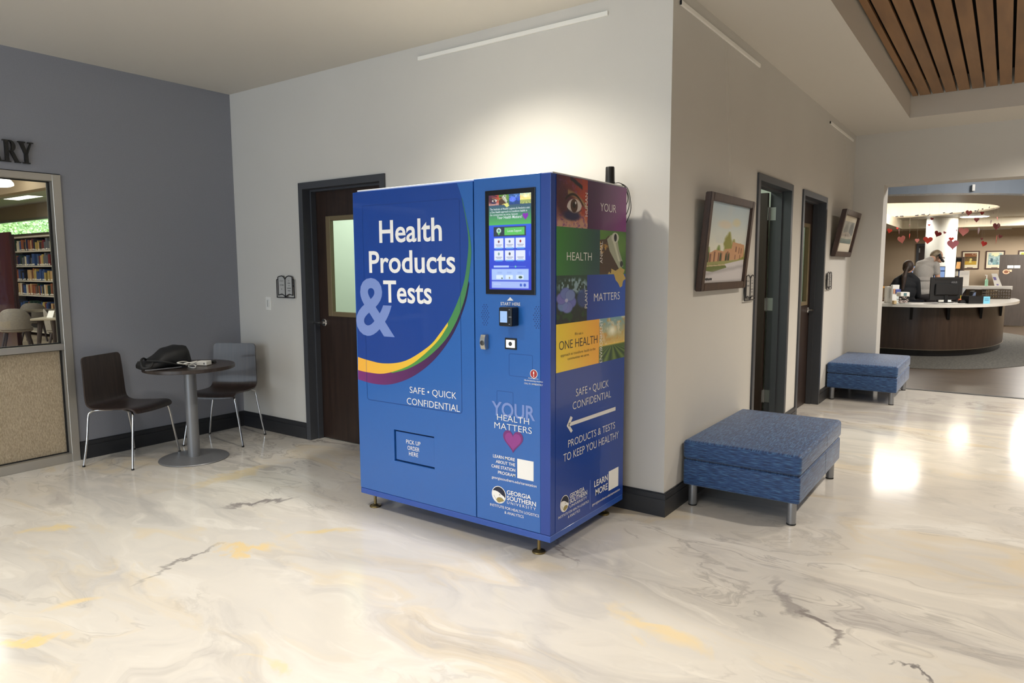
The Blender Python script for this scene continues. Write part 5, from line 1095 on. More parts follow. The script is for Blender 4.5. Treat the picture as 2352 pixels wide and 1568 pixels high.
b = BM(); tube(b, [loc2w(hd + V3(x, y, z)) for x, y, z in ((-0.02, -0.083, -0.01), (0.05, -0.08, -0.02), (0.104, -0.066, -0.03))], 0.0045, 6)
for s in (-1, 1): tube(b, [loc2w(hd + V3(0.104 + 0.006 * math.sin(a), s * 0.036 + 0.027 * math.cos(a), -0.034 + 0.022 * math.sin(a))) for a in np.linspace(0, 2 * math.pi, 13)], 0.003, 6)
obj('glasses', b, M_black, man)
hp = loc2w(hd + V3(-0.01, -0.125, -0.05)); ph = thing('telephone_handset', 'black telephone handset pressed between the shoulder and ear of the person in grey', 'phone', hp)
remeshed('handset', w_caps([((0.258, 0.018, 1.675), (0.264, 0.014, 1.625), 0.026, 0.026), ((0.264, 0.012, 1.62), (0.30, 0.008, 1.575), 0.018, 0.018), ((0.30, 0.012, 1.575), (0.335, 0.03, 1.555), 0.024, 0.024)], loc2w), [], M_black, ph, 0.01, 1)
# the woman: seated with her back to us, long ponytail
pw = ony(2078, 690, 10.3); wom = thing('person', 'person in black with a long brown ponytail, seated behind the counter', 'person', (pw.x, 10.3, 0), RZ); L2W = W[wom.name]
hd2 = V3(0.045, 0.02, 1.445)
caps = [((0.045, 0.02, 1.22), (0.045, 0.02, 1.36), 0.05, 0.048), ((-0.16, 0.0, 1.20), (-0.25, 0.08, 0.95), 0.048, 0.038), ((-0.25, 0.08, 0.95), (-0.16, 0.32, 0.86), 0.036, 0.026), ((0.19, 0.0, 1.20), (0.26, 0.08, 0.95), 0.048, 0.038), ((0.26, 0.08, 0.95), (0.20, 0.32, 0.86), 0.036, 0.026),
        ((-0.10, 0.02, 0.54), (-0.11, 0.46, 0.52), 0.085, 0.058), ((-0.11, 0.46, 0.52), (-0.11, 0.46, 0.09), 0.055, 0.036), ((0.12, 0.02, 0.54), (0.13, 0.46, 0.52), 0.085, 0.058), ((0.13, 0.46, 0.52), (0.13, 0.46, 0.09), 0.055, 0.036), ((-0.11, 0.44, 0.04), (-0.11, 0.6, 0.03), 0.038, 0.03), ((0.13, 0.44, 0.04), (0.13, 0.6, 0.03), 0.038, 0.03)]
caps += hand((-0.155, 0.335, 0.855), (0.3, 0.9, -0.1), (0, 0, 1)) + hand((0.195, 0.335, 0.855), (-0.2, 0.9, -0.1), (0, 0, 1))
turn = Matrix.Rotation(math.radians(-40), 3, 'Z')
balls = [(V3(0.01, 0.03, 1.15), .165, .10, .09), (V3(0.01, 0.04, 1.02), .15, .11, .16), (V3(0.01, 0.04, 0.80), .145, .115, .18), (V3(0.01, 0.02, 0.58), .17, .15, .11), (hd2, .075, .095, .112, turn), (hd2 + turn @ V3(0, 0.06, -0.055), .05, .045, .05, turn), (hd2 + turn @ V3(0, 0.102, -0.02), .012, .02, .022, turn), (hd2 + turn @ V3(0.076, 0.0, -0.015), .01, .022, .03, turn), (hd2 + turn @ V3(-0.076, 0.0, -0.015), .01, .022, .03, turn)]
remeshed('body', w_caps(caps, loc2w), w_balls(balls, L2W), M_skin, wom, 0.008, 3)
tp = [((-0.15, 0.0, 1.205), (-0.255, 0.08, 0.95), 0.07, 0.062), ((-0.255, 0.08, 0.95), (-0.19, 0.26, 0.875), 0.058, 0.045), ((0.18, 0.0, 1.205), (0.268, 0.08, 0.95), 0.07, 0.062), ((0.268, 0.08, 0.95), (0.215, 0.26, 0.875), 0.058, 0.045), ((-0.14, 0.0, 1.215), (0.17, 0.0, 1.215), 0.062, 0.062), ((-0.13, 0.0, 1.225), (0.02, 0.01, 1.325), 0.062, 0.056), ((0.17, 0.0, 1.225), (0.06, 0.01, 1.325), 0.062, 0.056)]
remeshed('black_top', w_caps(tp, loc2w), w_balls([(V3(0.01, 0.03, 1.14), .195, .122, .115), (V3(0.01, 0.04, 1.0), .19, .14, .19), (V3(0.02, 0.04, 0.78), .205, .155, .22), (V3(0.015, 0.02, 0.62), .2, .17, .12)], L2W), M_blk, wom, 0.012, 3)
remeshed('trousers', w_caps([((-0.10, 0.02, 0.54), (-0.11, 0.46, 0.52), 0.10, 0.075), ((-0.11, 0.46, 0.52), (-0.11, 0.46, 0.08), 0.072, 0.055), ((0.12, 0.02, 0.54), (0.13, 0.46, 0.52), 0.10, 0.075), ((0.13, 0.46, 0.52), (0.13, 0.46, 0.08), 0.072, 0.055)], loc2w), [], M_trs, wom, 0.014, 2)
for x in (-0.11, 0.13): remeshed('shoe', w_caps([((x, 0.44, 0.045), (x, 0.61, 0.035), 0.046, 0.036)], loc2w), [], M_shoe, wom, 0.014, 1)
remeshed('hair', w_caps([(hd2 + turn @ V3(0.0, -0.09, 0.0), (-0.06, -0.085, 1.375), 0.036, 0.03), ((-0.06, -0.085, 1.375), (-0.10, -0.115, 1.28), 0.03, 0.04), ((-0.10, -0.115, 1.28), (-0.115, -0.125, 1.06), 0.042, 0.022)], loc2w), w_balls([(hd2 + turn @ V3(0, -0.026, 0.026), .088, .092, .106, turn), (hd2 + turn @ V3(-0.012, -0.052, -0.012), .074, .058, .072, turn)], L2W), M_hair, wom, 0.01, 2)
# her task chair
oc = thing('office_chair', 'black office chair under the seated person in black', 'chair', (pw.x, 10.3, 0), RZ)
b = BM(); bx(b, -0.23, 0.25, -0.2, 0.26, 0.36, 0.415, 0.02, 3); obj('seat', b, M_black, oc, local=True)
b = BM(); bx(b, -0.19, 0.21, -0.245, -0.205, 0.56, 0.88, 0.015, 3); obj('backrest', b, M_black, oc, local=True)
b = BM(); tube(b, [(0.01, 0.0, 0.37), (0.01, -0.24, 0.38), (0.01, -0.25, 0.6)], 0.018, 8); obj('back_arm', b, M_black, oc, local=True)
b = BM(); tube(b, [(0.01, 0.03, 0.09), (0.01, 0.03, 0.365)], 0.025, 12); obj('column', b, M_steel, oc, local=True)
for k in range(5):
    a = 2 * math.pi * k / 5 + 0.3; c, s = math.cos(a), math.sin(a); b = BM(); tube(b, [(0.01, 0.03, 0.10), (0.01 + 0.28 * c, 0.03 + 0.28 * s, 0.072)], [0.022, 0.014], 8); fo = obj('foot', b, M_black, oc, local=True)
    b = BM(); lathe(b, [(0.026, -0.012), (0.028, 0.0), (0.026, 0.012)], (0.01 + 0.285 * c, 0.03 + 0.285 * s, 0.034), 14, 'x'); obj('caster', b, M_black, fo, local=True)

# ---- things on and behind the counter
M_lblack = mat('matt_black_shell', (20, 20, 22), 0.45)
def monitor(name, label, u, v, z, wpx, hpx, up, back=True, y=None, mt=None, turn=0.0, logo=None):
    t, A = item(name, label, 'monitor', u, v, z, y=y, turn=turn); k = A.k; w, h, g = wpx * k, hpx * k, up * k
    sh_ = obj('shell', lb(-w / 2, w / 2, 0.0, 0.025, g, g + h, 0.004), M_lblack, t, local=True)
    if back:
        obj('rear_housing', lb(-w * 0.36, w * 0.36, -0.03, 0.0, g + h * 0.22, g + h * 0.72, 0.01), M_lblack, sh_, local=True); b = BM(); bx(b, -w * 0.36, w * 0.42, -0.003, -0.0005, g + h * 0.88, g + h * 0.91); obj('vent_strip', b, M_black, sh_, local=True)
        if logo: b = BM(); put_text(b, logo, Vector((w * 0.10, -0.0315, g + h * 0.74)), Vector((w * 0.28, -0.0315, g + h * 0.74)), 0.030, 0.01); obj('maker_lettering', b, mat('grey_lettering', (120, 120, 122), 0.4), sh_, local=True)
        obj('screen', lb(-w / 2 + 0.01, w / 2 - 0.01, 0.025, 0.0258, g + 0.015, g + h - 0.01), emis('pale_blue_screen', (150, 178, 226), 0.9), t, local=True)
    else:
        obj('screen', lb(-w / 2 + 0.012, w / 2 - 0.012, -0.0012, 0.0, g + 0.015, g + h - 0.012), emis('pale_blue_screen', (150, 178, 226), 0.9), t, local=True)
        obj('menu_bar', lb(-w / 2 + 0.012, w / 2 - 0.012, -0.002, -0.0012, g + h * 0.72, g + h * 0.77), emis('navy_bar', (34, 52, 104), 0.5), t, local=True)
    obj('neck', lb(-0.03, 0.03, -0.012 if back else 0.025, 0.01 if back else 0.05, 0.012, g + h * 0.5, 0.004), M_lblack, t, local=True)
    b = BM(); lathe(b, [(0.12, 0.0), (0.12, 0.008), (0.03, 0.014), (0, 0.014)], (0, 0.0, 0), 28, sx=1.0, sy=0.8); obj('stand', b, M_lblack, t, local=True); return t
monitor('monitor', 'wide black computer monitor seen from behind on the pale counter', 2172, 694.6, CT, 74, 52, 6, True, logo='ASUS')
monitor('monitor', 'computer monitor with a lit pale blue screen, to the right of the person in grey', 2154, 690, 0.75, 26, 42, 42, False, y=12.0)
monitor('monitor', 'computer monitor with a lit pale blue screen, between the two people', 2100, 690, 0.75, 26, 44, 40, False, y=12.0)
# work surface behind, on which those two stand
b = thing('work_table', 'staff work surface behind the seated person and the standing person', 'table', (0.0, 12.15, 0)); obj('table_top', box(-0.75, 0.70, 11.8, 12.38, 0.71, 0.75), M_dkw, b)
for x in (-0.7, 0.62): obj('side_panel', box(x, x + 0.03, 11.85, 12.35, 0.007, 0.71), M_dkw, b)
def simple(name, label, cat, u, v, parts, z=CT, y=None, turn=0.0, group=None):
    t, A = item(name, label, cat, u, v, z, y=y, turn=turn, group=group)
    for nm, fn, mt in parts: obj(nm, fn(A.k), mt, t, local=True)
    return t
M_paper = mat('white_paper', (232, 228, 220), 0.7); M_clear = glass_mat('clear_acrylic', (0.9, 0.94, 0.95))
def candies(k):
    b = BM(); R = random.Random(4)
    for i in range(46): x, y, z = (R.random() - .5) * 18 * k, (R.random() - .5) * 0.10, 0.012 + R.random() * 14 * k; bx(b, x - .012, x + .012, y - .01, y + .01, z - .006, z + .006, 0.003, 1, )
    return b
t = simple('candy_tub', 'clear square tub of wrapped sweets with a white band, on the counter', 'container', 2073, 697.5, (('tub', lambda k: lb(-10.5 * k, 10.5 * k, -0.06, 0.06, 0.0015, 17 * k, 0.006), M_clear), ('sweets', candies, mat('pink_wrappers', (170, 130, 124), 0.4, c2=(226, 214, 208), vscale=40)), ('white_band', lambda k: lb(-10.8 * k, 10.8 * k, -0.062, 0.062, 17 * k, 27 * k, 0.008), M_paper), ('band_mark', lambda k: lb(-3.5 * k, 3.5 * k, -0.0635, -0.0622, 18.5 * k, 25 * k), mat('teal_mark', (96, 128, 132), 0.5))))
for c in t.children:
    if c.name.startswith('sweets'): c['kind'] = 'stuff'
simple('leaflet_holder', 'white leaflet holder with a blue card, behind the tub of sweets', 'leaflet holder', 2063, 696.5, (('holder', lambda k: lb(-8 * k, 8 * k, 0.09, 0.15, 0.001, 42 * k, 0.004), M_white), ('leaflet', lambda k: lb(-1 * k, 10 * k, 0.075, 0.085, 22 * k, 32 * k), mat('blue_card', (70, 82, 150), 0.5)), ('orange_leaflet', lambda k: lb(-6 * k, -2.5 * k, 0.08, 0.086, 22 * k, 33 * k), mat('peach_card', (206, 150, 120), 0.5))))
simple('paper_bag', 'white paper bag with a dark side, left of the leaflet holder', 'bag', 2049, 696, (('bag_body', lambda k: lb(-5 * k, 6 * k, 0.1, 0.19, 0.001, 38 * k, 0.006), M_paper), ('dark_side', lambda k: lb(2 * k, 6.2 * k, 0.092, 0.1, 12 * k, 32 * k), M_black)))
simple('wooden_block', 'small tan wooden block at the counter end beside the tub of sweets', 'block', 2054, 698, (('block', lambda k: lb(-3.2 * k, 3.2 * k, -0.03, 0.03, 0.001, 8 * k, 0.003), mat('tan_wood', (206, 178, 132), 0.5)),))
simple('wire_rack', 'wire leaflet rack with magazines against the wall beside the opening', 'rack', 2036, 695, (('rack_frame', lambda k: (lambda b: ([tube(b, [(x * k, 0.2, 0.001), (x * k, 0.2, 62 * k)], 0.006, 6) for x in (-5, 3)], [tube(b, [(-5 * k, 0.2, z * k), (3 * k, 0.2, z * k)], 0.005, 6) for z in (8, 22, 36, 50)], b)[-1])(BM()), M_steel), ('magazine', lambda k: lb(-4 * k, 4 * k, 0.17, 0.19, 40 * k, 58 * k), mat('magazine_cover', (150, 138, 130), 0.4, c2=(90, 80, 84), vscale=30)), ('orange_tray', lambda k: lb(-4 * k, 5 * k, 0.15, 0.2, 33 * k, 37 * k), mat('amber_plastic', (190, 136, 62), 0.4))))
pk = []
for u, v, w, d, lab in ((2112, 697.5, 0.26, 0.10, 'sheets of white paper lying before the seated person'), (2142, 698, 0.20, 0.10, 'dark leaflet lying in the middle of the counter front'), (2196, 697.5, 0.34, 0.10, 'white paper sheets under the wide black monitor')):
    simple('paper_sheet', lab, 'paper', u, v, (('sheet', (lambda w_, d_: lambda k: lb(-w_ / 2, w_ / 2, 0.0, d_, 0.0005, 0.003))(w, d), M_paper if 'white' in lab else M_lblack),))
t = simple('tote_bin', 'black open bin with a blue note on its side, on the counter', 'bin', 2244, 697, (('bin_body', lambda k: (lambda b: (bx(b, -22 * k, 12 * k, -0.03, 0.16, 0.001, 0.008), bx(b, -22 * k, 12 * k, -0.03, -0.022, 0.008, 17 * k), bx(b, -22 * k, 12 * k, 0.152, 0.16, 0.008, 17 * k), bx(b, -22 * k, -21 * k, -0.022, 0.152, 0.008, 17 * k), bx(b, 11 * k, 12 * k, -0.022, 0.152, 0.008, 17 * k), b)[-1])(BM()), M_lblack), ('blue_note', lambda k: lb(11 * k, 26 * k, -0.034, -0.031, 0.002, 16.5 * k), mat('sky_blue_note', (120, 190, 214), 0.6)), ('note_line', lambda k: (lambda b: ([bx(b, 13.5 * k, 23 * k, -0.0352, -0.0342, z * k, (z + 1) * k) for z in (7, 10.5)], b)[-1])(BM()), mat('note_ink', (54, 96, 130), 0.6))))
simple('desk_phone', 'black desk telephone with a lit angled display behind the black bin', 'phone', 2250, 695.5, (('phone_body', lambda k: (lambda b: (prism(b, [(-9 * k, 0.001), (8 * k, 0.001), (6 * k, 0.03), (1 * k, 27 * k), (-4 * k, 26 * k)], 0.14, 0.22), b)[-1])(BM()), M_lblack), ('display', lambda k: (lambda b: (prism(b, [(-5 * k, 15 * k), (1.5 * k, 16 * k), (3 * k, 24 * k), (-2 * k, 23 * k)], 0.135, 0.14), b)[-1])(BM()), mat('grey_blue_lcd', (92, 104, 128), 0.3))))
simple('document_stand', 'slanted grey document stand beside the desk telephone', 'stand', 2230, 695.2, (('slope', lambda k: (lambda b: (prism(b, [(-9 * k, 6 * k), (-5 * k, 6 * k), (12 * k, 32 * k), (9 * k, 33 * k)], 0.27, 0.40), b)[-1])(BM()), mat('grey_acrylic', (150, 150, 146), 0.3)), ('stand_base', lambda k: lb(-11 * k, 0, 0.26, 0.40, 0.001, 7 * k, 0.004), M_lblack)))
simple('pen_cup', 'orange and yellow pens in a small cup beside the wide black monitor', 'cup', 2213, 695.5, (('cup', lambda k: (lambda b: (lathe(b, [(3.2 * k, 0.001), (3.4 * k, 9 * k), (3.0 * k, 9 * k), (2.8 * k, 0.004)], (0, 0.1, 0), 16), b)[-1])(BM()), mat('orange_cup', (226, 120, 80), 0.4)), ('pen', lambda k: (lambda b: (tube(b, [(0, 0.1, 0.004), (2 * k, 0.1, 17 * k)], 0.006, 6), b)[-1])(BM()), mat('yellow_pen', (226, 196, 70), 0.4)), ('dark_pen', lambda k: (lambda b: (tube(b, [(-1 * k, 0.1, 0.004), (-2 * k, 0.1, 14 * k)], 0.006, 6), b)[-1])(BM()), M_lblack)))
simple('tape_dispenser', 'low black tape dispenser at the foot of the wide monitor', 'dispenser', 2212, 697, (('dispenser_body', lambda k: (lambda b: (prism(b, [(-7 * k, 0.001), (7 * k, 0.001), (7 * k, 4 * k), (3 * k, 8 * k), (-4 * k, 8 * k), (-7 * k, 4 * k)], 0.0, 0.06), b)[-1])(BM()), M_lblack),))
# the raised ledge at the back of the desk
b = thing('service_ledge', 'pale raised ledge on dark legs behind the black bin', 'shelf', ony(2268, 660, 12.5)); a, c = ony(2209, 656.5, 12.5), ony(2326, 659, 12.5); zt = a.z
obj('ledge_top', box(a.x, c.x, 12.45, 12.85, zt - 0.06, zt), M_quartz, b)
for x in (a.x + 0.02, a.x + 0.35): obj('support', box(x, x + 0.05, 12.6, 12.8, 0.007, zt - 0.06), M_dkw, b)
obj('back_board', box(a.x + 0.07, a.x + 0.35, 12.78, 12.8, 0.007, zt - 0.06), M_taupe, b)
LED = zt
bk = ony(2296, 680, 12.3)
def basket(k):
    b = BM(); w, h, d = 24 * k, 20 * k, 0.2
    for z in (0.002, h * 0.33, h * 0.66, h): tube(b, [(-w, 0, z + 0.011), (w, 0, z + 0.011), (w, d, z + 0.011), (-w, d, z + 0.011), (-w, 0, z + 0.011)], 0.009, 6)
    for i in range(9):
        x = -w + 2 * w * i / 8
        for y in (0, d): tube(b, [(x, y, 0.002), (x, y, h)], 0.006, 6)
    bx(b, -w, w, 0, d, 0.001, 0.006); return b
simple('wire_tray', 'dark brown wire letter tray below the pale ledge', 'tray', 2296, 686.3, (('tray_wire', basket, mat('bronze_wire', (66, 54, 38), 0.5)), ('tissue', lambda k: lb(-6 * k, 0 * k, 0.05, 0.1, 19 * k, 22 * k, 0.004), M_paper)))
simple('sanitizer_bottle', 'green pump bottle standing on the pale ledge', 'bottle', 2275, 656, (('bottle_body', lambda k: (lambda b: (lathe(b, [(3.2 * k, 0.001), (3.2 * k, 13 * k), (1.6 * k, 16 * k), (1.4 * k, 17.5 * k), (0, 17.5 * k)], (0, 0.12, 0), 16), b)[-1])(BM()), mat('green_gel', (150, 196, 168), 0.2)), ('pump', lambda k: (lambda b: (tube(b, [(0, 0.12, 17 * k), (0, 0.12, 25 * k), (-3.4 * k, 0.12, 25 * k)], 0.01, 8), b)[-1])(BM()), M_white)), z=LED, y=12.5)
simple('leaflet_stand', 'tilted white flyer in a clear stand on the pale ledge', 'flyer', 2296, 656, (('flyer', lambda k: (lambda b: (prism(b, [(-12 * k, 29 * k), (1 * k, 29 * k), (14 * k, 0.002), (-3 * k, 0.002)], 0.1, 0.106), b)[-1])(BM()), M_paper), ('violet_print', lambda k: (lambda b: (prism(b, [(-9 * k, 21 * k), (-2 * k, 21 * k), (0.5 * k, 14 * k), (-5 * k, 14 * k)], 0.097, 0.0995), prism(b, [(0 * k, 5 * k), (5 * k, 5 * k), (6 * k, 2 * k), (2 * k, 2 * k)], 0.097, 0.0995), b)[-1])(BM()), mat('violet_ink', (122, 112, 172), 0.6))), z=LED, y=12.5)
t = simple('wall_notice', 'plain white sheet of paper standing above the pale ledge', 'notice', 2229, 656, (('sheet', lambda k: lb(-11.5 * k, 11.5 * k, 0.2, 0.205, 0.001, 35 * k), M_paper), ('faint_print', lambda k: (lambda b: ([bx(b, -9 * k, 9 * k, 0.198, 0.1995, (30 - 1.6 * i) * k, (30.4 - 1.6 * i) * k) for i in range(4)], b)[-1])(BM()), mat('grey_print', (186, 182, 180), 0.7))), z=LED, y=12.5)

# ---- bookcase, display board and posters at the back wall
bc = thing('bookcase', 'tall dark bookcase with a basket and books, next to the white column', 'bookcase', ony(2203, 640, 16.6)); a, c = ony(2189, 588, 16.6), ony(2216, 588, 16.6); bz = ony(2200, 590, 16.6).z
obj('side_panel', box(a.x, a.x + 0.06, 16.45, 16.85, 0, ony(2190, 586, 16.6).z), M_dkw, bc); obj('side_panel', box(c.x - 0.05, c.x, 16.45, 16.85, 0, bz), M_dkw, bc); obj('back_panel', box(a.x + 0.06, c.x - 0.05, 16.82, 16.85, 0, bz), M_dkw, bc)
zs = [ony(2203, q, 16.6).z for q in (634, 617)]
for z in [bz] + zs + [zs[0] - 0.4, 0.06]: obj('shelf', box(a.x + 0.06, c.x - 0.05, 16.47, 16.82, z - 0.03, z), M_dkw, bc)
ba = thing('basket', 'tan woven basket on the upper shelf of the bookcase', 'basket', (0.5 * (a.x + c.x), 16.6, zs[1])); m0, m1 = a.x + 0.075, c.x - 0.065
b = BM(); prism(b, [(m0 + 0.005, zs[1] + 0.001), (m1 - 0.005, zs[1] + 0.001), (m1 + 0.0, zs[1] + 0.17), (m0 + 0.02, zs[1] + 0.17)], 16.47, 16.76); obj('basket_body', b, mat('tan_wicker', (212, 164, 104), 0.6, c2=(188, 138, 82), vscale=14, stretch=(9, 9, 1)), ba)
x = m0; R = random.Random(3); n = 0
while x < m1 - 0.03:
    w = 0.026 + 0.02 * R.random(); h = 0.13 + 0.03 * R.random(); nm = ('pale grey', 'cream', 'blue', 'white', 'tan', 'black', 'olive')[n % 7]
    o = obj('book', box(x, x + w - 0.003, 16.5, 16.68, zs[0] + 0.001, zs[0] + h, 0.004, 1), mat('book_' + nm.replace(' ', '_'), ((176, 172, 164), (214, 204, 180), (70, 90, 140), (226, 222, 214), (178, 146, 108), (34, 34, 36), (112, 112, 70))[n % 7], 0.5)); tag(o, '%s book, %s from the column on the lower bookcase shelf' % (nm, ('first', 'second', 'third', 'fourth', 'fifth', 'sixth', 'seventh', 'eighth', 'ninth', 'tenth')[n]), 'book', 'books in the tall bookcase'); x += w; n += 1
a, c, d = ony(2297, 585, 16.7), ony(2356, 583, 16.7), ony(2300, 746, 16.7)
bd = thing('display_board', 'dark grey-brown freestanding panel with white labels, before the back wall posters', 'panel', ((a.x + c.x) / 2, 16.7, 0)); obj('board', box(a.x, a.x + 0.78, 16.7, 16.78, 0.03, a.z), mat('charcoal_oak', (62, 54, 48), 0.5, var=0.15, vscale=8, stretch=(4, 4, 0.5)), bd)
for x in (a.x + 0.03, a.x + 0.70): obj('foot', box(x, x + 0.05, 16.55, 16.93, 0, 0.03), M_black, bd)
for u0, u1, w in ((2314, 2327.5, 0), (2329.5, 2343, 0)): p, q = ony(u0, 609.5, 16.69), ony(u1, 615.5, 16.69); obj('label_card', box(p.x, q.x, 16.692, 16.6985, q.z, p.z), M_paper, bd)
p = ony(2311, 624, 16.69); b = BM(); lathe(b, [(0.07, -0.0), (0.07, 0.004)], (p.x, 16.694, p.z), 24, 'y', sy=0.8); bx(b, p.x + 0.05, p.x + 0.11, 16.694, 16.698, p.z + 0.0, p.z + 0.05); st = obj('round_sticker', b, mat('peach_sticker', (198, 156, 126), 0.5), bd)
b = BM(); lathe(b, [(0.045, 0.0), (0.045, 0.002)], (p.x, 16.692, p.z), 20, 'y', sy=0.8); obj('sticker_centre', b, mat('brown_sticker', (110, 70, 46), 0.5), st)
M_pf = mat('maroon_poster_frame', (70, 38, 32), 0.4)
def poster_a(U, V):
    n = fb(U, V, 6, 81); C = grad(U, V, (120, 62, 34), (196, 160, 60)); C = over(C, ((V > .3) & (V < .68)).astype(float), (84, 66, 36)); C = over(C, np.clip((n - .5) * 5, 0, 1) * (V > .28) * (V < .72), (126, 96, 50)); C = over(C, (V > .7).astype(float), (196, 158, 52)); C = over(C, poly(U, V, [(.42, .48), (.56, .42), (.66, .56), (.58, .58), (.58, .84), (.38, .84), (.44, .58)]), (222, 206, 120)); return over(C, edge(np.abs(ring(U, V, .78, .1, .16, .07)) - .15, .2), (206, 176, 140))
def poster_b(U, V):
    n = fb(U, V, 6, 91); C = grad(U, V + .4 * n - .2, (186, 206, 196), (130, 176, 178)); C = over(C, edge(ring(U, V, .5, .1, .3, .2), .2), (238, 238, 190)); C = over(C, np.clip((fb(U, V, 9, 95) - .52) * 6, 0, 1) * (V > .2), (108, 134, 140)); C = over(C, edge(ring(U, V, .22, .6, .13, .18), .3), (70, 100, 110)); return over(C, np.clip((fb(U, V, 7, 98) - .58) * 6, 0, 1) * (V > .25), (206, 214, 214))
def poster_c(U, V): n = fb(U, V, 5, 99); return grad(U, V * 2 + n - .4, (204, 206, 80), (150, 168, 90))
for (u0, v0, u1, v1), fn, lab in (((2210, 576.5, 2248, 617.5), poster_a, 'framed poster in browns and golds on the back wall, above the white notice'), ((2265, 576, 2306, 617.5), poster_b, 'framed pale blue-green poster on the back wall, half behind the dark panel'), ((2339.5, 575, 2375, 617.5), poster_c, 'framed yellow-green poster on the back wall, peeping over the dark panel')):
    p, q = ony(u0, v0, YL - 0.03), ony(u1, v1, YL - 0.03); t = thing('framed_poster', lab, 'poster', ((p.x + q.x) / 2, YL - 0.01, q.z)); f = 0.022; b = BM()
    for x0, x1, z0, z1 in ((p.x, p.x + f, q.z, p.z), (q.x - f, q.x, q.z, p.z), (p.x + f, q.x - f, q.z, q.z + f), (p.x + f, q.x - f, p.z - f, p.z)): bx(b, x0, x1, YL - 0.03, YL - 0.001, z0, z1)
    obj('frame', b, M_pf, t); obj('paper_border', box(p.x + f, q.x - f, YL - 0.015, YL - 0.005, q.z + f, p.z - f), mat('cream_poster_paper', (236, 226, 196), 0.6), t)
    mg = 0.035; zb_ = q.z + f + 0.085; picture('print', print_mat('poster_ink', 0.5), t, (p.x + f + mg, YL - 0.0165, p.z - f - mg), (q.x - p.x - 2 * f - 2 * mg, 0, 0), (0, 0, zb_ - (p.z - f - mg)), 40, 44, fn)
    w = q.x - p.x; obj('caption_strip', box(p.x + w * 0.33, p.x + w * 0.66, YL - 0.0165, YL - 0.0155, q.z + f + 0.004, q.z + f + 0.022), mat('brown_caption', (120, 96, 84), 0.6), t)
p, q = ony(2222, 527.5, YL - 0.02), ony(2324, 524, YL - 0.02); t = thing('picture_rail', 'white picture rail on the taupe back wall of the library', 'rail', ((p.x + q.x) / 2, YL, p.z)); obj('rail_body', box(p.x, q.x, YL - 0.02, YL - 0.001, p.z - 0.012, p.z + 0.012), M_rail, t)
t = thing('exit_lamp', 'small white box lamp just below the soffit at the back wall', 'lamp', ony(2245, 523, YL)); p = ony(2245, 523, YL - 0.04); obj('lamp_box', box(p.x - 0.05, p.x + 0.05, YL - 0.06, YL - 0.001, p.z - 0.03, p.z + 0.02, 0.005), M_white, t)

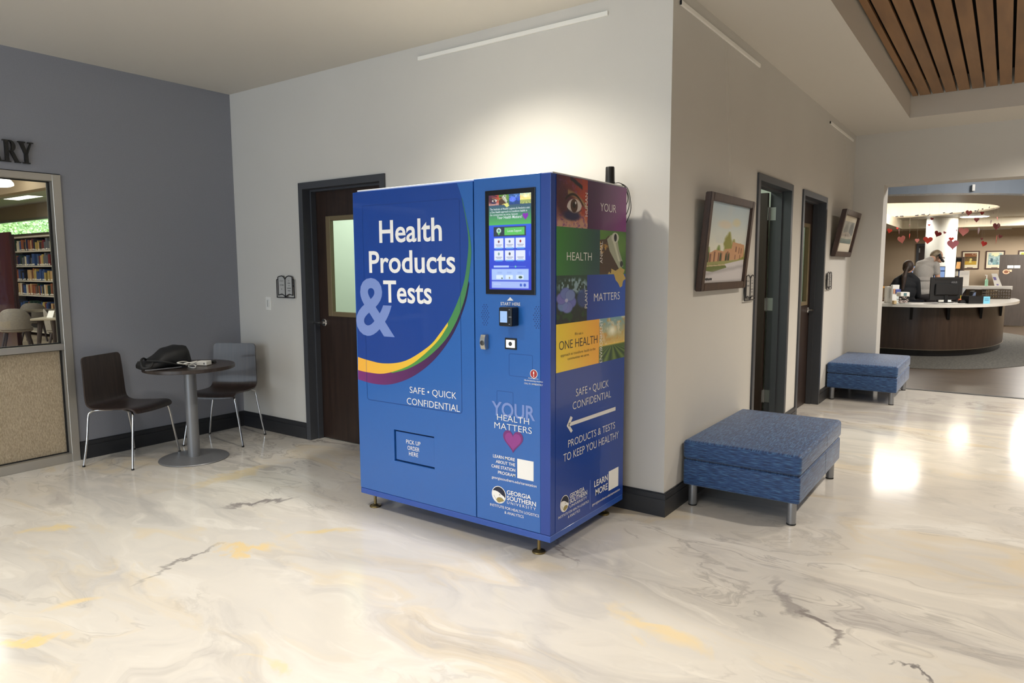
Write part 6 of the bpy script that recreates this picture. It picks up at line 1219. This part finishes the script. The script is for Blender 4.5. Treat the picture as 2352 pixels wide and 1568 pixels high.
# ---- paper hearts on threads
HC = {'red': (196, 52, 46), 'dark red': (128, 22, 28), 'pink': (232, 146, 142), 'dusty rose': (166, 92, 100), 'coral': (226, 78, 66), 'maroon': (104, 30, 32)}
def mheart(c):
    m = mat('paper_' + c.replace(' ', '_'), HC[c], 0.6); return m
hearts = [  # u, v, width, height (picture lengths), colour, roll, distance y, label
    (2043, 530.5, 12, 11, 'coral', 14, 12.2, 'bright coral paper heart hanging closest to the opening edge'), (2061, 524.5, 5, 5, 'red', 10, 13.6, 'tiny red paper heart above the tall dusty rose one, near the opening edge'),
    (2065, 533, 7, 13, 'dusty rose', -4, 12.8, 'narrow dusty rose paper heart turned edgewise, above the pale pink one'), (2071, 551, 18, 18, 'pink', -14, 11.8, 'large pale pink paper heart tipped over, nearest the opening edge'),
    (2089, 518.5, 5, 7, 'maroon', 12, 13.4, 'small maroon paper heart against the cream soffit, left of the white column'), (2089, 542.5, 5, 12, 'red', 2, 13.2, 'thin red paper heart turned edgewise, left of the white column'),
    (2106.5, 553, 9, 10, 'pink', 0, 12.9, 'small pink paper heart over the dark door in the back wall'), (2131, 552.5, 22, 17, 'coral', 4, 11.9, 'large coral paper heart at the left edge of the white column'),
    (2140, 503, 8, 7, 'maroon', 20, 13.0, 'small dark heart at the very top of the white column'), (2134, 517, 6, 5, 'coral', 0, 13.3, 'tiny coral paper heart high on the white column'),
    (2153.5, 538, 17, 14, 'dark red', 22, 12.0, 'dark red tilted paper heart in front of the white column'), (2169.5, 534.5, 7, 6, 'dusty rose', 25, 13.2, 'tiny tilted rose paper heart right of the dark red one on the column'),
    (2188.5, 562.5, 27, 22, 'dusty rose', 0, 11.4, 'largest dusty rose paper heart at the right edge of the white column'), (2185, 549.5, 12, 9, 'coral', 0, 11.9, 'small coral heart just above the largest dusty rose heart'),
    (2213, 533, 24, 20, 'pink', 4, 11.8, 'large pale pink paper heart right of the white column'), (2197, 530.5, 6, 8, 'maroon', 0, 13.2, 'small maroon heart half behind the large pale pink one'),
    (2247.5, 531, 13, 18, 'dark red', 4, 12.2, 'dark red paper heart turned aside, crossing the white picture rail'), (2225, 489.5, 15, 13, 'dusty rose', 6, 12.4, 'dusty rose paper heart on the rim of the oval ceiling recess'),
    (2255.5, 490, 9, 8, 'dark red', 6, 12.8, 'dark red heart below the tapering end of the oval recess'), (2243, 505.5, 12, 11, 'dusty rose', 0, 12.3, 'rose paper heart hanging in front of the round ceiling lamp'),
    (2221, 508.5, 3, 5, 'maroon', 0, 13.6, 'tiny maroon heart under the left end of the ceiling lamp'), (2276, 510.5, 8, 11, 'dark red', 4, 12.6, 'dark red narrow heart right of the round ceiling lamp'),
    (2288.5, 521, 16, 17, 'dusty rose', 4, 12.0, 'rose paper heart with a darker heart over it, at the right'), (2293, 517.5, 8, 11, 'dark red', 14, 11.9, 'dark red heart overlapping the rose heart at the right'),
    (2288.5, 550.5, 11, 21, 'red', 4, 12.1, 'long red paper heart turned aside, above the blue-green poster'), (2297, 543.5, 10, 9, 'dusty rose', 20, 13.0, 'faded rose heart behind the long red one'),
    (2259.5, 560.5, 14, 13, 'red', 18, 12.3, 'red tilted paper heart hanging above the gap between two posters'), (2255, 549, 6, 6, 'dusty rose', 0, 13.4, 'very small faded rose heart above the red tilted one'),
    (2291, 502, 3, 9, 'pink', -14, 12.7, 'thin pink heart edge-on near the cream soffit at the right'), (2281.5, 488.5, 3, 6, 'maroon', -25, 12.9, 'tiny maroon heart edge-on below the end of the oval recess')]
for u, v, w, h, c, roll, y, lab in hearts:
    p = ony(u, v, y); k = 1 / ppm(p); t = thing('paper_heart', lab, 'heart', p, RZ, 'paper hearts hanging over the reception desk')
    cr, sr_ = math.cos(math.radians(-roll)), math.sin(math.radians(-roll)); full_w = max(w, h * 1.0); yawh = math.acos(min(1, w / full_w)) if w < h * 0.85 else 0.0
    b = BM(); P = heart_outline(full_w * k, h * k); F = []
    for d in (-0.0015, 0.0015):
        ring_ = []
        for a_, z_ in P:
            xx, zz = a_ * math.cos(yawh), z_; yy = a_ * math.sin(yawh) + d; ring_.append(b.verts.new((xx * cr - zz * sr_, yy, xx * sr_ + zz * cr)))
        F.append(ring_)
    b.faces.new(F[0]); b.faces.new(F[1][::-1]); n = len(P)
    for q in range(n): b.faces.new((F[0][q], F[1][q], F[1][(q + 1) % n], F[0][(q + 1) % n]))
    bmesh.ops.triangulate(b, faces=[f for f in b.faces if len(f.verts) > 4]); obj('heart_shape', b, mheart(c), t, local=True)
    inside = ((p.x - OC[0]) / OA) ** 2 + ((p.y - OC[1]) / OB) ** 2 < 0.98; top = (3.199 if inside else LZC - 0.0005) - p.z
    b = BM(); tube(b, [(0, 0, h * k * 0.2), (0, 0, top)], 0.0007, 5); obj('thread', b, mat('clear_thread', (190, 176, 156), 0.5), t, local=True)
strips = [(2061.5, 497.3, 6, 1.6, 8), (2073, 496.5, 8, 1.7, 4), (2108.5, 494.5, 8, 1.8, 8), (2123, 492.5, 8, 1.8, 6), (2136.5, 493.5, 7, 1.6, 36), (2171.8, 488.8, 5, 1.8, 6), (2188.5, 489.5, 7.5, 2.0, 14), (2216, 488.3, 5, 2.2, 24), (2246, 484.3, 4.5, 2.2, 0), (2252, 483, 7, 1.3, 68), (2262.5, 479.8, 3.5, 2.6, 10), (2278.5, 476, 4, 1.4, 60)]
for i, (u, v, w, h, r) in enumerate(strips):
    p = oncyl(u, v); nrm = Vector(((OC[0] - p.x) / OA ** 2, (OC[1] - p.y) / OB ** 2, 0)).normalized(); p = p + nrm * 0.05; tg = HR; nrm = -HA; k = 1 / ppm(p); f = 1.0; ca_, sa_ = math.cos(math.radians(r)), math.sin(math.radians(r)); b = BM(); A_, B_ = [], []
    for sx_, sz_ in ((-1, -1), (1, -1), (1, 1), (-1, 1)):
        x_, z_ = sx_ * w * k / 2, sz_ * h * k / 2; X_, Z_ = (x_ * ca_ - z_ * sa_) * f, x_ * sa_ + z_ * ca_; A_.append(b.verts.new(p + nrm * 0.004 + tg * X_ + Vector((0, 0, Z_)))); B_.append(b.verts.new(p + nrm * 0.001 + tg * X_ + Vector((0, 0, Z_))))
    b.faces.new(A_); b.faces.new(B_[::-1])
    for q in range(4): b.faces.new((A_[q], B_[q], B_[(q + 1) % 4], A_[(q + 1) % 4]))
    o = obj('paper_strip', b, mat('navy_paper', (24, 26, 70), 0.6)); tag(o, 'dark blue paper strip hung along the oval ceiling recess, %s from the opening edge' % ('first', 'second', 'third', 'fourth', 'fifth, slanting,', 'sixth', 'seventh', 'eighth', 'ninth', 'tenth, upright,', 'eleventh', 'twelfth')[i], 'paper strip', 'blue paper strips round the oval ceiling recess')
p = ony(2242.5, 440, 9.6); t = thing('bulkhead_sensor', 'small pale upright sensor on the slate bulkhead', 'sensor', p)
rr_ = math.sqrt((p.x - OC[0]) ** 2 + (p.y - OC[1]) ** 2); dirr = Vector((p.x - OC[0], p.y - OC[1], 0)).normalized(); ps = Vector((OC[0], OC[1], p.z)) + dirr * 3.9; ps = Vector((ps.x, ps.y, LZC + 0.11)); b = BM(); bx(b, -0.018, 0.018, -0.03, 0.03, -0.05, 0.05, 0.004, 2); b.transform(Matrix.Translation(ps)); obj('sensor_body', b, M_white, t)
# ------------------------------------------------------------------ the reading room behind the glazed opening
WX, WY, WZ = -32.0, 4.0, 3.2
struct('floor_reading_room', box(WX, LX - 0.15, -9.0, WY + 0.15, -0.2, 0.0), mat('beige_reading_carpet', (168, 154, 134), 0.9, var=0.1, vscale=30))
struct('ceiling_reading_room', box(WX, LX - 0.15, -9.0, WY + 0.15, WZ, WZ + 0.3), M_ceil)
struct('wall_reading_west', box(WX - 0.15, WX, -9.0, WY + 0.15, 0, WZ), M_taupe); struct('wall_reading_south', box(WX, LX - 0.15, -9.15, -9.0, 0, WZ), M_taupe)
Z0w, Z1w = 2.40, 2.84
b = BM(); bx(b, WX, LX - 0.15, WY, WY + 0.15, 0, Z0w); bx(b, WX, LX - 0.15, WY, WY + 0.15, Z1w, WZ); bx(b, WX, -31.0, WY, WY + 0.15, Z0w, Z1w); bx(b, -9.0, LX - 0.15, WY, WY + 0.15, Z0w, Z1w); struct('wall_reading_windows', b, M_taupe)
wr2 = sroot('window_2'); b = BM(); bx(b, -31.0, -9.0, WY - 0.02, WY + 0.1, Z1w - 0.06, Z1w); bx(b, -31.0, -9.0, WY - 0.03, WY + 0.1, Z0w, Z0w + 0.04)
for x in (-31.0, -25.5, -9.06): bx(b, x, x + 0.06, WY - 0.01, WY + 0.09, Z0w + 0.04, Z1w - 0.06)
struct('window_frame', b, M_alu, wr2); struct('pane', box(-30.94, -9.06, WY + 0.03, WY + 0.036, Z0w + 0.04, Z1w - 0.06), M_glass, wr2)
struct('beam_1', box(WX, LX - 0.15, 1.75, 1.95, 2.97, WZ), M_taupe)
struct('lawn', box(-90, 10, WY + 0.15, 60, -0.3, -0.05), mat('lawn_grass', (96, 124, 60), 0.9, var=0.2, vscale=6))
# trees outside: each a trunk and a crown of leaves
M_leaf2 = mat('spring_leaves', (206, 222, 160), 0.7, c2=(120, 150, 100), vscale=1.2)
R = random.Random(12)
for i, (u, y, w, lab) in enumerate(((2, 9.0, 1.5, 'leafy tree outside the high window, at the left end'), (58, 12.4, 1.7, 'leafy tree outside the high window, above the middle of the shelves'), (118, 16.4, 2.1, 'pale leafy tree outside the high window, beside the window frame'))):
    p = ony(u, 525, y); t = thing('tree', lab, 'tree', (p.x, y, -0.05)); b = BM(); tube(b, [(p.x, y, -0.06), (p.x + 0.1, y, 1.6), (p.x, y, p.z)], [0.16, 0.12, 0.06], 8); obj('trunk', b, mat('tree_bark', (92, 76, 60), 0.9), t)
    b = BM()
    for k in range(2200):
        a, c, r = R.random() * 2 * math.pi, R.random() * 2 - 1, R.random() ** 0.4; s = math.sqrt(1 - c * c); q = Vector((p.x + w * r * s * math.cos(a), y + w * r * s * math.sin(a), p.z + 1.5 * r * c)); e1 = Vector((R.random() - .5, R.random() - .5, R.random() - .5)).normalized() * 0.085; e2 = e1.cross(Vector((R.random() - .5, R.random() - .5, R.random() - .5))).normalized() * 0.055
        quad(b, [q - e1, q + e2, q + e1, q - e2])
    o = obj('crown', b, M_leaf2, t); o['kind'] = 'stuff'
# lights
for (cx, cy, cz, r1), lab in (((-13.48, 1.1, WZ, 0.36), 'round two-tier white ceiling lamp seen at the top of the glass'),):
    t = thing('ceiling_lamp', lab, 'lamp', (cx, cy, cz)); b = BM(); lathe(b, [(r1 * 1.08, -0.0), (r1 * 1.08, -0.05), (r1 * 0.95, -0.07), (0, -0.075)], (cx, cy, cz), 40); obj('upper_diffuser', b, emis('lamp_disc_glow', (255, 250, 240), 5), t)
    b = BM(); lathe(b, [(r1 * 0.9, -0.10), (r1, -0.15), (r1, -0.19), (r1 * 0.88, -0.21), (0, -0.215)], (cx, cy, cz), 40); obj('lower_diffuser', b, MATS['lamp_disc_glow'], t); b = BM(); lathe(b, [(0.03, -0.07), (0.03, -0.11)], (cx, cy, cz), 12); obj('stem', b, M_white, t)
p = Vector((-17.75, 3.15, WZ)); t = thing('ceiling_light_panel', 'long flat white light panel in the reading room ceiling, under the round lamp', 'lamp', p); obj('diffuser', box(p.x - 0.75, p.x + 0.72, 2.98, 3.30, WZ - 0.012, WZ - 0.002), emis('panel_glow', (255, 248, 230), 5), t); b = BM()
for x0, x1, y0, y1 in ((p.x - 0.8, p.x - 0.75, 2.93, 3.35), (p.x + 0.72, p.x + 0.77, 2.93, 3.35), (p.x - 0.75, p.x + 0.72, 2.93, 2.98), (p.x - 0.75, p.x + 0.72, 3.30, 3.35)): bx(b, x0, x1, y0, y1, WZ - 0.014, WZ - 0.001)
obj('frame', b, M_white, t)
# shelving full of books
SY = 2.5; XA, XB = -17.35, -14.28; zsh = [0.10, 0.44, 0.78, 0.918 - 0.0, 1.235, 1.56, 1.885]; zsh = [0.12, 0.52, 0.918, 1.235, 1.56, 1.885]; ZTOP = 2.20
M_shm = mat('cream_steel_shelving', (206, 198, 182), 0.45)
s = thing('shelving_unit', 'tall cream steel bookshelves full of books behind the glass', 'bookshelf', ((XA + XB) / 2, SY + 0.2, 0))
obj('top_panel', box(XA, XB, SY - 0.02, SY + 0.42, ZTOP - 0.03, ZTOP), M_shm, s)
for x in (XA, XB - 0.03): obj('side_panel', box(x, x + 0.03, SY, SY + 0.4, 0, ZTOP - 0.03), M_shm, s)
obj('back_panel', box(XA + 0.03, XB - 0.03, SY + 0.38, SY + 0.4, 0, ZTOP - 0.03), mat('dark_shelf_back', (46, 42, 38), 0.8), s)
for z in zsh: obj('shelf', box(XA + 0.03, XB - 0.03, SY, SY + 0.38, z - 0.028, z), M_shm, s)
BC = (('navy blue', (38, 46, 76)), ('dark red', (108, 42, 42)), ('black', (24, 24, 28)), ('tan', (186, 152, 110)), ('slate grey', (92, 94, 98)), ('dark green', (42, 62, 50)), ('cream', (206, 194, 168)), ('blue', (56, 78, 122)), ('brown', (96, 62, 46)), ('mustard', (168, 146, 84)), ('rust', (142, 84, 58)), ('charcoal', (52, 52, 56)))
def book_mesh(c):
    """cover boards and spine round a paler page block, with a white call-number band."""
    b = BM(); bx(b, 0, 1, 0.0, 0.02, 0, 1, 0, 1); bx(b, 0, 0.12, 0.02, 1, 0, 1); bx(b, 0.88, 1, 0.02, 1, 0, 1); bx(b, 0.12, 0.88, 0.02, 0.96, 0.03, 0.97, mi=1); bx(b, 0.06, 0.94, -0.004, 0.0, 0.05, 0.16, mi=1)
    me = bpy.data.meshes.new('book'); b.to_mesh(me); b.free(); me.materials.append(mat('cloth_' + c[0].replace(' ', '_'), c[1], 0.55)); me.materials.append(mat('book_pages', (226, 220, 204), 0.7)); return me
BMS = [book_mesh(c) for c in BC]; R = random.Random(21)
ORD = 'first second third fourth fifth sixth seventh eighth ninth tenth eleventh twelfth thirteenth fourteenth fifteenth sixteenth seventeenth eighteenth nineteenth twentieth'.split() + ['twenty-' + q for q in 'first second third fourth fifth sixth seventh eighth ninth'.split()] + ['thirtieth'] + ['thirty-' + q for q in 'first second third fourth fifth sixth seventh eighth ninth'.split()] + ['fortieth'] + ['forty-' + q for q in 'first second third fourth fifth sixth'.split()]
SHN = ('bottom-but-one', 'fifth', 'fourth', 'third', 'second', 'top'); SHN = ('fifth', 'fourth', 'third', 'second', 'top')
for si, z in enumerate(zsh[1:]):
    top = (zsh[si + 2] - 0.03 if si + 2 < len(zsh) else ZTOP - 0.03) - z; x = XA + 0.05; n = 0; c = 0
    while x < XB - 0.12 and n < len(ORD):
        w = 0.05 + 0.045 * R.random(); h = min(top - 0.03, 0.17 + 0.10 * R.random()); c = c if R.random() < 0.3 and n else R.randrange(len(BC))
        if R.random() < 0.07: x += 0.09
        o = bpy.data.objects.new('book', BMS[c]); reg(o, None); o.location = (x, SY + 0.02 + 0.02 * R.random(), z + 0.001); o.scale = (w - 0.004, 0.16, h)
        tag(o, '%s book, %s from the far end of the %s shelf seen through the glass' % (BC[c][0], ORD[n], SHN[si]), 'book', 'library books on the cream steel shelves'); x += w; n += 1
# maroon end of a nearer range of shelves
a, c = ony(-24, 536, 1.2), ony(23, 536, 1.2); c2 = ony(27, 620, 1.2); t = thing('shelving_range', 'maroon wooden end panel of a nearer bookcase at the left of the glass', 'bookcase', ((a.x + c.x) / 2, 1.4, 0))
obj('end_panel', box(a.x, c2.x, 1.2, 1.24, 0, a.z, 0.004), mat('maroon_veneer', (62, 32, 30), 0.22, c2=(46, 24, 24), vscale=3, stretch=(7, 7, 0.6)), t); obj('case', box(a.x + 0.04, c2.x - 0.04, 1.24, 1.29, 0.0, a.z - 0.04), mat('maroon_case', (58, 30, 28), 0.4), t)
# upholstered chairs and tables
M_up = mat('oatmeal_tweed', (132, 124, 112), 0.9, c2=(108, 102, 96), vscale=30, stretch=(1, 1, 8)); M_legw = mat('dark_stained_beech', (52, 42, 38), 0.5); M_tt = mat('ash_table_top', (150, 140, 122), 0.4)
def tub(label, p, rz):
    t = thing('tub_chair', label, 'chair', (p.x, p.y, 0), rz, 'upholstered chairs in the reading room'); b = BM(); G = []
    for i in range(15):
        a = math.radians(-150 + 120 * i / 14); top = 0.80 - 0.16 * (abs(2 * i / 14 - 1)) ** 3; row = []
        for j, (r, z) in enumerate(((0.265, 0.43), (0.28, 0.55), (0.285, top - 0.02), (0.27, top), (0.25, top - 0.02), (0.245, 0.55), (0.235, 0.43))): row.append(b.verts.new((r * math.cos(a), r * math.sin(a), z)))
        G.append(row)
    for i in range(14):
        for j in range(7): b.faces.new((G[i][j], G[i][(j + 1) % 7], G[i + 1][(j + 1) % 7], G[i + 1][j]))
    b.faces.new(G[0][::-1]); b.faces.new(G[-1]); obj('backrest', b, M_up, t, local=True, smooth=True)
    b = BM(); lathe(b, [(0.23, 0.38), (0.25, 0.40), (0.25, 0.45), (0.22, 0.475), (0.0, 0.48)], (0, 0, 0), 28); obj('seat', b, M_up, t, local=True, smooth=True)
    for sx in (-1, 1):
        for sy in (-1, 1): b = BM(); tube(b, [(0.15 * sx, 0.15 * sy, 0.385), (0.225 * sx, 0.225 * sy, 0.0)], [0.024, 0.015], 8); obj('leg', b, M_legw, t, local=True)
    return t
q = dep(36, 735, 12.3); tub('grey upholstered tub chair with its rounded back to the glass, nearest', q, RZ + 0.1 + math.radians(24)); q = dep(-46, 729, 13.4); tub('grey upholstered tub chair cut off by the edge of the picture', q, RZ + 0.5)
q = dep(82, 735, 14.3); tub('grey upholstered tub chair with only its rounded top showing over the far table', q, RZ + 0.4); q = dep(146, 745, 12.2); tub('pinkish grey tub chair beside the window frame, drawn up to the near table', q, RZ - 1.2)
def table(label, c, rz, w, d, h):
    t = thing('library_table', label, 'table', (c.x, c.y, 0), rz); obj('table_top', lb(-w / 2, w / 2, -d / 2, d / 2, h - 0.03, h, 0.004), M_tt, t, local=True)
    for sx in (-1, 1):
        for sy in (-1, 1): b = BM(); tube(b, [((w / 2 - 0.1) * sx, (d / 2 - 0.1) * sy, h - 0.03), ((w / 2 - 0.04) * sx, (d / 2 - 0.04) * sy, 0)], [0.04, 0.022], 8); obj('leg', b, M_legw, t, local=True)
    return t
q = dep(154, 730, 10.9); table('pale-topped library table behind the glass, nearest the window frame', Vector((q.x, q.y, 0)), RZ + math.radians(12), 0.75, 0.7, 0.735); q2 = dep(102, 719, 13.4); table('pale-topped library table further back behind the glass', Vector((q2.x, q2.y, 0)), RZ + 0.2, 0.9, 0.6, 0.70)
qc = dep(118, 728, 10.8); t = thing('tent_card', 'small white folded card standing on the near library table', 'card', (qc.x, qc.y, 0.735), RZ); b = BM()
A_ = [b.verts.new(v) for v in ((-0.055, 0.03, 0.0), (0.04, 0.03, 0.0), (0.055, 0.0, 0.105), (-0.035, 0.0, 0.105))]; B_ = [b.verts.new((v.co.x, v.co.y + 0.003, v.co.z)) for v in A_]; b.faces.new(A_); b.faces.new(B_[::-1])
for k in range(4): b.faces.new((A_[k], B_[k], B_[(k + 1) % 4], A_[(k + 1) % 4]))
C_ = [b.verts.new(v) for v in ((-0.035, 0.003, 0.105), (0.055, 0.003, 0.105), (0.04, -0.03, 0.0), (-0.055, -0.03, 0.0))]; b.faces.new(C_); obj('card', b, M_paper, t, local=True)
